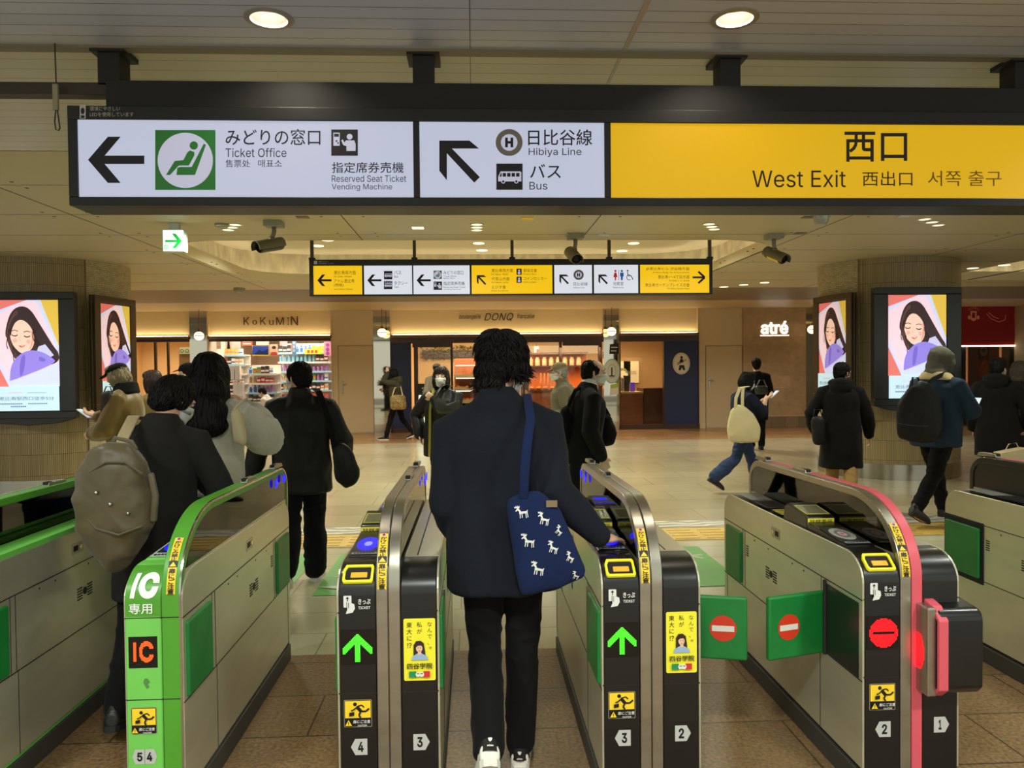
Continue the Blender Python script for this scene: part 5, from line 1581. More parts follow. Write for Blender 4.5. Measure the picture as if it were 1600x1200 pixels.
# ---------------- bakery
def room(px0, px1, depth, wall_m, z1=CEIL, back_m=None, sides=(1, 1), name='bakery'):
    x0, x1 = fx(px0), fx(px1)
    bm = bmesh.new(); box(bm, x0 - .1, F_Y + depth, 0, x1 + .1, F_Y + depth + .1, z1); struct(obj('wall_back_' + name, bm, back_m or wall_m))
    bm = bmesh.new(); box(bm, x0 - .1, F_Y + .12, z1 - .35, x1 + .1, F_Y + depth, z1 - .30); struct(obj('ceiling_' + name, bm, M('shop_ceiling', (226, 206, 168), .6)))
    if sides[0]: bm = bmesh.new(); box(bm, x0 - .1, F_Y + .12, 0, x0, F_Y + depth, z1); struct(obj('wall_left_' + name, bm, wall_m))
    if sides[1]: bm = bmesh.new(); box(bm, x1, F_Y + .12, 0, x1 + .1, F_Y + depth, z1); struct(obj('wall_right_' + name, bm, wall_m))
    return x0, x1
bx0_, bx1_ = room(612, 1092, 3.6, M('bakery_wall', (218, 186, 138), .6), name='bakery')
wallbox('trim_lintel', 611, 943, FT - .24, FT - .10, BROWNW, -.06); wallbox('trim_lintel', 968, 1091, FT - .24, FT - .10, BROWNW, -.06)
def bluepanel(px0, px1): wallbox('wall_blue', px0, px1, .10, FT - .24, BLUEP, -.02)
bluepanel(612.5, 642); bluepanel(1037, 1091)
for (p0, p1) in ((611, 643), (968, 1092)): wallbox('baseboard_shop', p0, p1, 0, .12, BROWNW, -.05)
for px, w in ((612, .8), (642, .6), (650, 6), (706, 3.5), (818, 3.5), (876, 4), (938, 5), (969, .8), (1037, .8), (1091, .8)): wallbox('trim_mullion', px - w / 2, px + w / 2, 0.0, FT - .10, BROWNW, -.05)
wallbox('trim_transom', 645, 706, FT - .34, FT - .24, BROWNW, -.04); wallbox('trim_kick', 645, 706, 0, .26, BROWNW, -.04); wallbox('trim_kick', 706, 940, 0, .10, BROWNW, -.04)
wallbox('trim_transom', 880, 940, FT - .33, FT - .24, BROWNW, -.04)
for n, (p0, p1, z0) in enumerate(((652, 704, .26), (708, 816, .10), (820, 874, .10), (878, 936, .10), (970, 1036, .12))):
    wallbox('window_%d' % (n + 1), p0, p1, z0, FT - .24, CLEAR, .02, .03)
# oval shop mark on the navy panel
a = Art((0, F_Y - .021, 0), (1, 0, 0), (0, 0, 1), conv=lambda px, py: XZ(px, py, F_Y - .021), lift=.004)
ov = M('oval_ivory', (222, 216, 190), .5)
a.disc(1064.5, 568, 13.5, ov, ry=17, n=36); a.disc(1064.5, 568, 12.4, M('oval_line', (120, 112, 92), .5), ry=15.8, n=36); a.disc(1064.5, 568, 12.0, ov, ry=15.4, n=36)
a.disc(1064.8, 558.5, 2.0, INK, ry=2.3); a.poly([(1062.5, 561), (1067, 561), (1067.6, 566.5), (1061.8, 566.5)], INK); a.poly([(1061.5, 570.5), (1069, 570.5), (1070.5, 578.5), (1067.5, 578.5), (1065.5, 574), (1063.5, 578.5), (1060, 578.5)], INK)
a.path([(1058, 570), (1072, 562)], 1.0, INK); a.path([(1058, 568), (1062, 565)], 1.0, INK)
tag(a.build('wall_sign'), 'oval ivory mark with a baker figure on the navy panel', 'shop sign')
area_lamp('shop_fill_lamp', ((fx(640) + fx(800)) / 2, F_Y + .55, 2.55), 2.2, 120, (1, 0.78, 0.50), rot=(math.radians(38), 0, 0), shape='RECTANGLE', size_y=.5)  # unseen lamp added near the window, tilted in to light the shelf fronts
area_lamp('shop_fill_lamp', ((fx(800) + fx(940)) / 2, F_Y + .55, 2.55), 2.2, 110, (1, 0.76, 0.48), rot=(math.radians(38), 0, 0), shape='RECTANGLE', size_y=2.0)  # another added lamp, tilted in to brighten the bread counter
area_lamp('shop_fill_lamp', ((fx(968) + fx(1037)) / 2, F_Y + 1.5, 2.62), 1.2, 90, (1, 0.78, 0.52), shape='RECTANGLE', size_y=2.0)
WOOD = M('shop_wood', (132, 74, 42), .45, var=.15, vscale=4, stretch=(1, 1, 6)); WOODD = M('shop_wood_dark', (84, 44, 26), .4, var=.12)
crust = M('bread_crust', (196, 118, 52), .6, var=.25, vscale=18); crust2 = M('bread_gold', (220, 156, 78), .6, var=.2, vscale=15)
def loaf_mesh(kind):
    bm = bmesh.new()
    if kind == 'bun': ell(bm, (0, 0, .045), (.075, .065, .05), sub=2)
    elif kind == 'croissant': tube(bm, [(-.08, .03, .03), (-.04, -.01, .04), (0, -.02, .045), (.04, -.01, .04), (.08, .03, .03)], [.012, .032, .042, .032, .012], 10)
    elif kind == 'baguette': tube(bm, [(0, 0, 0), (0, 0, .25), (0, 0, .52)], [(.03, .03), (.042, .042), (.03, .03)], 10)
    else: tube(bm, [(-.12, 0, .05), (0, 0, .06), (.12, 0, .05)], [(.045, .045), (.062, .062), (.045, .045)], 12)
    me = bpy.data.meshes.new(kind); bmesh.ops.recalc_face_normals(bm, faces=bm.faces[:]); bm.to_mesh(me); bm.free()
    me.materials.append(crust if kind in ('baguette', 'bun') else crust2)
    for p in me.polygons: p.use_smooth = True
    return me
LOAF = {k: loaf_mesh(k) for k in ('bun', 'croissant', 'baguette', 'loaf')}
def bread(kind, x, y, z, label, group, rz=0.0, s=1.0):
    o = bpy.data.objects.new({'bun': 'bread_roll', 'croissant': 'croissant', 'baguette': 'baguette', 'loaf': 'bread_loaf'}[kind], LOAF[kind]); COL.objects.link(o)
    o.location = (x, y, z); o.rotation_euler = (0, 0, rz); o.scale = (s, s, s)
    tag(o, label, 'bread', group)
# left display shelves
x0, x1 = fx(708), fx(816); yb = F_Y + 1.0
sh = thing('display_shelf', 'wooden bread display shelf behind the window left of the man in navy', 'shelf', ((x0 + x1) / 2, yb, 0)); w = (x1 - x0) / 2
bm = bmesh.new(); box(bm, -w, -.45, 0, w, .45, .62); obj('base_cabinet', bm, WOOD, sh)
for z in (.72, 1.05, 1.38):
    bm = bmesh.new(); box(bm, -w, -.40, z - .03, w, .30, z); obj('shelf_board', bm, WOODD, sh)
    bm = bmesh.new(); box(bm, -w, -.41, z - .035, w, -.40, z + .05); obj('price_strip', bm, M('price_strip', (226, 204, 160), .4), sh)
    bm = bmesh.new(); box(bm, -w + .05, -.36, z + .27, w - .05, -.33, z + .285); obj('shelf_fill', bm, M('shelf_fill_glow', (255, 220, 160), .5, emis=14, ecol=(255, 206, 140)), sh)  # unseen glow strip added over each tier to brighten the bread
bm = bmesh.new(); box(bm, -w, .30, .62, w, .36, 1.85); obj('back_board', bm, WOOD, sh)
for k, z in enumerate((.72, 1.05)):
    for j in range(14):
        bread(('bun', 'croissant')[k], x0 + .12 + j * (x1 - x0 - .2) / 13.5, yb - .22 + .18 * (j % 2), z, ('round golden rolls on the lower shelf of the bakery display', 'golden croissants on the middle shelf of the bakery display')[k], ('rolls on the lower display shelf', 'croissants on the middle display shelf')[k], rnd.uniform(-.5, .5))
for j in range(3): bread('loaf', x0 + .95 + j * .32, yb - .2, 1.38, 'plump loaves on the top shelf of the bakery display', 'loaves on the top display shelf', .1)
for j in range(6): bread('bun', fx(656) + j * .14, F_Y + 1.1, .93, 'small round rolls on the stand behind the notice board', 'rolls behind the notice board')
# planter of leaves on the back wall
g = thing('hanging_planter', 'long green leaf planter on the bakery back wall', 'planter', (fx(712), F_Y + 3.48, 2.0))
bm = bmesh.new(); box(bm, -1.05, -.08, -.10, 1.05, .12, .12); obj('planter_box', bm, WOODD, g)
bm = bmesh.new(); r2 = random.Random(3)
for k in range(900):
    c = Vector((r2.uniform(-1.1, 1.1), r2.uniform(-.20, .0), r2.uniform(-.16, .26))); s_ = r2.uniform(.02, .045)
    R = Matrix.Rotation(r2.uniform(0, 6), 3, 'Z') @ Matrix.Rotation(r2.uniform(0, 3), 3, 'X')
    vs = [bm.verts.new(c + R @ Vector(q)) for q in ((-s_, 0, 0), (0, -s_ * .5, 0), (s_, 0, 0), (0, s_ * .5, 0))]; bm.faces.new(vs)
tag(obj('foliage', bm, M('leaf_green', (86, 112, 50), .5, var=.35, vscale=20), g), kind='stuff')
# right-hand bread counter with baguettes and jars
x0, x1 = fx(828), fx(935); yb = F_Y + 1.2
ct = thing('bread_counter', 'brown bread counter with upper shelf behind the window right of the man in navy', 'counter', ((x0 + x1) / 2, yb, 0)); w = (x1 - x0) / 2
bm = bmesh.new(); box(bm, -w, -.40, 0, w, .35, .95); obj('counter_front', bm, WOOD, ct)
bm = bmesh.new(); box(bm, -w, -.42, .95, w, .37, 1.0); obj('counter_top', bm, WOODD, ct)
bm = bmesh.new(); box(bm, -w, .90, 1.0, w, .95, 1.95); box(bm, -w, .34, .9, w, .95, .95); obj('back_board', bm, M('orange_board', (206, 110, 46), .5), ct)
bm = bmesh.new(); box(bm, -w, .50, 1.60, w, .95, 1.64); obj('shelf_board', bm, WOODD, ct)
bm = bmesh.new(); box(bm, -w, .50, 1.97, w, .95, 2.0); obj('shelf_board', bm, WOODD, ct)
for (p, n_) in ((851, 1), (857, 1), (863, 1), (868, 0), (874, 1.25), (880, 1.3), (884, 1.2), (890, 1.3)):
    bread('baguette', fx(p), yb - .12, 1.0, 'upright golden baguettes on the bread counter', 'baguettes standing on the counter', 0, .8 * max(.6, n_))
for k in range(9): bread('bun', x0 + .12 + .18 * k, yb - .28, 1.0, 'small rolls along the front edge of the bread counter', 'rolls along the counter edge')
for k in range(8):
    bm = bmesh.new(); lathe(bm, [(0, 0), (.07, 0), (.07, .16), (.045, .20), (.05, .23), (0, .23)], seg=14)
    tag(obj('glass_jar', bm, M('jar_glass', (236, 196, 140), .1, coat=.6), smooth=40, loc=(x0 + .16 + k * .19, yb + .68, 1.64)), 'pale jars in a row on the bakery upper shelf', 'jar', 'jars on the bakery upper shelf')
# hanging tricolour ornament
bm = bmesh.new(); box(bm, -.06, -.004, 0, .06, .004, .16)
fl_ = obj('flag', bm, M('flag_white', (230, 220, 200), .6), loc=(fx(843), F_Y + .9, 1.98)); tag(fl_, 'small red and white flag hanging in the bakery window', 'flag')
bm = bmesh.new(); box(bm, .0, -.006, .0, .062, .006, .09); obj('red_stripe', bm, M('flag_red', (190, 40, 40), .6), fl_)
bm = bmesh.new(); tube(bm, [(0, 0, .15), (0, 0, .70)], [.004, .004], 6); obj('string', bm, SEAM, fl_)
# door poster by the man in navy, cafe till counter, blackboard
bm = bmesh.new(); box(bm, fx(815), F_Y + .45, 0, fx(828), F_Y + .49, 1.34)
ps = tag(obj('poster_stand', bm, M('poster_cream', (232, 214, 170), .5)), 'cream poster stand with a bread picture beside the navy man head', 'poster stand')
a = Art((0, F_Y + .449, 0), (1, 0, 0), (0, 0, 1), lift=.002); pc = (fx(815) + fx(828)) / 2
a.rect(pc - .10, .80, pc + .10, 1.30, WOODD); a.disc(pc, .95, .075, crust2, ry=.07, n=20); a.build('bread_picture', ps)
x0, x1 = fx(970), fx(1012)
c2 = thing('till_counter', 'low brown cafe counter behind the window right of the mirror', 'counter', ((x0 + x1) / 2, F_Y + .9, 0)); w = (x1 - x0) / 2
bm = bmesh.new(); box(bm, -w, -.35, 0, w, .30, .88); obj('counter_front', bm, WOOD, c2)
bm = bmesh.new(); box(bm, -w, -.38, .88, w, .34, .93); obj('counter_top', bm, M('counter_top_pale', (196, 160, 110), .3), c2)
bm = bmesh.new(); box(bm, w + .02, -.30, .08, w + .68, .5, 1.02); obj('side_panel', bm, WOODD, c2)
for k, (p, z, wd, hh, m_, lab) in enumerate(((973, .93, .16, .22, M('screen_blue', (120, 130, 220), .3, emis=.7), 'small glowing blue till screen on the cafe counter'), (985, .93, .10, .36, STEEL, 'steel tap on the cafe counter'), (990, .93, .14, .42, BLACKM, 'black coffee machine on the cafe counter'), (1000, .93, .12, .24, M('machine_purple', (90, 60, 190), .3, emis=.4), 'machine with a purple light on the cafe counter'))):
    bm = bmesh.new(); prism(bm, rrect(-wd / 2, 0, wd / 2, hh, .02), 'y', -.06, .06); tag(obj('counter_device', bm, m_, loc=(fx(p), F_Y + .95, z), bevel=.008), lab, 'machine')
bm = bmesh.new(); box(bm, fx(968), F_Y + 2.6, 0, fx(1040), F_Y + 2.7, 1.85); struct(obj('wall_cafe', bm, M('cafe_wall', (150, 118, 78), .6)))
for k, p in enumerate((1004, 1019)):
    bm = bmesh.new(); box(bm, -.22, -.01, 0, .22, .01, .62); n_ = obj('notice', bm, M('notice_paper', (214, 202, 168), .6), loc=(fx(p), F_Y + 2.58, 1.12)); tag(n_, ('framed notice with a green arch on the cafe back wall', 'plain paper notice on the cafe back wall')[k], 'notice')
    a = Art((0, -.01, 0), (1, 0, 0), (0, 0, 1), lift=.002)
    if k == 0: a.disc(0, .30, .13, M('arch_green', (120, 130, 80), .6)); a.disc(0, .27, .09, M('notice_paper')); a.rect(-.14, .12, .14, .28, M('notice_paper'))
    for q in range(4): a.rect(-.14, .06 + .03 * q + (0 if k == 0 else .18), .14, .07 + .03 * q + (0 if k == 0 else .18), M('print_grey', (130, 120, 100), .6))
    a.build('print', n_)
# A-frame board before the bakery
ab_y = F_Y - .75
p = XZ(665, 677, ab_y)
ab = thing('notice_board', 'lit A-frame cafe board standing before the bakery window', 'board', (XZ(667, 640, ab_y)[0], ab_y, 0), math.radians(-25))
bm = bmesh.new()
prism(bm, [(-.02, 0), (.02, 0), (.28, 1.22), (.24, 1.22)], 'x', -.36, -.32); prism(bm, [(-.02, 0), (.02, 0), (.28, 1.22), (.24, 1.22)], 'x', .32, .36)
obj('front_legs', bm, BLACKM, ab) if False else bm.free()
def slab_tilt(name, x0, x1, s0, s1, d0, d1, m, parent):
    bm = bmesh.new(); box(bm, x0, d0, s0, x1, d1, s1); bmesh.ops.rotate(bm, cent=(0, 0, 0), matrix=Matrix.Rotation(math.radians(-11), 3, 'X'), verts=bm.verts[:]); return obj(name, bm, m, parent)
fr = slab_tilt('board_frame', -.36, .36, .22, 1.24, -.01, .02, BLACKM, ab)
slab_tilt('lit_poster', -.31, .31, .27, .96, -.014, -.009, M('poster_lit', (226, 240, 226), .4, emis=.9, ecol=(214, 240, 214)), ab)
hp = slab_tilt('black_header', -.31, .31, .97, 1.19, -.014, -.009, INK, ab)
v = Vector((0, math.sin(math.radians(11)), math.cos(math.radians(11))))
a = Art((0, -.0145, 0), (1, 0, 0), v, lift=.003)
a.text('Cafe Latte', -.24, 1.11, .24, 1.15, WHITEINK, .02); a.text('カフェ', -.22, 1.0, .22, 1.08, WHITEINK, .03); a.disc(.05, .74, .13, M('poster_mint', (190, 226, 170), .4, emis=.5), ry=.14); a.disc(.0, .48, .12, M('poster_amber', (226, 170, 60), .4, emis=.6), ry=.14); a.build('lettering', hp)
for x in (-.34, .34):
    slab_tilt('leg', x - .02, x + .02, .0, .24, -.01, .02, BLACKM, ab)
    bm = bmesh.new(); tube(bm, [(x, .24, 1.2), (x, .60, .01)], [.014, .014], 8); obj('leg', bm, BLACKM, ab)

# ---------------- drugstore
kx0, kx1 = room(326, 519, 4.2, M('drug_wall', (226, 206, 190), .6), name='drugstore')
area_lamp('shop_fill_lamp', ((kx0 + kx1) / 2, F_Y + 1.2, 2.62), 2.6, 105, (1, 0.90, 0.74), shape='RECTANGLE', size_y=2.0)
wallbox('trim_lintel', 326, 519, FT - .16, FT - .10, BROWNW, -.02)
prod_cols = [(206, 60, 60), (236, 236, 230), (60, 120, 200), (236, 200, 70), (240, 150, 150), (120, 180, 210), (90, 160, 90), (230, 120, 60), (160, 110, 180), (60, 60, 70), (246, 220, 200), (200, 170, 120)]
PM = [M('pack_%d' % i, c, .4) for i, c in enumerate(prod_cols)]
PACK = []
for i in range(12):
    bm = bmesh.new(); w = .10
    if i % 3 == 2: lathe(bm, [(0, 0), (.045, 0), (.045, .12), (.02, .15), (.025, .19), (0, .19)], seg=10)
    else: box(bm, -w / 2, -.04, 0, w / 2, .04, .15 + .05 * (i % 2)); box(bm, -w / 2 - .0, -.042, .05, w / 2, -.039, .10, 1)
    me = bpy.data.meshes.new('pack'); bmesh.ops.recalc_face_normals(bm, faces=bm.faces[:]); bm.to_mesh(me); bm.free(); me.materials.append(PM[i]); me.materials.append(PM[(i + 1) % 12]); PACK.append(me)
SHELF = M('shelf_white', (220, 216, 206), .4)
def rack(px0, px1, Y, levels, label, lab_p, grp, seed, h=2.3):
    x0, x1 = fx(px0) * Y / F_Y, fx(px1) * Y / F_Y
    g = thing('store_shelf', label, 'shelf', ((x0 + x1) / 2, Y, 0)); w = (x1 - x0) / 2
    bm = bmesh.new(); box(bm, -w, .30, 0, w, .34, h); obj('back_board', bm, SHELF, g)
    q = random.Random(seed)
    for z in levels:
        bm = bmesh.new(); box(bm, -w, -.10, z - .025, w, .30, z); b_ = obj('shelf_board', bm, SHELF, g)
        bm = bmesh.new(); box(bm, -w, -.106, z - .045, w, -.10, z + .005); obj('price_strip', bm, M('price_blue', (160, 206, 232), .4) if q.random() < .6 else M('price_white', (236, 232, 222), .4), b_)
        n = int((x1 - x0) / .108); k = q.randrange(12)
        for j in range(n):
            if q.random() < .35: k = q.randrange(12)
            o = bpy.data.objects.new('store_product', PACK[k]); COL.objects.link(o)
            o.location = (x0 + .06 + j * (x1 - x0 - .1) / n, Y - .02, z); o.scale = (.9, 1, q.uniform(.75, 1.15)); tag(o, lab_p, 'product', grp)
rack(436, 519, F_Y + 1.5, (.30, .55, .80, 1.05, 1.30, 1.55, 1.80, 2.05), 'tall white drugstore shelf at the right of the shop', 'small packs and bottles on the right drugstore shelf', 'products on the right drugstore shelf', 5)
rack(388, 434, F_Y + .75, (.30, .54, .78, 1.02, 1.26, 1.50), 'white drugstore shelf in the middle of the shop front', 'small packs and bottles on the middle drugstore shelf', 'products on the middle drugstore shelf', 8, 1.72)
rack(332, 386, F_Y + 1.3, (.75, 1.0, 1.25, 1.50, 1.75, 2.0), 'white drugstore shelf at the left of the shop', 'small packs and bottles on the left drugstore shelf', 'products on the left drugstore shelf', 11, 2.0)
# shop posters and banners
def poster(px0, py0, px1, py1, m, label, Y=F_Y + .62, extra=None):
    X0, Z1 = XZ(px0, py0, Y); X1, Z0 = XZ(px1, py1, Y)
    bm = bmesh.new(); box(bm, X0, Y, Z0, X1, Y + .015, Z1); o = tag(obj('shop_poster', bm, m), label, 'poster')
    if px0 < 1000:
        bm = bmesh.new()
        for x in (X0 + .04, X1 - .04): box(bm, x - .003, Y + .004, Z1, x + .003, Y + .010, CEIL - .35)
        obj('cord', bm, SEAM, o)
    if extra:
        a = Art((0, Y, 0), (1, 0, 0), (0, 0, 1), conv=lambda x, y: XZ(x, y, Y), lift=.003); extra(a); a.build('print', o)
    return o
C_ = lambda n, c, e=0.0: M('print_' + n, c, .5, emis=e)
poster(378, 526, 394, 540, C_('orange', (228, 120, 84)), 'orange sale poster hanging in the drugstore', extra=lambda a: [a.rect(380, y + 2.2, 392, y, WHITEINK) for y in (528, 532, 536)])
poster(394, 540, 420, 556, C_('yellowedge', (228, 206, 60)), 'blue landscape poster with a yellow foot in the drugstore', extra=lambda a: (a.rect(394.5, 554, 419.5, 540.5, C_('blue', (40, 70, 160), .2)), a.poly([(398, 553), (405, 546), (410, 549), (419, 545), (419, 554), (398, 554)], C_('deepblue', (26, 40, 100), .1))))
poster(421, 538, 434, 556, C_('portrait', (240, 200, 170)), 'small portrait poster beside the blue landscape poster', extra=lambda a: (a.disc(428, 545, 3, C_('face', (240, 196, 170))), a.disc(428, 543, 3.4, C_('hairb', (60, 36, 30)), ry=2.4), a.poly([(422, 555), (424, 550), (432, 550), (434, 555)], C_('red', (206, 70, 60)))))
poster(400, 527, 420, 539, C_('pale', (236, 228, 214)), 'pale poster above the blue landscape poster')
poster(437, 528, 449, 540, C_('palepink', (240, 206, 206)), 'pink and white poster hanging in the drugstore')
poster(456, 524, 463, 556, C_('lightblue', (120, 180, 230)), 'light blue vertical banner in the drugstore', extra=lambda a: [a.rect(458, y + 4, 461, y, WHITEINK) for y in (528, 534, 540, 546)])
poster(463, 526, 519, 532, C_('crimson', (190, 44, 56)), 'crimson banner with white characters under the drugstore lintel', extra=lambda a: a.text('医薬品', 480, 531, 497, 527, WHITEINK, .02))
poster(330, 527, 345, 545, C_('dim', (190, 170, 150)), 'faded poster at the left end of the drugstore window')
poster(352, 525, 362, 546, C_('lady', (220, 190, 170)), 'tall figure poster left of the orange sale poster', extra=lambda a: (a.disc(357, 530, 1.8, C_('hairb', (60, 36, 30))), a.poly([(355, 545), (355.5, 533), (358.5, 533), (359.5, 545)], INK)))
poster(364, 526, 376, 546, C_('white', (226, 216, 206)), 'white figure poster just left of the orange sale poster')
poster(476, 545, 503, 553, C_('yellow', (240, 214, 50), .15), 'yellow shelf sign in the drugstore', Y=F_Y + 1.3, extra=lambda a: [a.rect(x, 551.5, x + 4, 547, C_('red', (206, 70, 60))) for x in (480, 486, 492)])
poster(506, 534, 518, 556, C_('pinkstrip', (236, 150, 170)), 'pink promotional panel at the right end of the drugstore', Y=F_Y + 1.2, extra=lambda a: [a.disc(512, y, 3, C_('violet', (150, 70, 160))) for y in (539, 546, 552)])
for k, p in enumerate((358, 366, 352, 361)):
    bm = bmesh.new(); box(bm, -.06, -.08, 0, .06, .08, .34); tag(obj('clear_case', bm, M('case_clear', (210, 206, 200), .12, coat=.5), loc=(fx(p), F_Y + .55 + .02 * (k > 1), .95 if k < 2 else 1.36)), ('clear display case left of the middle drugstore shelf, lower row, right', 'clear display case left of the middle drugstore shelf, lower row, far right', 'clear display case left of the middle drugstore shelf, upper row, left', 'clear display case left of the middle drugstore shelf, upper row, right')[k], 'case')
bm = bmesh.new(); box(bm, fx(348), F_Y + .4, 0, fx(372), F_Y + .8, .95); tag(obj('display_plinth', bm, SHELF), 'white plinth carrying the clear cases in the drugstore', 'plinth')
bm = bmesh.new(); box(bm, fx(352), F_Y + .48, 1.33, fx(368), F_Y + .7, 1.36); box(bm, fx(359), F_Y + .56, .95, fx(361), F_Y + .62, 1.33); tag(obj('case_rack', bm, STEEL), 'small steel rack holding the upper clear cases', 'rack')

# ---------------- shop front at the far left and the red shop at the far right
lx0, lx1 = room(140, 297, 3.0, M('left_shop_wall', (226, 196, 150), .6), name='left', sides=(1, 1))
wallbox('trim_lintel', 140, 297, FT - .16, FT - .10, BROWNW, -.02)
area_lamp('shop_fill_lamp', ((lx0 + lx1) / 2, F_Y + 1.3, 2.62), 2.2, 60, (1, 0.80, 0.52), shape='RECTANGLE', size_y=1.6)
for px, w in ((237, 2.6), (257, 2.0)): wallbox('trim_mullion', px - w / 2, px + w / 2, 0, FT - .16, BROWNW, .2, .3)
wallbox('wall_partition', 258, 297, 0, 2.2, M('partition_beige', (160, 136, 98), .5), .9, 1.0)
bm = bmesh.new(); box(bm, fx(260), F_Y + .86, 2.02, fx(296), F_Y + .90, 2.18); g = tag(obj('shop_sign', bm, M('mint_board', (190, 214, 190), .5)), 'pale mint sign board in the far left shop', 'shop sign')
a = Art((0, F_Y + .86, 0), (1, 0, 0), (0, 0, 1), lift=.003)
for k in range(4):
    c = fx(264 + 8.5 * k); a.disc(c, 2.10, .045, M('mint_ink', (80, 90, 76), .5)); a.disc(c, 2.10, .030, M('mint_board'))
a.build('print', g)
rx0, rx1 = fx(1440), fx(1760)
bm = bmesh.new(); box(bm, rx0, F_Y - .02, 2.05, fx(1597), F_Y + .10, fz(1540, 473)); rs = tag(obj('shop_sign', bm, M('sign_maroon', (122, 20, 22), .35, emis=.10)), 'dark red shop sign with a gold emblem at the far right', 'shop sign')
a = Art((0, F_Y - .021, 0), (1, 0, 0), (0, 0, 1), conv=lambda px, py: XZ(px, py, F_Y - .021), lift=.003)
gold = M('emblem_gold', (196, 120, 84), .4, emis=.12)
a.poly(rrect(1516, 500, 1526, 484, -2) if False else [(1517, 500), (1516, 486), (1526, 486), (1525, 500), (1521, 502)], gold); a.rect(1518.5, 497, 1523.5, 488.5, M('sign_maroon'))
for k in range(7): t = math.radians(20 + 140 * k / 6); a.line((1521 + 7 * math.cos(t), 486 - 3 * math.sin(t)), (1521 + 9 * math.cos(t), 486 - 7 * math.sin(t)), .7, gold)
a.disc(1514, 496, 2.2, gold, ry=3); a.disc(1528, 496, 2.2, gold, ry=3)
a.path([(1541, 490), (1548, 498), (1560, 503), (1570, 500), (1571, 492)], .9, gold); a.path([(1544, 488), (1552, 495), (1560, 498)], .9, gold); a.build('emblem', rs)
bm = bmesh.new(); box(bm, rx0, F_Y - .04, 2.02, fx(1597), F_Y + .02, 2.05); tag(obj('strip_light', bm, COVEW), 'thin strip light under the dark red shop sign', 'strip light')
for px, w in ((1506, 3), (1585, 5), (1597, 3)): wallbox('trim_mullion', px - w, px + w, 0, 2.02, BLACKM, 0)
wallbox('window_6', 1500, 1597, .78, 2.02, glass_mat('dark_glass', (120, 96, 80), .10), .02, .03)
wallbox('wall_counter', 1440, 1597, 0, .62, M('counter_dark', (44, 38, 32), .5), -.02); wallbox('trim_sill', 1440, 1597, .72, .80, M('sill_grey', (150, 130, 96), .5), -.06); wallbox('wall_counter', 1440, 1597, .62, .72, WOODD, 0)
wallbox('wall_end', 1598, 1760, 0, CEIL, M('end_dark', (60, 50, 40), .6), -.02)
bm = bmesh.new(); box(bm, rx0, F_Y + 2.0, 0, fx(1600), F_Y + 2.1, CEIL); struct(obj('wall_back_red', bm, M('red_back', (110, 74, 54), .6)))
area_lamp('shop_fill_lamp', (fx(1540), F_Y + 1.0, 2.7), .8, 16, (1, .7, .45), shape='RECTANGLE', size_y=.8)
g = poster(1529, 534, 1545, 563, C_('brownposter', (120, 74, 46)), 'brown framed poster with a cream oval in the red shop window', Y=F_Y + .03, extra=lambda a: (a.disc(1537, 549, 6, C_('ovalcream', (206, 170, 120), .1), ry=8), a.disc(1537, 547, 3, C_('ovaldark', (90, 50, 30)), ry=4)))
poster(1530, 560, 1544, 588, C_('orangepanel', (196, 76, 32), .2), 'orange panel below the oval poster in the red shop', Y=F_Y + .03)
poster(1520, 529, 1528, 537, C_('blue', (40, 70, 160), .2), 'small blue notice in the red shop window', Y=F_Y + .03)
poster(1560, 517, 1574, 533, C_('brownsheet', (150, 100, 50), .1), 'brown and white notice at the right of the red shop window', Y=F_Y + .03)
for px in (1513, 1566):
    bm = bmesh.new(); box(bm, fx(px) - .02, F_Y + .05, .70, fx(px) + .02, F_Y + .09, 2.02); tag(obj('tube_light', bm, LAMPW), 'upright tube light %s the oval poster in the red shop' % ('left of' if px < 1530 else 'right of'), 'lamp')

# ------------------------------------------------------------------ people: tools
def _hash(i, j, k):
    n = (i * 374761393 + j * 668265263 + k * 2147483647) & 0xffffffff
    n = ((n ^ (n >> 13)) * 1274126177) & 0xffffffff
    return ((n ^ (n >> 16)) & 0xffff) / 65535.0
def vnoise(P):
    P = np.asarray(P, dtype=np.float64)
    I = np.floor(P).astype(np.int64); F = P - I
    F = F * F * (3 - 2 * F)
    out = 0
    for dx in (0, 1):
        for dy in (0, 1):
            for dz in (0, 1):
                w = (F[:, 0] if dx else 1 - F[:, 0]) * (F[:, 1] if dy else 1 - F[:, 1]) * (F[:, 2] if dz else 1 - F[:, 2])
                out = out + w * _hash(I[:, 0] + dx, I[:, 1] + dy, I[:, 2] + dz)
    return out * 2 - 1

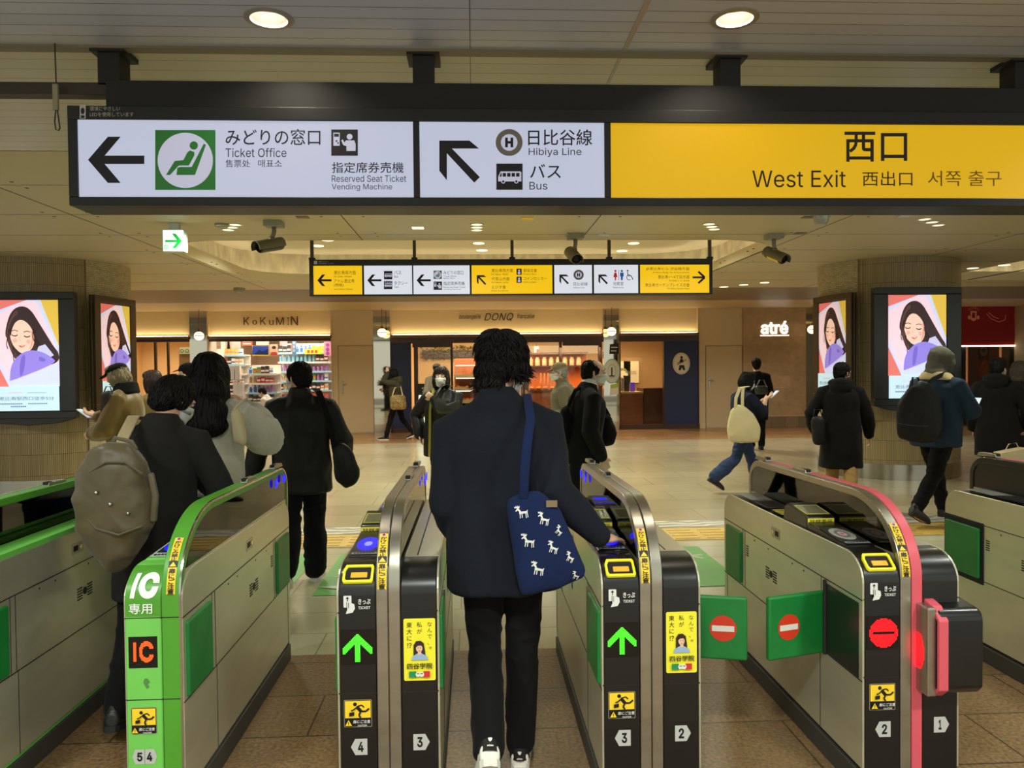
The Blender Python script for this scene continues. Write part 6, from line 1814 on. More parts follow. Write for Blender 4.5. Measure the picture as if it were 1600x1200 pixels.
def remeshed(bm, voxel, smooth=4, fold=0.0, fscale=(9, 9, 4), seed=0, fold2=0.0):
    """fuse overlapping closed shells into one continuous skin; optional cloth folds"""
    bmesh.ops.recalc_face_normals(bm, faces=bm.faces[:])
    me = bpy.data.meshes.new('tmp'); bm.to_mesh(me); bm.free()
    o = bpy.data.objects.new('tmp', me); COL.objects.link(o)
    r = o.modifiers.new('r', 'REMESH'); r.mode = 'VOXEL'; r.voxel_size = voxel; r.use_smooth_shade = True
    if smooth:
        s = o.modifiers.new('s', 'SMOOTH'); s.factor = 0.5; s.iterations = smooth
    bpy.context.view_layer.update()
    out = bpy.data.meshes.new_from_object(o.evaluated_get(bpy.context.evaluated_depsgraph_get()))
    bpy.data.objects.remove(o); bpy.data.meshes.remove(me)
    n = len(out.vertices)
    if fold and n:
        co = np.empty(n * 3); out.vertices.foreach_get('co', co); co = co.reshape(-1, 3)
        no = np.empty(n * 3); out.vertex_normals.foreach_get('vector', no); no = no.reshape(-1, 3)
        w = co + 0.05 * np.stack([vnoise(co * 5 + 11), vnoise(co * 5 + 31), vnoise(co * 5 + 57)], 1)
        a = vnoise(w * np.array(fscale) + seed); b = vnoise(w * np.array(fscale) * 2.3 + seed + 50)
        d = (1 - np.abs(a) * 2) * fold + b * fold * 0.4
        if fold2:                                # fine ruckles
            d = d + vnoise(co * 60 + seed) * fold2
        co = co + no * d[:, None]
        out.vertices.foreach_set('co', co.ravel()); out.update()
    for p in out.polygons: p.use_smooth = True
    return out

def put(name, me, mats, parent):
    me.name = name
    o = bpy.data.objects.new(name, me); COL.objects.link(o); o.parent = parent
    me.materials.clear()
    for m in (mats if isinstance(mats, (list, tuple)) else [mats]): me.materials.append(m)
    return o

def rings(bm, secs, seg=28, power=2.4):
    """closed loft through (centre, side-vector*rx, fwd-vector*ry) sections"""
    R = []
    for c, sx, sy in secs:
        ring = []
        for k in range(seg):
            a = 2 * PI * k / seg; ca, sa = math.cos(a), math.sin(a)
            ca = math.copysign(abs(ca) ** (2 / power), ca); sa = math.copysign(abs(sa) ** (2 / power), sa)
            ring.append(bm.verts.new(c + sx * ca + sy * sa))
        R.append(ring)
    for a, b in zip(R, R[1:]):
        for k in range(seg): bm.faces.new((a[k], a[(k + 1) % seg], b[(k + 1) % seg], b[k]))
    bm.faces.new(R[0][::-1]); bm.faces.new(R[-1])

def ik(S, T, l1, l2, pole):
    d = T - S; L = d.length
    if L > (l1 + l2) * .995: T = S + d * ((l1 + l2) * .995 / L); d = T - S; L = d.length
    a = (l1 * l1 - l2 * l2 + L * L) / (2 * L)
    h = math.sqrt(max(0, l1 * l1 - a * a))
    u = d.normalized(); p = pole - u * pole.dot(u)
    if p.length < 1e-4: p = Vector((0, -1, 0))
    return S + u * a + p.normalized() * h, T

class Pose:
    """joint positions in the person's own frame (+Y is the way they face), standing on z=0"""
    def __init__(s, H=1.70, sex='m', lean=0.0, side=0.0, twist=0.0, legL=(0, 0, 0), legR=(0, 0, 0), handL=None, handR=None, poleL=(-.3, -1, -.2), poleR=(.3, -1, -.2),
                 nod=0.0, turn=0.0, tilt=0.0, feet=None, broad=1.0, bulk=1.0, footL=0.0, footR=0.0, hunch=0.0, wristL=None, wristR=None, slope=0.0):
        s.slope = slope
        k = H / 1.70; s.k = k; s.H = H; s.sex = sex; s.bulk = bulk
        s.hipz = .90 * k
        hw = .088 * k
        R = Matrix.Rotation(-twist, 3, 'Z')
        s.L = {}
        for n, sg, leg, fp in (('L', -1, legL, footL), ('R', 1, legR, footR)):
            th, kn, sp = [math.radians(q) for q in leg]
            hip = Vector((sg * hw, 0, 0))
            d1 = Vector((sg * math.sin(sp), math.sin(th), -math.cos(th))).normalized()
            knee = hip + d1 * .425 * k
            d2 = Vector((sg * math.sin(sp) * .6, math.sin(th - kn), -math.cos(th - kn))).normalized()
            ank = knee + d2 * .405 * k
            pitch = math.radians(fp) if fp else 0.0
            s.L[n] = [hip, knee, ank, pitch]
        low = 9
        for n in 'LR':
            hip, knee, ank, pitch = s.L[n]
            toe = -.17 * k * math.sin(pitch); heel = .06 * k * math.sin(pitch)
            low = min(low, ank.z - .075 * k * math.cos(pitch) + min(toe, heel, 0))
        s.pel = Vector((0, 0, -low))
        for n in 'LR':
            for i in range(3): s.L[n][i] = s.L[n][i] + s.pel
        s.Rt = (Matrix.Rotation(-lean, 3, 'X') @ Matrix.Rotation(side, 3, 'Y') @ Matrix.Rotation(-twist, 3, 'Z'))
        s.hunch = hunch
        s.A = {}
        shw = (.178 if sex == 'm' else .158) * k * broad
        s.shw = shw
        ua, fa = .285 * k, .250 * k
        for n, sg, hand, pole in (('L', -1, handL, poleL), ('R', 1, handR, poleR)):
            sh = s.at((.442 - slope) * k, sg * shw, -.01 * k + hunch * .04)
            if hand is None: hand = tuple(sh + Vector((sg * .07 * k, .03 * k, -.50 * k)))
            el, wr = ik(sh, Vector(hand), ua, fa, Vector(pole))
            s.A[n] = [sh, el, wr]
        s.neck = s.at(.522 * k, 0, -.005 * k + hunch * .03)
        s.Rh = s.Rt @ Matrix.Rotation(-nod, 3, 'X') @ Matrix.Rotation(tilt, 3, 'Y') @ Matrix.Rotation(-turn, 3, 'Z')
        s.Rh = (Matrix.Rotation(-turn, 3, 'Z') @ Matrix.Rotation(-(nod + lean * .4), 3, 'X') @ Matrix.Rotation(tilt, 3, 'Y'))
        s.head = s.neck + s.Rt @ Vector((0, .012 * k, .055 * k)) + s.Rh @ Vector((0, .018 * k, .092 * k))
        s.wrist = {'L': wristL, 'R': wristR}
    def at(s, h, x=0.0, y=0.0):
        """point on the trunk, h above the hip joints"""
        p = Vector((x, y, h)) if h > 0 else Vector((x, y, h))
        return s.pel + (s.Rt @ p if h > 0 else p)
    def hp(s, x, y, z):
        return s.head + s.Rh @ (Vector((x, y, z)) * s.k)

def head_shape(bm, p):
    k = p.k
    E_ = lambda x, y, z, a, b, c, sub=3: ell(bm, p.hp(x, y, z), (a * k, b * k, c * k), p.Rh, sub)
    T_ = lambda pts, r, seg=12: tube(bm, [p.hp(*q) for q in pts], [v * k if not isinstance(v, tuple) else (v[0] * k, v[1] * k) for v in r], seg, ref=p.Rh @ Vector((1, 0, 0)))
    E_(0, -.010, .030, .073, .092, .082)
    E_(0, .020, -.020, .064, .066, .078)
    T_([(0, .028, -.045), (0, .050, -.078), (0, .062, -.094)], [(.052, .046), (.040, .034), (.024, .022)], 14)
    for s_ in (-1, 1):
        E_(s_ * .036, .050, -.026, .026, .026, .030, 2)
        E_(s_ * .028, .076, .026, .030, .014, .011, 2)
        T_([(s_ * .070, -.012, .012), (s_ * .080, -.018, .004), (s_ * .078, -.014, -.022), (s_ * .070, -.004, -.034)], [.008, .012, .011, .006], 8)
    T_([(0, .080, .026), (0, .094, .004), (0, .102, -.014)], [(.009, .010), (.011, .012), (.016, .012)], 10)
    E_(0, .078, -.045, .024, .016, .013, 2)

def hand_shape(bm, p, n):
    """palm, four jointed fingers of different length and a thumb from the side of the palm"""
    k = p.k; sg = -1 if n == 'L' else 1
    el, wr = p.A[n][1], p.A[n][2]
    spec = p.wrist[n] or {}
    d = Vector(spec['dir']).normalized() if 'dir' in spec else (wr - el).normalized()
    palm = Vector(spec['palm']) if 'palm' in spec else Vector((-sg, .15, -.1))
    palm = (palm - d * palm.dot(d)).normalized()
    across = d.cross(palm).normalized()
    curl = spec.get('curl', 28)
    thumb_side = across if (across.y > 0 or abs(across.y) < .2 and across.z > 0) else -across
    if 'thumb' in spec: thumb_side = across if across.dot(Vector(spec['thumb'])) > 0 else -across
    c = wr + d * .050 * k
    tube(bm, [wr - d * .01 * k, wr + d * .03 * k, wr + d * .078 * k], [(.024 * k, .017 * k), (.036 * k, .015 * k), (.039 * k, .013 * k)], 12, ref=across)
    for i, (off, ln) in enumerate(((.029, .068), (.010, .078), (-.009, .072), (-.027, .056))):
        q = wr + d * .082 * k + thumb_side * off * k
        pts = [q - d * .012 * k, q]; dd = d + thumb_side * off * 1.2
        for j, f in enumerate((.46, .32, .24)):
            dd = (Matrix.Rotation(math.radians(curl * (0.7 + .25 * j)), 3, palm.cross(d).normalized() * -1) @ dd).normalized()
            q = q + dd * ln * f * k; pts.append(q)
        tube(bm, pts, [.0095 * k, .0092 * k, .0086 * k, .0078 * k, .0066 * k], 8)
    q = wr + d * .028 * k + thumb_side * .028 * k
    dd = (d * .75 + thumb_side * .75 + palm * .3).normalized()
    pts = [q - dd * .01 * k, q, q + dd * .032 * k]
    dd = (d * 1.0 + thumb_side * .25 + palm * .35).normalized(); pts.append(pts[-1] + dd * .030 * k)
    tube(bm, pts, [.014 * k, .0125 * k, .0105 * k, .0085 * k], 8)

def foot_dir(p, n):
    pitch = p.L[n][3]
    return Vector((.08 * (-1 if n == 'L' else 1), math.cos(pitch), -math.sin(pitch))).normalized(), Vector((0, math.sin(pitch), math.cos(pitch)))

def body_shape(bm, p):
    k = p.k; b = p.bulk
    head_shape(bm, p)
    tube(bm, [p.neck - (p.neck - p.pel) * .06, p.neck + p.Rt @ Vector((0, .012 * k, .03 * k)), p.hp(0, -.012, -.03)], [.060 * k, .052 * k, .052 * k], 16)
    f = p.sex == 'f'
    prof = [(-.04, .150, .105, -.01), (.06, .160, .112, -.012), (.16, .138 if f else .146, .100, 0), (.24, .126 if f else .142, .096, .0), (.34, .145, .104, .004), (.43, .155, .105, 0), (.475, .130, .085, -.006), (.51, .085, .066, -.006), (.545, .056, .054, 0)]
    rings(bm, [(p.at(h * k, 0, y * k), p.Rt @ Vector((rx * k * b, 0, 0)), p.Rt @ Vector((0, ry * k * b, 0))) for h, rx, ry, y in prof], 24, 2.2)
    for n, sg in (('L', -1), ('R', 1)):
        sh, el, wr = p.A[n]
        tube(bm, [p.at(.475 * k, sg * .06 * k), sh, sh.lerp(el, .5), el, el.lerp(wr, .35), wr], [.050 * k, .052 * k, .045 * k, .038 * k, .038 * k, .026 * k], 14)
        hand_shape(bm, p, n)
        hip, kn, an, _ = p.L[n]
        tube(bm, [hip + Vector((0, 0, .03 * k)), hip.lerp(kn, .4), kn, kn.lerp(an, .3), an], [(.080 * k), .066 * k, .048 * k, .046 * k, .034 * k], 16)
        fd, up = foot_dir(p, n)
        heel = an - fd * .035 * k - up * .045 * k
        tube(bm, [heel, an + fd * .05 * k - up * .045 * k, an + fd * .15 * k - up * .058 * k], [(.032 * k, .03 * k), (.038 * k, .034 * k), (.036 * k, .018 * k)], 12)

SKIN = M('skin', (222, 176, 146), .5, var=.05, vscale=20, spec=.35)
EYEW, EYEB, LIPM, BROWM = M('eye_white', (226, 222, 214), .25), M('eye_dark', (28, 20, 18), .15), M('lip_tone', (176, 104, 92), .45), M('brow', (30, 22, 20), .7)
MASKM = M('mask_white', (216, 216, 208), .75, bump=.1, bscale=300)

def add_body(g, p, voxel=.007, face=True, skin=None):
    bm = bmesh.new(); body_shape(bm, p)
    o = put('body', remeshed(bm, voxel, 3), skin or SKIN, g)
    if face:
        k = p.k
        bm = bmesh.new()
        for s_ in (-1, 1):
            ell(bm, p.hp(s_ * .030, .0835, .010), (.0125 * k, .006 * k, .0062 * k), p.Rh, 2, 0)
            ell(bm, p.hp(s_ * .030, .0882, .010), (.0058 * k, .003 * k, .0056 * k), p.Rh, 2, 1)
            tube(bm, [p.hp(s_ * .044, .083, .0145), p.hp(s_ * .030, .0885, .0175), p.hp(s_ * .017, .086, .0145)], [.0022 * k] * 3, 6, mi=1)
        me = bpy.data.meshes.new('eyes'); bm.to_mesh(me); bm.free(); put('eyes', me, [EYEW, EYEB], g)
        bm = bmesh.new()
        for s_ in (-1, 1): tube(bm, [p.hp(s_ * .046, .081, .034), p.hp(s_ * .030, .091, .039), p.hp(s_ * .014, .090, .035)], [.003 * k, .0042 * k, .0035 * k], 6)
        me = bpy.data.meshes.new('eyebrows'); bm.to_mesh(me); bm.free(); put('eyebrows', me, BROWM, g)
        bm = bmesh.new(); tube(bm, [p.hp(-.023, .086, -.048), p.hp(-.008, .0935, -.045), p.hp(.008, .0935, -.045), p.hp(.023, .086, -.048)], [.003 * k, .0055 * k, .0055 * k, .003 * k], 8)
        me = bpy.data.meshes.new('lips'); bm.to_mesh(me); bm.free(); put('lips', me, LIPM, g)
    return o

def add_mask(g, p, m=None):
    k = p.k
    bm = bmesh.new()
    n, mm = 18, 10
    grid = []
    for j in range(mm + 1):
        v = j / mm
        row = []
        for i in range(n + 1):
            u = i / n * 2 - 1
            z = .004 - v * .108 - .012 * (1 - abs(u)) * 0 + (-.018 * abs(u) ** 1.5 if v < .3 else .020 * abs(u) ** 1.5 * (v - .3) / .7)
            x = u * (.066 - .012 * v)
            y = .020 + .092 * (1 - abs(u) ** 2.2) ** .62 - .030 * max(0, v - .55) * (1 - abs(u)) + .012 * math.sin(min(1, v * 1.5) * PI) * (1 - u * u)
            row.append(bm.verts.new(p.hp(x, y, z)))
        grid.append(row)
    for a, b in zip(grid, grid[1:]):
        for i in range(n): bm.faces.new((a[i], a[i + 1], b[i + 1], b[i]))
    bmesh.ops.recalc_face_normals(bm, faces=bm.faces[:])
    r = bmesh.ops.solidify(bm, geom=bm.faces[:], thickness=.002)
    for s_ in (-1, 1):
        tube(bm, [p.hp(s_ * .064, .030, -.012), p.hp(s_ * .076, .0, .010), p.hp(s_ * .082, -.022, .004), p.hp(s_ * .080, -.024, -.02), p.hp(s_ * .066, .010, -.055), p.hp(s_ * .054, .034, -.085)], [.0022 * k] * 6, 6)
    me = bpy.data.meshes.new('face_mask'); bm.to_mesh(me); bm.free()
    for q in me.polygons: q.use_smooth = True
    return put('face_mask', me, m or MASKM, g)

def add_trousers(g, p, m, fat=1.0, hem=1.0, voxel=.011, fold=.006, name='trousers', flare=1.0, length=1.0, seed=1):
    k = p.k; bm = bmesh.new()
    prof = [(-.06, .155, .115, -.012), (.04, .170, .122, -.012), (.12, .160, .115, -.004), (.17, .150, .108, 0)]
    rings(bm, [(p.at(h * k, 0, y * k), Vector((rx * k, 0, 0)), Vector((0, ry * k, 0))) for h, rx, ry, y in prof], 24, 2.3)
    for n in 'LR':
        hip, kn, an, _ = p.L[n]
        end = kn.lerp(an, .96 * length)
        tube(bm, [hip + Vector((0, 0, .02 * k)), hip.lerp(kn, .35), kn, kn.lerp(an, .45), end], [.098 * k * fat, .089 * k * fat, .070 * k * fat, .066 * k * fat * hem * flare, .060 * k * fat * hem * flare ** 1.4], 18)
    return put(name, remeshed(bm, voxel, 3, fold, (10, 10, 16), seed), m, g)

def add_shoes(g, p, m, solem, voxel=.006, white_heel=None, size=1.0, high=False):
    out = []
    for n in 'LR':
        an = p.L[n][2]; k = p.k * size
        fd, up = foot_dir(p, n); sd = fd.cross(up).normalized()
        base = an - up * .075 * p.k
        Q = lambda y, z, x=0: base + fd * y * k + up * z * k + sd * x * k
        bm = bmesh.new()
        secs = [(-.062, .050, .020, .030), (-.055, .046, .034, .040), (-.02, .050, .038, .045), (.03, .052, .040, .048), (.08, .042, .043, .036), (.14, .036, .046, .028), (.175, .032, .040, .022), (.198, .026, .020, .014)]
        rings(bm, [(Q(y, z), sd * rx * k, up * rz * k) for y, z, rx, rz in secs], 18, 2.3)
        tube(bm, [Q(-.01, .055), Q(-.015, .10 if not high else .15)], [(.040 * k), (.040 * k)], 14)
        me = remeshed(bm, voxel, 2)
        o = put('shoe', me, m, g)
        bm = bmesh.new()
        pts = [(-.066, .0), (-.062, .022), (-.045, .034), (-.01, .038), (.04, .040), (.09, .045), (.14, .048), (.18, .042), (.203, .02), (.208, 0)]
        ol = [(y, x) for y, x in pts] + [(y, -x) for y, x in reversed(pts[1:-1])]
        lo = [bm.verts.new(Q(y, 0.0 + (0.006 if y > .17 else 0), x)) for y, x in ol]; hi = [bm.verts.new(Q(y, .026, x * 1.02)) for y, x in ol]
        bm.faces.new(lo); bm.faces.new(hi[::-1])
        for i in range(len(ol)): bm.faces.new((lo[i], lo[(i + 1) % len(ol)], hi[(i + 1) % len(ol)], hi[i]))
        bmesh.ops.recalc_face_normals(bm, faces=bm.faces[:])
        me = bpy.data.meshes.new('sole'); bm.to_mesh(me); bm.free(); s_ = put('sole', me, solem, o)
        if white_heel is not None: white_heel(n, o, Q, fd, up, sd, k)
        out.append(o)
    return out

def add_top(g, p, m, hem=-.10, w=1.0, d=1.0, sleeve=1.0, cuff=1.0, collar=None, hood=False, voxel=.011, fold=.008, name='jacket', flare=1.0, seed=3, sl_len=.97, hem_dy=0.0, puff=0.0, drop=0.0, fscale=(8, 8, 4), fold2=0.0, neck_r=.062):
    """jacket, coat, sweater: hem is the height of the hem relative to the hip joints (metres at 1.70 m)"""
    k = p.k; bm = bmesh.new(); f = p.sex == 'f'
    hw = (.184 if not f else .170) * w
    o_ = p.slope
    prof = [(.418 - o_, hw * .93, .135 * d, 0), (.34, hw * .98, .142 * d, .002), (.22, hw * .95, .138 * d, .004), (.10, hw * 1.0, .142 * d, .0)]
    hs = hem
    n_ = max(2, int(abs(.10 - hs) / .12))
    for i in range(1, n_ + 1):
        t = i / n_; prof.append((.10 + (hs - .10) * t, hw * (1.0 + (flare - 1) * t), .145 * d * (1.0 + (flare - 1) * t), hem_dy * t))
    prof = prof[::-1] + [(.448 - o_, hw * .82, .120 * d, -.006), (.488 - o_ * .4, hw * .60, .096 * d, -.008), (.525, .084 * max(1, w * .9), .076, -.006), (.550, neck_r + .004, neck_r, -.004)]
    def sec(h, rx, ry, y):
        c = p.at(h * k, 0, y * k)
        t = min(1, max(0, (h + .05) / .2))
        R = p.Rt if h > .06 else Matrix.Identity(3)
        return (c, R @ Vector((rx * k, 0, 0)), R @ Vector((0, ry * k, 0)))
    rings(bm, [sec(*q) for q in prof], 32, 2.5)
    for n, sg in (('L', -1), ('R', 1)):
        sh, el, wr = p.A[n]
        end = el.lerp(wr, sl_len); S = sleeve
        sh2 = sh + Vector((sg * .012 * k, 0, -drop * k))
        tube(bm, [p.at(.490 * k, sg * .065 * k, -.005), p.at((.468 - o_ * .6) * k, sg * p.shw * .66, -.008), sh2, sh2.lerp(el, .45), el, el.lerp(end, .45), el.lerp(end, .85), end],
             [.052 * k, .060 * k, .066 * k * S, (.066 + puff * .5) * k * S, (.066 + puff) * k * S, (.060 + puff) * k * S, (.052 + puff * .6) * k * S * cuff, .045 * k * S * cuff], 18)
    if collar == 'fold':
        rings(bm, [(p.at(h * k, 0, y), p.Rt @ Vector((rx * k, 0, 0)), p.Rt @ Vector((0, ry * k, 0))) for h, rx, ry, y in ((.495, .120, .098, -.012), (.528, .100, .088, -.012), (.562, .078, .076, -.006), (.576, .068, .068, -.004))], 24, 2.1)
    if collar == 'stand':
        rings(bm, [(p.at(h * k, 0, y), p.Rt @ Vector((rx * k, 0, 0)), p.Rt @ Vector((0, ry * k, 0))) for h, rx, ry, y in ((.51, .094, .084, -.006), (.55, .082, .080, .0), (.588, .075, .077, .004))], 24, 2.1)
    if hood:
        for q, r in (((0, -.10, .555), (.105, .075, .055)), ((0, -.115, .50), (.13, .06, .09)), ((-.08, -.06, .55), (.06, .08, .045)), ((.08, -.06, .55), (.06, .08, .045)), ((0, .05, .555), (.09, .05, .03))):
            ell(bm, p.at(q[2] * k, q[0] * k, q[1] * k), [v * k for v in r], p.Rt, 2)
    return put(name, remeshed(bm, voxel, 3, fold, fscale, seed, fold2), m, g)

HAIRM = M('hair_black', (20, 17, 16), .55, spec=.15)
def clump_tube(V, F, pts, r, seg=5):
    b = len(V); n = len(pts)
    for i, q in enumerate(pts):
        t = (pts[min(i + 1, n - 1)] - pts[max(i - 1, 0)])
        s_, u = frame_at(t, Vector((.3, .5, .8)))
        rr = r[i]
        for j in range(seg):
            a = 2 * PI * j / seg
            V.append(q + s_ * rr * 1.5 * math.cos(a) + u * rr * .7 * math.sin(a))
    for i in range(n - 1):
        for j in range(seg): F.append((b + i * seg + j, b + i * seg + (j + 1) % seg, b + (i + 1) * seg + (j + 1) % seg, b + (i + 1) * seg + j))
    F.append(tuple(b + j for j in range(seg))[::-1]); F.append(tuple(b + (n - 1) * seg + j for j in range(seg)))

def add_hair(g, p, style, m=None, voxel=.008, seed=1, n=420):
    """hair as a fused cap plus many tapered locks"""
    k = p.k; q = random.Random(seed); m = m or HAIRM
    bm = bmesh.new()
    E_ = lambda x, y, z, a, b, c: ell(bm, p.hp(x, y, z), (a * k, b * k, c * k), p.Rh, 3)
    E_(0, -.018, .040, .086, .098, .086)
    V, F = [], []
    up = p.Rh @ Vector((0, 0, 1))
    if style in ('short', 'bald', 'shaggy'):
        E_(0, -.050, .0, .076, .062, .080)
        E_(0, -.055, -.045, .058, .042, .050)
        for s_ in (-1, 1): E_(s_ * .066, -.010, .012, .016, .040, .042)
    if style == 'bald':
        bm.free(); bm = bmesh.new()
        E_(0, -.040, .030, .080, .074, .078); E_(0, -.052, -.02, .070, .056, .070)
        for s_ in (-1, 1): E_(s_ * .064, -.012, .016, .018, .044, .044)
    if style == 'shaggy':
        E_(0, -.02, .055, .094, .104, .086); E_(0, -.055, -.06, .066, .045, .05)
        for s_ in (-1, 1): E_(s_ * .070, .0, .02, .024, .06, .055)
    if style == 'bob':
        E_(0, -.046, -.02, .090, .072, .105)
        for s_ in (-1, 1): E_(s_ * .072, .010, -.030, .024, .046, .095)
        E_(0, .030, .078, .074, .052, .040)
    if style == 'updo':
        E_(0, -.060, .0, .086, .070, .085); E_(0, -.075, -.045, .070, .045, .042)
        for s_ in (-1, 1): E_(s_ * .068, -.012, .004, .020, .05, .055)
    if style == 'long':
        E_(0, -.055, -.02, .098, .070, .11); E_(0, -.095, -.13, .132, .062, .14); E_(0, -.135, -.22, .160, .062, .11); E_(0, -.155, -.30, .178, .050, .075)
        for s_ in (-1, 1): E_(s_ * .076, .0, -.03, .026, .05, .10); E_(s_ * .088, -.035, -.14, .034, .052, .11)
    if style == 'mid':
        E_(0, -.050, -.03, .092, .070, .115); E_(0, -.060, -.12, .096, .052, .085)
        for s_ in (-1, 1): E_(s_ * .074, .008, -.05, .026, .048, .105)
        E_(0, .030, .078, .074, .052, .040)
    me = remeshed(bm, voxel, 3)
    from mathutils.bvhtree import BVHTree
    tree = BVHTree.FromPolygons([v.co[:] for v in me.vertices], [list(f.vertices) for f in me.polygons])
    bmh = bmesh.new(); bmh.from_mesh(me)
    verts = [v.co.copy() for v in me.vertices]; norms = [v.vector.copy() for v in me.vertex_normals]
    bpy.data.meshes.remove(me)
    crown = p.hp(0, -.045, .125)
    down = Vector((0, 0, -1))
    for i in range(n):
        j = q.randrange(len(verts)); o = verts[j]; nn = norms[j]
        loc = p.Rh.transposed() @ (o - p.head) / k
        t = (o - crown); t = t - nn * t.dot(nn)
        if t.length < 1e-4: continue
        t = t.normalized()
        if style in ('long', 'mid', 'bob') and loc.z < .045: t = (t * .3 + down).normalized()
        ln = {'short': .034, 'bald': .026, 'shaggy': .062, 'bob': .085, 'mid': .10, 'long': .16, 'updo': .055}[style] * q.uniform(.6, 1.2) * k
        lift = {'short': .10, 'bald': .02, 'shaggy': .34, 'bob': .03, 'mid': .04, 'long': .02, 'updo': .06}[style] * q.uniform(.3, 1.2)
        side_ = t.cross(nn) * q.uniform(-.35, .35) * (2.2 if style == 'shaggy' else .6)
        if style == 'long' and loc.z < -.25: ln *= .45
        pts = [o - nn * .006]; d = (t + nn * lift + side_).normalized(); st = ln / 4
        for s_ in range(4):
            nx = pts[-1] + d * st
            if style != 'shaggy':
                h_, hn, _, _ = tree.find_nearest(nx)
                if h_ is not None: nx = h_ + hn * (.001 + .0015 * s_) * (1 if s_ < 3 else .4)
            pts.append(nx); d = (d + down * (.10 if style == 'shaggy' else .45 if style in ('long', 'mid', 'bob') else .16) - nn * lift * .35 + side_ * .2).normalized()
        r0 = {'shaggy': .0042, 'long': .0050, 'mid': .0055, 'bob': .005}.get(style, .0045) * k * q.uniform(.6, 1.2)
        clump_tube(V, F, pts, [r0, r0 * 1.0, r0 * .85, r0 * .55, r0 * .12])
    vs = [bmh.verts.new(v) for v in V]
    for f in F:
        bmh.faces.new([vs[i] for i in f])
    me = bpy.data.meshes.new('hair'); bmh.to_mesh(me); bmh.free()
    for pl in me.polygons: pl.use_smooth = True
    return put('hair', me, m, g)

def strap_between(bm, pts, w, th, ref):
    tube(bm, pts, [(w, th)] * len(pts), 10, ref=ref, power=4)
def person(label, x, y, facing, pose, group=None, z=0.0):
    """facing in degrees: 0 walks away from us, 90 to the left, -90 to the right, 180 towards us"""
    return thing('person', label, 'person', (x, y, z), math.radians(facing), group)
def wpt(g, v):
    """a point in the person's frame, given in the hall"""
    return (Matrix.Rotation(g.rotation_euler.z, 4, 'Z').to_3x3().transposed()) @ (Vector(v) - g.location)
def hall(g, v):
    return Matrix.Rotation(g.rotation_euler.z, 3, 'Z') @ Vector(v) + g.location

# ------------------------------------------------------------------ people and what they carry
def cloth(name, rgb, rough=.85, bump=.25, bscale=220, var=.06, sheen=.03, **kw):
    return M(name, rgb, rough, var=var, vscale=5, bump=bump, bscale=bscale, sheen=sheen, spec=.12, **kw)
NAVY = cloth('navy_cloth', (26, 29, 37)); BLACKC = cloth('black_cloth', (20, 19, 19)); CHAR = cloth('charcoal_wool', (34, 33, 32), bscale=350)
TROU = cloth('black_trousers', (19, 18, 20)); LEATH = M('black_leather', (24, 23, 23), .55, var=.15, vscale=10, bump=.2, bscale=30, spec=.25)
FLEECE = cloth('white_fleece', (206, 200, 180), .95, .6, 140, .05, .6); JEANS = cloth('blue_jeans', (48, 62, 92), .85, .2, 300)
MUST = M('mustard_satin', (112, 86, 24), .5, var=.2, vscale=9, sheen=.3); SUIT = cloth('suit_black', (25, 24, 25), .8, .15, 400)
OLIVE = cloth('olive_coat', (112, 106, 84)); DENIM = cloth('dark_denim', (40, 54, 70), .85, .3, 260); GREYH = cloth('grey_hood', (92, 88, 78), .9, .4, 200); KHAKI = cloth('khaki_trousers', (150, 118, 72))
SHOEB = M('shoe_black', (24, 23, 23), .45); SHOEW = M('shoe_white', (222, 218, 206), .5, bump=.1, bscale=200); SOLEW = M('sole_white', (214, 210, 198), .6); SOLEB = M('sole_black', (26, 25, 24), .7)
CANV = cloth('cream_canvas', (216, 200, 158), .9, .3, 300); TOTE = cloth('tote_navy', (25, 38, 74), .9, .3, 320); KBAG = M('khaki_nylon', (86, 75, 48), .45, var=.10, vscale=7, bump=.5, bscale=9, sheen=.2)

def pillow(bm, pts, n, thick, layers=7, asym=1.0, sag=0.0, mi=0):
    """soft bag body from an outline of hall points: swells both ways along n towards the middle"""
    # refine the outline
    q = []
    for a, b in zip(pts, pts[1:] + pts[:1]):
        for i in range(6): q.append(a.lerp(b, i / 6))
    for _ in range(2): q = [q[i] * .5 + (q[i - 1] + q[(i + 1) % len(q)]) * .25 for i in range(len(q))]
    c = sum(q, Vector()) / len(q); c = c + Vector((0, 0, -sag))
    m = len(q)
    prev = None
    loops = []
    for s_ in range(-layers, layers + 1):
        u = s_ / layers
        f = math.sqrt(max(0, 1 - abs(u) ** 2.6)) 
        w = thick * (u if u > 0 else u * asym)
        loops.append([bm.verts.new(c + (p - c) * (.02 + .98 * f) + n * w) for p in q])
    for a, b in zip(loops, loops[1:]):
        for i in range(m): bm.faces.new((a[i], a[(i + 1) % m], b[(i + 1) % m], b[i])).material_index = mi
    bm.faces.new(loops[0][::-1]); bm.faces.new(loops[-1])
def local(me_or_bm, loc):
    bmesh.ops.translate(me_or_bm, vec=-Vector(loc), verts=me_or_bm.verts[:])
def wrinkle(bm, amp, sc, seed=0):
    bmesh.ops.recalc_face_normals(bm, faces=bm.faces[:]); bm.normal_update()
    bmesh.ops.subdivide_edges(bm, edges=bm.edges[:], cuts=1, use_grid_fill=True)
    bm.normal_update()
    P = np.array([v.co[:] for v in bm.verts]); d = (1 - 2 * np.abs(vnoise(P * sc + seed))) * amp + vnoise(P * sc * 2.7 + seed) * amp * .4
    for v, x in zip(bm.verts, d): v.co = v.co + v.normal * x
def part(name, bm, m, g, smooth=50, world=True, bevel=0):
    if world: local(bm, g.location)
    return obj(name, bm, m, g, smooth=smooth, bevel=bevel)
def PX(px, py, Y): return onY(px, py, Y)
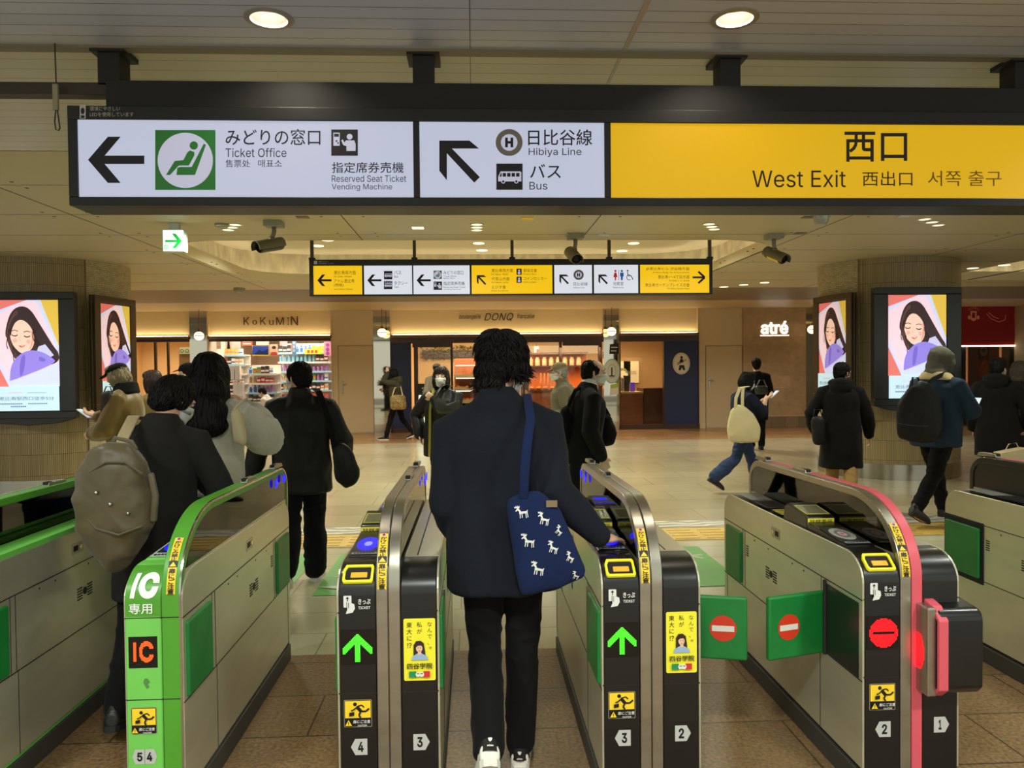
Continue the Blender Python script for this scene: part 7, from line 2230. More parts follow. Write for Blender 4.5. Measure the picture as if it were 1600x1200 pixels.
def phone(label, c, rz, tilt=-60, m=None):
    bm = bmesh.new(); prism(bm, rrect(-.036, -.074, .036, .074, .010), 'z', -.004, .004)
    g = thing('phone', label, 'phone', c); bmesh.ops.rotate(bm, cent=(0, 0, 0), matrix=Matrix.Rotation(math.radians(rz), 3, 'Z') @ Matrix.Rotation(math.radians(tilt), 3, 'X'), verts=bm.verts[:])
    obj('case', bm, m or M('phone_white', (206, 206, 206), .3), g, bevel=.002)
    bm = bmesh.new(); prism(bm, rrect(-.033, -.068, .033, .068, .006), 'z', .0042, .0048); bmesh.ops.rotate(bm, cent=(0, 0, 0), matrix=Matrix.Rotation(math.radians(rz), 3, 'Z') @ Matrix.Rotation(math.radians(tilt), 3, 'X'), verts=bm.verts[:])
    obj('screen', bm, M('phone_screen', (190, 210, 230), .2, emis=.5), g)

# --- 1 the man in navy, at the middle gate lane
g = person('man in navy jacket seen from behind at the middle gate, shaggy black hair, white mask', .115, 3.02, 0, None)
p = Pose(1.735, 'm', lean=.04, side=-.05, legL=(-4, 50, -1), legR=(3, 4, -3), footL=52, handL=(-.17, .15, .86), poleL=(-.35, -1, .0), handR=tuple(onY(938, 842, 2.87) - Vector((.115, 3.02, 0))), poleR=(.0, -.8, -1),
         nod=.20, turn=.75, tilt=.06, slope=.022, wristR=dict(dir=(.66, .72, -.10), palm=(.15, .40, -.9), curl=14, thumb=(-.9, .4, .2)), wristL=dict(dir=(.5, .7, -.4), curl=30))
MAIN = (g, p)
add_body(g, p, .0065); add_trousers(g, p, TROU, .90, 1.0, .009, .005, flare=1.02)
add_top(g, p, NAVY, hem=-.185, w=1.16, d=1.05, sleeve=1.02, cuff=.95, sl_len=.93, collar='fold', voxel=.009, fold=.010, flare=1.06, fscale=(7, 7, 3.2))
add_hair(g, p, 'shaggy', voxel=.007, seed=4, n=2800); add_mask(g, p)
def heel(n, o, Q, fd, up, sd, k):
    bm = bmesh.new()
    secs = [(-.075, .074), (-.071, .094)]
    ol = []
    for i in range(9):
        a = math.radians(200 + 140 * i / 8); ol.append((math.sin(math.radians(-70 + 140 * i / 8)) * .040, -.024 - .044 * math.cos(math.radians(-70 + 140 * i / 8))))
    lo = [bm.verts.new(Q(y - .002, .050, x)) for x, y in ol]; hi = [bm.verts.new(Q(y + .004, .098 - .010 * abs(x) / .04, x * .95)) for x, y in ol]
    li = [bm.verts.new(Q(y + .010, .050, x * .85)) for x, y in ol]; hj = [bm.verts.new(Q(y + .014, .098 - .010 * abs(x) / .04, x * .8)) for x, y in ol]
    for i in range(8):
        bm.faces.new((lo[i], lo[i + 1], hi[i + 1], hi[i])); bm.faces.new((hi[i], hi[i + 1], hj[i + 1], hj[i]))
    bmesh.ops.recalc_face_normals(bm, faces=bm.faces[:]); me = bpy.data.meshes.new('heel_tab'); bm.to_mesh(me); bm.free(); put('heel_tab', me, SHOEB, o)['label'] = 'black heel tab'
    u = sd; o3 = Q(-.0705, .074, 0)
    a = Art(o3, u if (u.cross(up)).dot(-fd) > 0 else -u, up, lift=.004)
    for t in (-24, 0, 24):                       # three-leaf mark and wordmark on the heel
        r = math.radians(t); a.disc(math.sin(r) * .007, .006 + math.cos(r) * .005, .0032, WHITEINK, ry=.0075, rot=-r, n=14)
    for q in range(3): a.rect(-.008, .000 - q * .0022, .008, .0012 - q * .0022, SHOEB)
    a.text('adidas', -.011, -.014, .011, -.007, WHITEINK, .02)
    a.build('heel_mark', o)
add_shoes(g, p, SHOEW, SOLEW, .005, heel)

# his tote bag
Yb = 2.775
g = thing('tote_bag', 'navy tote bag with small white moose figures hanging at the navy man\'s right side', 'bag', PX(852, 850, Yb))
bm = bmesh.new()
pillow(bm, [PX(x, y, Yb) for x, y in ((792, 782), (815, 770), (842, 768), (872, 792), (893, 840), (913, 888), (910, 902), (870, 918), (820, 929), (813, 922), (803, 870))], Vector((0, -1, 0)), .040)
wrinkle(bm, .004, 11); part('bag_body', bm, TOTE, g)
bm = bmesh.new(); sh = hall(MAIN[0], MAIN[1].at(.50 * 1.02, .125, -.02))
strap_between(bm, [PX(818, 778, Yb - .02), PX(820, 735, Yb - .035), PX(824, 690, Yb - .01), PX(829, 655, Yb + .055), sh + Vector((-.005, .0, .045)), sh + Vector((0, .10, .03)), sh + Vector((-.01, .17, -.06))], .017, .0035, Vector((1, 0, 0)))
part('strap', bm, TOTE, g)
a = Art((0, Yb, 0), (1, 0, 0), (0, 0, 1))
bagm = g.children[0]
def moose(cx, cy, s, rot, flip=1):
    """small antlered animal laid on the cloth of the bag"""
    W = M('moose_white', (222, 222, 216), .8)
    shapes = [[(-9, 2), (6, 2), (9, -1), (8, 6), (-8, 7), (-10, 5)], [(-9, 6), (-7, 6), (-7.5, 16), (-9, 16)], [(-5, 6), (-3, 6), (-3, 15), (-4.6, 15)], [(3, 5), (5, 5), (5.5, 16), (4, 16)], [(6, 4), (8, 4), (9, 15), (7.6, 15)],
              [(-8, 3), (-13, -1), (-16, 2), (-17, 0), (-13, -5), (-9, -4), (-5, 2)], [(-12, -4), (-15, -6), (-18, -5), (-19, -9), (-16, -8), (-15, -11), (-13, -8), (-11, -11), (-10, -8), (-7, -10), (-8, -5)]]
    c, d = math.cos(rot), math.sin(rot)
    V, F = [], []
    for sh_ in shapes:
        b = len(V)
        for x, y in sh_:
            x *= flip; X, Y_ = (x * c - y * d) * s, (x * d + y * c) * s
            o3 = EYE; w = PX(cx + X, cy + Y_, Yb)
            V.append(w)
        F.append(tuple(range(b, b + len(sh_))))
    return V, F, W
from mathutils.bvhtree import BVHTree
tree = BVHTree.FromPolygons([v.co[:] for v in bagm.data.vertices], [list(q.vertices) for q in bagm.data.polygons])
V, F = [], []
for cx, cy, s, r in ((817, 795, .62, -.1), (851, 806, .60, .25), (827, 839, .66, .1), (865, 850, .56, .35), (842, 882, .66, .2), (891, 866, .46, .5), (874, 826, .42, .8), (900, 895, .4, .4)):
    v, f, W = moose(cx, cy, s * 1.18, r)
    b = len(V)
    for q in v:
        hit = tree.ray_cast(Vector((q.x, q.y - .3, q.z)) - g.location, Vector((0, 1, 0)))
        w = hit[0] if hit[0] is not None else q - g.location
        V.append(w + Vector((0, -.0035, 0)))
    F += [tuple(b + i for i in k) for k in f]
me = bpy.data.meshes.new('moose_print'); me.from_pydata([tuple(v) for v in V], [], F); link('moose_print', me, M('moose_white'), bagm)
bm = bmesh.new(); box(bm, -.02, -.003, -.012, .02, .001, .012); lab = obj('label', bm, M('tan_label', (130, 110, 80), .8), bagm); lab.location = PX(862, 787, Yb - .03) - g.location

# --- 2 the woman with the khaki backpack
g = person('person in charcoal coat with bowed head and khaki backpack in the green gate lane', -1.47, 3.62, 0, None)
p = Pose(1.60, 'f', lean=.16, hunch=.5, nod=.42, turn=.55, tilt=.05, handL=(-.14, .24, 1.02), poleL=(-.8, -.8, -.2), handR=(.12, .26, 1.04), poleR=(.8, -.9, -.2), legL=(-10, 20, 0), legR=(8, 8, 0), footL=12)
add_body(g, p, .008); add_trousers(g, p, TROU); add_shoes(g, p, SHOEB, SOLEB)
add_top(g, p, CHAR, hem=-.30, w=1.04, d=1.08, sleeve=1.0, collar='fold', voxel=.010, fold=.007, name='coat', flare=1.12)
add_hair(g, p, 'updo', seed=9, n=900); add_mask(g, p)
P2_ = (g, p)
Yk = 3.26
g = thing('backpack', 'khaki nylon backpack with silver studs hanging behind the charcoal coat', 'bag', PX(182, 795, Yk))
bm = bmesh.new()
pillow(bm, [PX(x, y, Yk) for x, y in ((172, 690), (205, 694), (228, 720), (240, 780), (238, 815), (222, 848), (196, 882), (178, 893), (150, 866), (126, 826), (119, 790), (124, 740), (146, 704))], Vector((0, -1, 0)), .085)
wrinkle(bm, .013, 9, 3); part('bag_body', bm, KBAG, g)
bm = bmesh.new(); strap_between(bm, [PX(140, 738, Yk - .075), PX(165, 722, Yk - .088), PX(195, 722, Yk - .088), PX(222, 740, Yk - .075)], .004, .004, Vector((0, 0, 1))); part('top_seam', bm, KBAG, g)
bm = bmesh.new(); strap_between(bm, [PX(236, 742, Yk - .03), PX(243, 775, Yk - .03), PX(240, 812, Yk - .03)], .012, .010, Vector((1, 0, 0))); part('side_strap', bm, KBAG, g)
bm = bmesh.new(); strap_between(bm, [PX(128, 800, Yk - .060), PX(150, 826, Yk - .085), PX(185, 836, Yk - .092), PX(222, 822, Yk - .070)], .004, .004, Vector((0, 0, 1))); part('pocket_seam', bm, KBAG, g)
bm = bmesh.new(); sh = hall(P2_[0], P2_[1].at(.515 * .94, -.105, -.02))
strap_between(bm, [PX(196, 716, Yk), PX(190, 700, Yk + .05), PX(190, 688, Yk + .13), sh + Vector((-.01, -.02, .05)), sh + Vector((0, .10, .03)), sh + Vector((0, .17, -.1))], .028, .006, Vector((1, 0, 0)))
part('shoulder_strap', bm, M('strap_beige', (178, 160, 122), .8, bump=.3, bscale=200), g)
bm = bmesh.new()
for x, y in ((150, 770), (200, 802), (172, 788)): ell(bm, PX(x, y, Yk - .088), (.009, .007, .009), sub=2)
part('studs', bm, CHROME, g)
bm = bmesh.new(); strap_between(bm, [PX(176, 694, Yk), PX(180, 684, Yk), PX(205, 690, Yk), PX(212, 702, Yk)], .010, .006, Vector((0, 0, 1))); part('handle', bm, KBAG, g)

# --- 3 the woman in the white fleece
g = person('person in fluffy white sweater with long straight dark hair, arm raised', -1.50, 4.42, 0, None)
p = Pose(1.71, 'f', handR=(.12, .30, 1.36), poleR=(.55, .2, -.7), handL=(-.05, .30, 1.25), poleL=(-.8, -.6, -.6), nod=.12, turn=.1, legL=(-10, 18, 0), legR=(10, 6, 0), footL=12)
add_body(g, p, .008); add_trousers(g, p, JEANS); add_shoes(g, p, SHOEB, SOLEB)
add_top(g, p, FLEECE, hem=.0, w=1.08, d=1.12, sleeve=1.25, puff=.020, drop=.01, voxel=.011, fold=.010, name='sweater', flare=.98, fold2=.0025)
add_hair(g, p, 'long', seed=5, n=1600)
Yw = 4.18
g = thing('shoulder_bag', 'small cream shoulder bag tucked under the arm of the white sweater', 'bag', PX(372, 668, Yw))
bm = bmesh.new(); pillow(bm, [PX(x, y, Yw) for x, y in ((361, 642), (372, 638), (379, 646), (386, 690), (381, 697), (366, 692))], Vector((0, -1, 0)), .04); part('bag_body', bm, CANV, g)
bm = bmesh.new(); tube(bm, [PX(366, 642, Yw), PX(370, 634, Yw + .02), PX(378, 628, Yw + .05), PX(386, 622, Yw + .13)], [.005] * 4, 8); part('strap', bm, CANV, g)

# --- 4 the man in the black leather jacket
g = person('man in black leather jacket and wide black trousers walking away, glasses and mask', -1.28, 5.75, 4, None)
p = Pose(1.66, 'm', lean=.02, turn=-.85, nod=.10, handL=(-.36, .0, .80), poleL=(-.8, -.6, 0), handR=(.28, .16, .86), poleR=(.7, -.8, 0), legL=(-14, 32, -2), legR=(10, 6, -1), footL=34, broad=1.06)
add_body(g, p, .008); add_trousers(g, p, TROU, 1.06, 1.12, .011, .008, flare=1.10); 
add_top(g, p, LEATH, hem=-.19, w=1.16, d=1.1, sleeve=1.14, collar='stand', voxel=.010, fold=.010, flare=1.04, fscale=(9, 9, 5))
add_hair(g, p, 'short', seed=6, n=900); add_mask(g, p); add_shoes(g, p, SHOEB, SOLEW)
bm = bmesh.new()
for s_ in (-1, 1):
    tube(bm, [p.hp(s_ * (.031 + .024 * math.cos(t)), .096, .010 + .017 * math.sin(t)) for t in [2 * PI * i / 12 for i in range(13)]], [.0014] * 13, 6)
    tube(bm, [p.hp(s_ * .055, .094, .014), p.hp(s_ * .076, .02, .014), p.hp(s_ * .080, -.02, .004)], [.0014] * 3, 6)
me = bpy.data.meshes.new('glasses'); bm.to_mesh(me); bm.free(); put('glasses', me, SEAM, g)
P4 = (g, p); Y4 = 5.50
g = thing('shoulder_bag', 'black crossbody bag on the back of the leather jacket', 'bag', PX(540, 725, Y4))
bm = bmesh.new(); pillow(bm, [PX(x, y, Y4) for x, y in ((520, 700), (535, 690), (552, 706), (563, 740), (556, 756), (540, 763), (524, 750))], Vector((0, -1, 0)), .055); wrinkle(bm, .004, 14); part('bag_body', bm, LEATH, g)
bm = bmesh.new(); strap_between(bm, [PX(524, 706, Y4 - .01), PX(518, 670, Y4), PX(508, 638, Y4 + .01), PX(498, 612, Y4 + .08), hall(P4[0], P4[1].at(.52, .10, .03)) + Vector((0, 0, .05))], .022, .005, Vector((1, 0, 0))); part('strap', bm, BLACKC, g)

# --- 5, 6, 7 the group before the left column
g = person('person in shiny mustard jacket and black cap looking at a phone before the left column', -3.28, 7.45, 88, None)
p = Pose(1.69, 'f', lean=.06, nod=.32, handR=(.10, .34, 1.16), poleR=(.8, -.8, -.4), handL=(-.10, .30, 1.0), poleL=(-.8, -.8, -.4), legL=(12, 6, 0), legR=(-8, 16, 0), footR=8, wristR=dict(dir=(-.2, .9, .3), palm=(-.3, .1, .9)))
add_body(g, p, .010); add_top(g, p, MUST, hem=-.02, w=1.16, d=1.12, sleeve=1.2, puff=.012, voxel=.013, fold=.012)
BR = cloth('brown_skirt', (72, 54, 32)); add_trousers(g, p, TROU, .8)
bm = bmesh.new(); k = p.k
rings(bm, [(p.at(h * k), Vector((rx, 0, 0)), Vector((0, ry, 0))) for h, rx, ry in ((-.48, .26, .24), (-.3, .23, .20), (-.1, .20, .16), (.08, .17, .13))], 24, 2.0); put('skirt', remeshed(bm, .014, 3, .012, (14, 14, 2)), BR, g)
add_shoes(g, p, SHOEB, SOLEB)
BLON = M('hair_ash_blond', (158, 140, 110), .55); add_hair(g, p, 'bob', BLON, seed=12, n=700)
def cap(g, p, m, brim=True, flat=False):
    k = p.k; bm = bmesh.new()
    ell(bm, p.hp(0, -.012, .062), (.092 * k, .106 * k, (.066 if not flat else .05) * k), p.Rh, 3)
    if brim: tube(bm, [p.hp(0, .070, .052), p.hp(0, .115, .046), p.hp(0, .158, .036)], [(.070 * k, .008 * k), (.066 * k, .006 * k), (.040 * k, .005 * k)], 16, ref=p.Rh @ Vector((1, 0, 0)))
    put('cap', remeshed(bm, .009, 2), m, g)
cap(g, p, BLACKC)
bm = bmesh.new(); rings(bm, [(p.at(h * k, 0, y), p.Rt @ Vector((r, 0, 0)), p.Rt @ Vector((0, r2, 0))) for h, r, r2, y in ((.49, .14, .11, -.02), (.54, .12, .105, -.02), (.60, .10, .095, -.02))], 20); put('hood', remeshed(bm, .012, 3, .004), BLACKC, g)
ph = p.A['R'][2]; phone('phone held by the person in the mustard jacket', hall(g, ph + Vector((-.04, .10, .03))), 80, 35)
b5 = PX(170, 628, 7.25)
gg = thing('handbag', 'dark handbag held in front of the mustard jacket', 'bag', b5); bm = bmesh.new(); pillow(bm, [PX(x, y, 7.25) for x, y in ((158, 612), (176, 610), (182, 650), (158, 652))], Vector((0, -1, 0)), .05); part('bag_body', bm, M('dark_brown_bag', (44, 34, 28), .6), gg)
bm = bmesh.new(); tube(bm, [PX(162, 614, 7.25), PX(166, 604, 7.25), PX(172, 604, 7.25), PX(175, 613, 7.25)], [.006] * 4, 8); part('handle', bm, M('dark_brown_bag'), gg)
g = person('person with long reddish-brown hair standing behind the mustard jacket', -3.38, 8.35, 70, None)
p = Pose(1.61, 'f', nod=.25, handR=(.12, .26, 1.1), handL=(-.12, .26, 1.05)); add_body(g, p, .011); add_trousers(g, p, TROU); add_shoes(g, p, SHOEB, SOLEB)
add_top(g, p, cloth('tan_coat', (128, 108, 64)), hem=-.3, w=1.1, voxel=.014, name='coat'); add_hair(g, p, 'mid', M('hair_reddish', (48, 26, 20), .45), seed=15, n=600)
g = person('masked person in black cap and black jacket just left of the white sweater', -3.30, 9.15, 100, None)
p = Pose(1.69, 'm', nod=.1, turn=-.2, handR=(.16, .22, 1.0), handL=(-.2, .1, .9), legL=(8, 6, 0), legR=(-8, 14, 0), footR=8); add_body(g, p, .011); add_trousers(g, p, TROU); add_shoes(g, p, SHOEB, SOLEB)
add_top(g, p, BLACKC, hem=-.1, w=1.12, sleeve=1.15, voxel=.014, collar='stand'); add_hair(g, p, 'short', seed=16, n=300); add_mask(g, p); cap(g, p, BLACKC)

# --- 8 the clerk in the drugstore
g = person('shop clerk in white coat crouching before the drugstore shelves', XZ(423, 630, F_Y + .1)[0], F_Y + .15, 80, None)
p = Pose(1.68, 'm', lean=.30, nod=.35, legL=(96, 132, 4), legR=(62, 138, 4), footR=20, handR=(.12, .42, .62), handL=(-.12, .42, .62)); add_body(g, p, .011); add_trousers(g, p, TROU); add_shoes(g, p, SHOEB, SOLEB)
add_top(g, p, cloth('white_coat', (226, 220, 210)), hem=-.12, w=1.05, voxel=.014, collar='fold'); add_hair(g, p, 'short', seed=18, n=300); add_mask(g, p)

# --- 9 the woman passing the bakery
g = person('person in dark green jacket walking left past the navy panel, hand at the face', XZ(619, 620, 17.3)[0], 17.3, 84, None)
p = Pose(1.63, 'f', lean=.05, nod=.1, turn=.25, handL=(-.02, .17, 1.50), poleL=(-.5, -.2, -1), handR=(.16, .30, 1.10), poleR=(.6, -.8, -.4), legL=(18, 4, 0), legR=(-18, 20, 0), footR=22, wristL=dict(dir=(0, .2, 1)))
add_body(g, p, .011); add_trousers(g, p, TROU, .9); add_shoes(g, p, SHOEB, SOLEW); add_top(g, p, cloth('dark_green', (64, 62, 44)), hem=-.16, w=1.12, sleeve=1.15, voxel=.014, hood=True); add_hair(g, p, 'bob', seed=21, n=400)
Yp = 17.05; gg = thing('tote_bag', 'gold and black patterned tote bag on the arm of the green jacket', 'bag', PX(620, 628, Yp))
bm = bmesh.new(); pillow(bm, [PX(x, y, Yp) for x, y in ((609, 618), (633, 616), (636, 640), (610, 641))], Vector((0, -1, 0)), .06); part('bag_body', bm, M('pattern_gold', (128, 108, 58), .7, var=.75, vscale=22), gg)
bm = bmesh.new(); tube(bm, [PX(613, 618, Yp), PX(617, 606, Yp), PX(626, 604, Yp), PX(629, 617, Yp)], [.012] * 4, 8); part('handle', bm, CANV, gg)

# --- 10 the masked woman walking towards us
g = person('woman in black leather jacket and white mask walking towards the gates, fist at chest', -.345, 8.35, 166, None)
p = Pose(1.65, 'f', lean=.0, turn=-.10, nod=.02, handL=(.03, .20, 1.26), poleL=(-1, -.5, -.7), handR=(.25, .02, .86), poleR=(.8, -.6, 0), legL=(20, 6, 0), legR=(-16, 22, 0), footR=20, wristL=dict(dir=(.7, .2, .6), palm=(.2, -1, .1), curl=72))
add_body(g, p, .008); add_trousers(g, p, TROU, .92); add_shoes(g, p, SHOEB, SOLEB); add_top(g, p, LEATH, hem=-.20, w=1.16, d=1.1, sleeve=1.18, voxel=.011, fold=.010, flare=1.06); add_hair(g, p, 'bob', M('hair_brownblack', (34, 25, 22), .4), seed=25, n=700); add_mask(g, p)
bm = bmesh.new(); k = p.k; strap_between(bm, [p.at(.53, .075, .055), p.at(.47, .07, .135), p.at(.30, .085, .168), p.at(.0, .09, .175), p.at(-.19, .095, .18)], .014, .005, Vector((1, 0, 0))); me = bpy.data.meshes.new('lining'); bm.to_mesh(me); bm.free(); put('lining', me, M('lime_lining', (146, 142, 44), .6), g)['label'] = 'lime-coloured jacket lining'
bm = bmesh.new(); rings(bm, [(p.at(h * k), p.Rt @ Vector((r, 0, 0)), p.Rt @ Vector((0, r, 0))) for h, r in ((.53, .075), (.60, .066), (.625, .064))], 18); put('turtleneck', remeshed(bm, .009, 2), BLACKC, g)
P10 = (g, p); Yq = 8.10
gg = thing('shoulder_bag', 'soft black shoulder bag under the arm of the masked woman', 'bag', PX(700, 636, Yq))
bm = bmesh.new(); pillow(bm, [PX(x, y, Yq) for x, y in ((676, 622), (690, 632), (712, 628), (719, 624), (717, 646), (684, 648))], Vector((0, -1, 0)), .06); part('bag_body', bm, M('bag_grey_leather', (48, 48, 46), .4), gg)
bm = bmesh.new(); strap_between(bm, [PX(679, 624, Yq), PX(684, 612, Yq + .02), PX(692, 600, Yq + .1), hall(P10[0], P10[1].at(.5, -.12, 0)) + Vector((0, 0, .06))], .012, .004, Vector((1, 0, 0))); part('strap', bm, M('bag_grey_leather'), gg)

# --- 10b a man by the bakery window
g = person('person in olive with a grey cap standing at the bakery window behind the masked woman', XZ(683, 600, 16.6)[0], 16.6, 10, None)
p = Pose(1.70, 'm', handR=(.2, .15, .95), nod=.2); add_body(g, p, .012); add_trousers(g, p, KHAKI); add_shoes(g, p, SHOEB, SOLEB); add_top(g, p, OLIVE, hem=-.2, w=1.1, voxel=.015); add_hair(g, p, 'short', seed=31, n=200); cap(g, p, cloth('grey_cap', (104, 92, 80)))

# --- 11 the man in the flat cap
g = person('man in grey-green coat and flat cap walking left behind the suited man, white mask', XZ(884, 600, 9.5)[0], 9.5, 82, None)
p = Pose(1.68, 'm', lean=.08, nod=.12, turn=-.05, handR=(.22, .16, .96), handL=(-.18, .2, .95), legL=(16, 6, 0), legR=(-14, 20, 0), footR=18)
add_body(g, p, .009); add_trousers(g, p, JEANS); add_shoes(g, p, SHOEB, SOLEB); add_top(g, p, OLIVE, hem=-.26, w=1.16, d=1.12, sleeve=1.15, voxel=.013, collar='stand'); add_hair(g, p, 'short', M('hair_grey', (150, 146, 138), .5), seed=33, n=300); add_mask(g, p); cap(g, p, cloth('khaki_cap', (134, 118, 84)))
bm = bmesh.new(); strap_between(bm, [p.at(.57, .07, -.06), p.at(.52, .10, .04), p.at(.40, .11, .15), p.at(.1, .12, .165), p.at(-.2, .13, .17)], .035, .008, Vector((1, 0, 0))); me = bpy.data.meshes.new('scarf'); bm.to_mesh(me); bm.free(); put('scarf', me, BLACKC, g)

# --- 12 the suited man
g = person('balding man in black suit and white mask walking right past the middle gate', XZ(908, 600, 6.7)[0], 6.7, -84, None)
p = Pose(1.715, 'm', lean=.12, hunch=.4, nod=.05, turn=.05, handR=(.22, .12, .82), poleR=(.6, -.9, 0), handL=(-.22, .16, .85), legL=(20, 6, 0), legR=(-14, 24, 0), footR=20, broad=1.02)
add_body(g, p, .007); add_trousers(g, p, SUIT); add_shoes(g, p, SHOEB, SOLEB); add_top(g, p, SUIT, hem=-.12, w=1.08, d=1.12, sleeve=1.08, voxel=.010, collar='fold', fold=.007); add_hair(g, p, 'bald', seed=36, n=500); add_mask(g, p)
bm = bmesh.new(); k = p.k; rings(bm, [(p.at(h * k, 0, y), p.Rt @ Vector((r, 0, 0)), p.Rt @ Vector((0, r, 0))) for h, r, y in ((.55, .074, .0), (.612, .064, .01))], 20); put('shirt_collar', remeshed(bm, .008, 1), SHOEW, g)
P12 = (g, p)
for nm, lab, pts, Yz in (('shoulder_bag', 'black bag bulging ahead of the suited man', ((940, 640), (952, 646), (964, 676), (958, 694), (944, 698), (936, 670)), 6.95), ('backpack', 'black bag slung behind the suited man', ((876, 640), (888, 632), (894, 680), (884, 700), (874, 676)), 6.62)):
    c = PX(pts[0][0], 668, Yz); gg = thing(nm, lab, 'bag', c); bm = bmesh.new(); pillow(bm, [PX(x, y, Yz) for x, y in pts], Vector((0, -1, 0)), .07); wrinkle(bm, .005, 12); part('bag_body', bm, BLACKC, gg)
    bm = bmesh.new(); q = pts[1]; strap_between(bm, [PX(q[0], q[1] + 4, Yz), PX(q[0] * .6 + 915 * .4, q[1] - 22, Yz - .02 if nm == 'backpack' else Yz - .08), hall(P12[0], P12[1].at(.52, .0 if nm == 'backpack' else -.1, .02)) + Vector((0, 0, .07))], .016, .005, Vector((1, 0, 0))); part('strap', bm, BLACKC, gg)

# --- 13 the woman with the cream tote
g = person('woman in navy sweater and blue jeans striding right, looking at her phone', XZ(1160, 600, 9.6)[0], 9.6, -80, None)
p = Pose(1.575, 'f', lean=.03, nod=.35, handR=(.05, .30, 1.16), poleR=(.6, -.6, -.8), handL=(-.03, .32, 1.15), poleL=(-.6, -.6, -.8), legL=(24, 4, 0), legR=(-22, 30, 0), footR=34, wristR=dict(dir=(-.15, .85, .4), palm=(-.2, .2, .9)), wristL=dict(dir=(.15, .85, .4), palm=(.2, .2, .9)))
add_body(g, p, .008); add_trousers(g, p, JEANS, 1.0, 1.15, .011, .007, flare=1.16); add_shoes(g, p, SHOEB, SOLEB); add_top(g, p, cloth('navy_knit', (32, 35, 50)), hem=-.05, w=1.1, d=1.1, sleeve=1.15, sl_len=.25, voxel=.011, name='sweater'); add_hair(g, p, 'bob', seed=41, n=800); add_mask(g, p)
phone('white phone held by the woman with the cream tote', hall(g, (p.A['R'][2] + p.A['L'][2]) / 2 + Vector((0, .13, .06))), -80, 40)
P13 = (g, p); Yt = 9.30
gg = thing('tote_bag', 'cream canvas tote bag hanging from the shoulder of the woman in jeans', 'bag', PX(1163, 660, Yt))
bm = bmesh.new(); pillow(bm, [PX(x, y, Yt) for x, y in ((1143, 640), (1152, 632), (1164, 636), (1176, 646), (1188, 668), (1186, 691), (1162, 692), (1138, 690), (1137, 666))], Vector((0, -1, 0)), .07); wrinkle(bm, .006, 9); part('bag_body', bm, CANV, gg)
bm = bmesh.new(); strap_between(bm, [PX(1149, 640, Yt - .02), PX(1150, 622, Yt - .02), PX(1156, 606, Yt + .02), hall(P13[0], P13[1].at(.49, .13, .0)) + Vector((0, 0, .055))], .02, .004, Vector((1, 0, 0))); strap_between(bm, [PX(1160, 640, Yt - .02), PX(1160, 622, Yt - .0), PX(1161, 606, Yt + .04)], .02, .004, Vector((1, 0, 0))); part('strap', bm, CANV, gg)

# --- 14 someone in black farther back
g = person('person in black standing far behind the woman with the cream tote, back turned', XZ(1182, 600, 14.2)[0], 14.2, -10, None)
p = Pose(1.73, 'm', handR=(.20, .25, 1.05), handL=(-.2, .1, .9)); add_body(g, p, .012); add_trousers(g, p, TROU); add_shoes(g, p, SHOEB, SOLEB); add_top(g, p, BLACKC, hem=-.35, w=1.1, voxel=.015, name='coat'); add_hair(g, p, 'short', seed=43, n=250)
gg = thing('shoulder_bag', 'black bag at the side of the distant person in black', 'bag', PX(1190, 608, 13.9)); bm = bmesh.new(); pillow(bm, [PX(x, y, 13.9) for x, y in ((1179, 603), (1199, 602), (1200, 616), (1180, 617))], Vector((0, -1, 0)), .07); part('bag_body', bm, M('bag_grey_leather'), gg)
bm = bmesh.new(); tube(bm, [PX(1182, 604, 13.9), PX(1187, 594, 14.0), PX(1193, 594, 14.0), PX(1197, 603, 13.9)], [.010] * 4, 8); part('handle', bm, M('bag_grey_leather'), gg)

# --- 15 the black padded coat
g = person('person in long black padded coat and khaki trousers seen from behind before the right column', XZ(1314, 640, 8.3)[0], 8.3, -22, None)
p = Pose(1.63, 'm', lean=.03, nod=.1, turn=.75, handR=(.30, .10, .80), poleR=(.7, -.7, 0), handL=(-.28, .10, .84), poleL=(-.7, -.7, 0), legL=(12, 6, 0), legR=(-14, 22, 0), footR=20)
add_body(g, p, .008); add_trousers(g, p, KHAKI, 1.0, 1.05); add_shoes(g, p, SHOEB, SOLEB); add_top(g, p, BLACKC, hem=-.42, w=1.12, d=1.2, sleeve=1.12, hood=True, voxel=.011, fold=.009, name='coat', flare=1.14); add_hair(g, p, 'short', seed=45, n=600); add_mask(g, p, M('mask_dark', (46, 44, 44), .7))
gg = thing('handbag', 'black square handbag hanging left of the long padded coat', 'bag', PX(1277, 672, 8.2)); bm = bmesh.new(); pillow(bm, [PX(x, y, 8.2) for x, y in ((1268, 651), (1287, 650), (1288, 694), (1271, 696))], Vector((0, -1, 0)), .06); wrinkle(bm, .004, 14); part('bag_body', bm, LEATH, gg)
bm = bmesh.new(); tube(bm, [PX(1271, 652, 8.2), PX(1273, 640, 8.2), PX(1282, 640, 8.2), PX(1285, 651, 8.2)], [.008] * 4, 8); part('handle', bm, LEATH, gg)

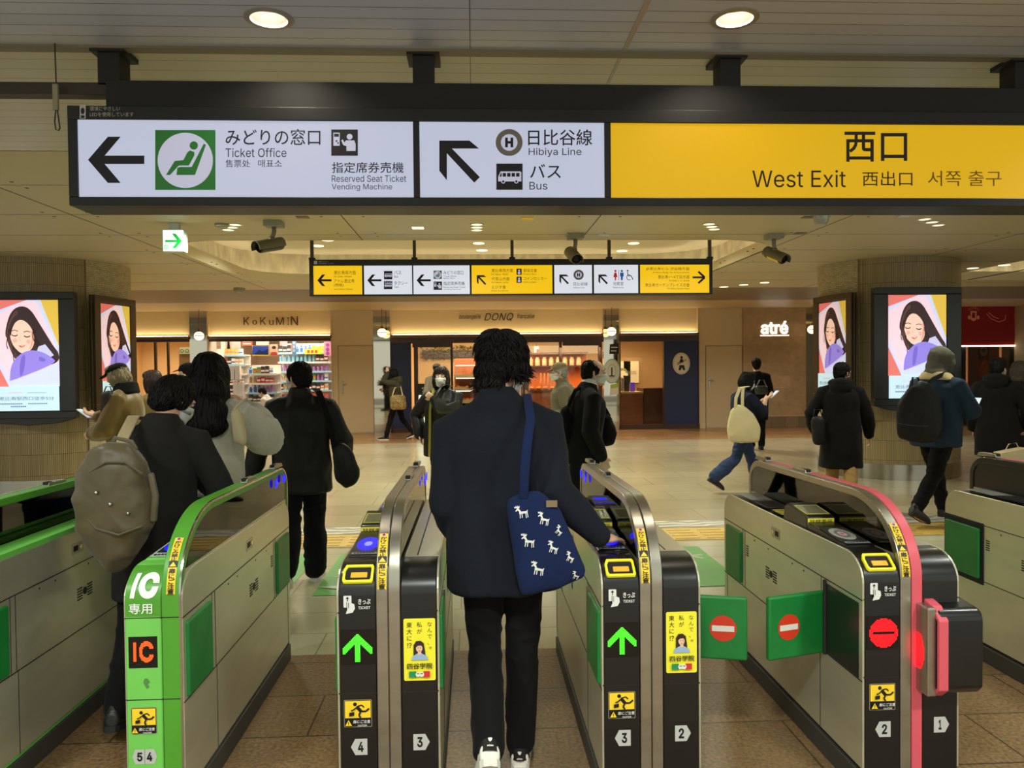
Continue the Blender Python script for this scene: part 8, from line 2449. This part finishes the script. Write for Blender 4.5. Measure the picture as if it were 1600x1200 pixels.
# --- 16 the hooded man
g = person('tall man in dark denim jacket with grey hood up, striding right', XZ(1462, 640, 7.5)[0], 7.5, -62, None)
p = Pose(1.80, 'm', lean=.07, nod=.2, turn=.05, handR=(.16, .36, 1.14), poleR=(.7, -.9, -.5), handL=(-.20, .26, 1.0), legL=(22, 4, 0), legR=(-24, 20, 0), footR=26, wristR=dict(dir=(-.2, .9, .35), palm=(-.6, .2, .6), curl=50))
add_body(g, p, .008); add_trousers(g, p, TROU, .98, .95, .011, .008); add_shoes(g, p, SHOEB, SOLEB); add_top(g, p, DENIM, hem=-.13, w=1.18, d=1.16, sleeve=1.18, voxel=.011, fold=.010)
k = p.k; bm = bmesh.new()
ell(bm, p.hp(0, -.022, .030), (.104 * k, .124 * k, .120 * k), p.Rh, 3); ell(bm, p.hp(0, -.06, -.07), (.095 * k, .085 * k, .10 * k), p.Rh, 3); ell(bm, p.hp(0, .02, .085), (.075 * k, .07 * k, .055 * k), p.Rh, 3); ell(bm, p.at(.555 * k, 0, -.055), (.11 * k, .085 * k, .055 * k), p.Rt, 3)
for s_ in (-1, 1): ell(bm, p.hp(s_ * .078, .035, -.0), (.024 * k, .055 * k, .095 * k), p.Rh, 3)
put('hood', remeshed(bm, .010, 3, .006, (14, 14, 8), 4), GREYH, g)
bm = bmesh.new(); rings(bm, [(p.at(h * k, 0, y), p.Rt @ Vector((rx, 0, 0)), p.Rt @ Vector((0, ry, 0))) for h, rx, ry, y in ((.49, .175, .125, -.03), (.53, .15, .12, -.03), (.565, .125, .11, -.03))], 24); put('collar', remeshed(bm, .011, 2, .003), cloth('cream_pile', (206, 186, 140), .95, .6, 150), g)
phone('phone in the hand of the hooded man', hall(g, p.A['R'][2] + Vector((-.02, .12, .04))), -60, 50, BLACKM)
P16 = (g, p); Yh = 7.28
gg = thing('backpack', 'black leather backpack on the back of the hooded man', 'bag', PX(1438, 640, Yh))
bm = bmesh.new(); pillow(bm, [PX(x, y, Yh) for x, y in ((1420, 606), (1436, 594), (1452, 598), (1468, 624), (1474, 660), (1466, 690), (1430, 692), (1402, 684), (1401, 650), (1404, 628))], Vector((-.45, -.9, 0)).normalized(), .10); wrinkle(bm, .006, 10); part('bag_body', bm, LEATH, gg)
bm = bmesh.new(); tube(bm, [PX(1424, 606, Yh), PX(1426, 590, Yh), PX(1434, 590, Yh), PX(1438, 600, Yh)], [.010] * 4, 8); part('handle', bm, LEATH, gg)
bm = bmesh.new(); strap_between(bm, [PX(1446, 602, Yh), PX(1458, 592, Yh + .02), PX(1476, 584, Yh + .10), hall(P16[0], P16[1].at(.52, .14, .04)) + Vector((0, 0, .05))], .024, .006, Vector((0, 0, 1))); part('strap', bm, LEATH, gg)
bm = bmesh.new(); strap_between(bm, [PX(1403, 662, Yh - .13), PX(1425, 665, Yh - .15), PX(1450, 666, Yh - .12)], .006, .004, Vector((0, 0, 1))); part('zip_line', bm, SEAM, gg)

# --- 17, 18 the pair at the right edge
g = person('person in long black hooded coat carrying a paper bag at the right edge', XZ(1558, 640, 8.6)[0], 8.6, -42, None)
p = Pose(1.66, 'm', nod=.12, turn=.35, handR=(.27, .12, .86), poleR=(.7, -.7, 0), legL=(10, 6, 0), legR=(-10, 18, 0), footR=14); add_body(g, p, .009); add_trousers(g, p, TROU); add_shoes(g, p, SHOEB, SOLEB); add_top(g, p, BLACKC, hem=-.37, w=1.14, d=1.16, sleeve=1.12, hood=True, voxel=.012, name='coat', flare=1.12); add_hair(g, p, 'short', seed=51, n=600); add_mask(g, p)
gg = thing('paper_bag', 'cream paper carrier bag held by the black coated person at the right edge', 'bag', PX(1585, 712, 8.3)); bm = bmesh.new(); pts = [PX(x, y, 8.3) for x, y in ((1558, 707), (1600, 699), (1606, 728), (1566, 738))]
A_ = [bm.verts.new(q + Vector((0, -.07, 0))) for q in pts]; B_ = [bm.verts.new(q + Vector((0, .07, 0))) for q in pts]; bm.faces.new(A_); bm.faces.new(B_[::-1])
for i in range(4): bm.faces.new((A_[i], A_[(i + 1) % 4], B_[(i + 1) % 4], B_[i]))
part('bag_body', bm, M('paper_cream', (206, 188, 150), .7), gg, bevel=.004)
bm = bmesh.new(); tube(bm, [PX(1570, 705, 8.3), PX(1576, 694, 8.3), PX(1588, 692, 8.3), PX(1592, 701, 8.3)], [.005] * 4, 8); part('handle', bm, M('paper_cream'), gg)
bm = bmesh.new(); q = PX(1582, 721, 8.22); box(bm, q.x - .06, q.y - .004, q.z - .02, q.x + .09, q.y, q.z + .012); part('print', bm, M('print_redbrown', (150, 70, 56), .6), gg)
g = person('person with long ash-brown hair in dark coat cut by the right edge', XZ(1592, 640, 9.4)[0], 9.4, -30, None)
p = Pose(1.62, 'f', nod=.1); add_body(g, p, .010); add_trousers(g, p, TROU); add_shoes(g, p, SHOEB, SOLEB); add_top(g, p, CHAR, hem=-.35, w=1.14, voxel=.013, name='coat'); add_hair(g, p, 'mid', M('hair_ashbrown', (78, 66, 54), .5), seed=53, n=700)
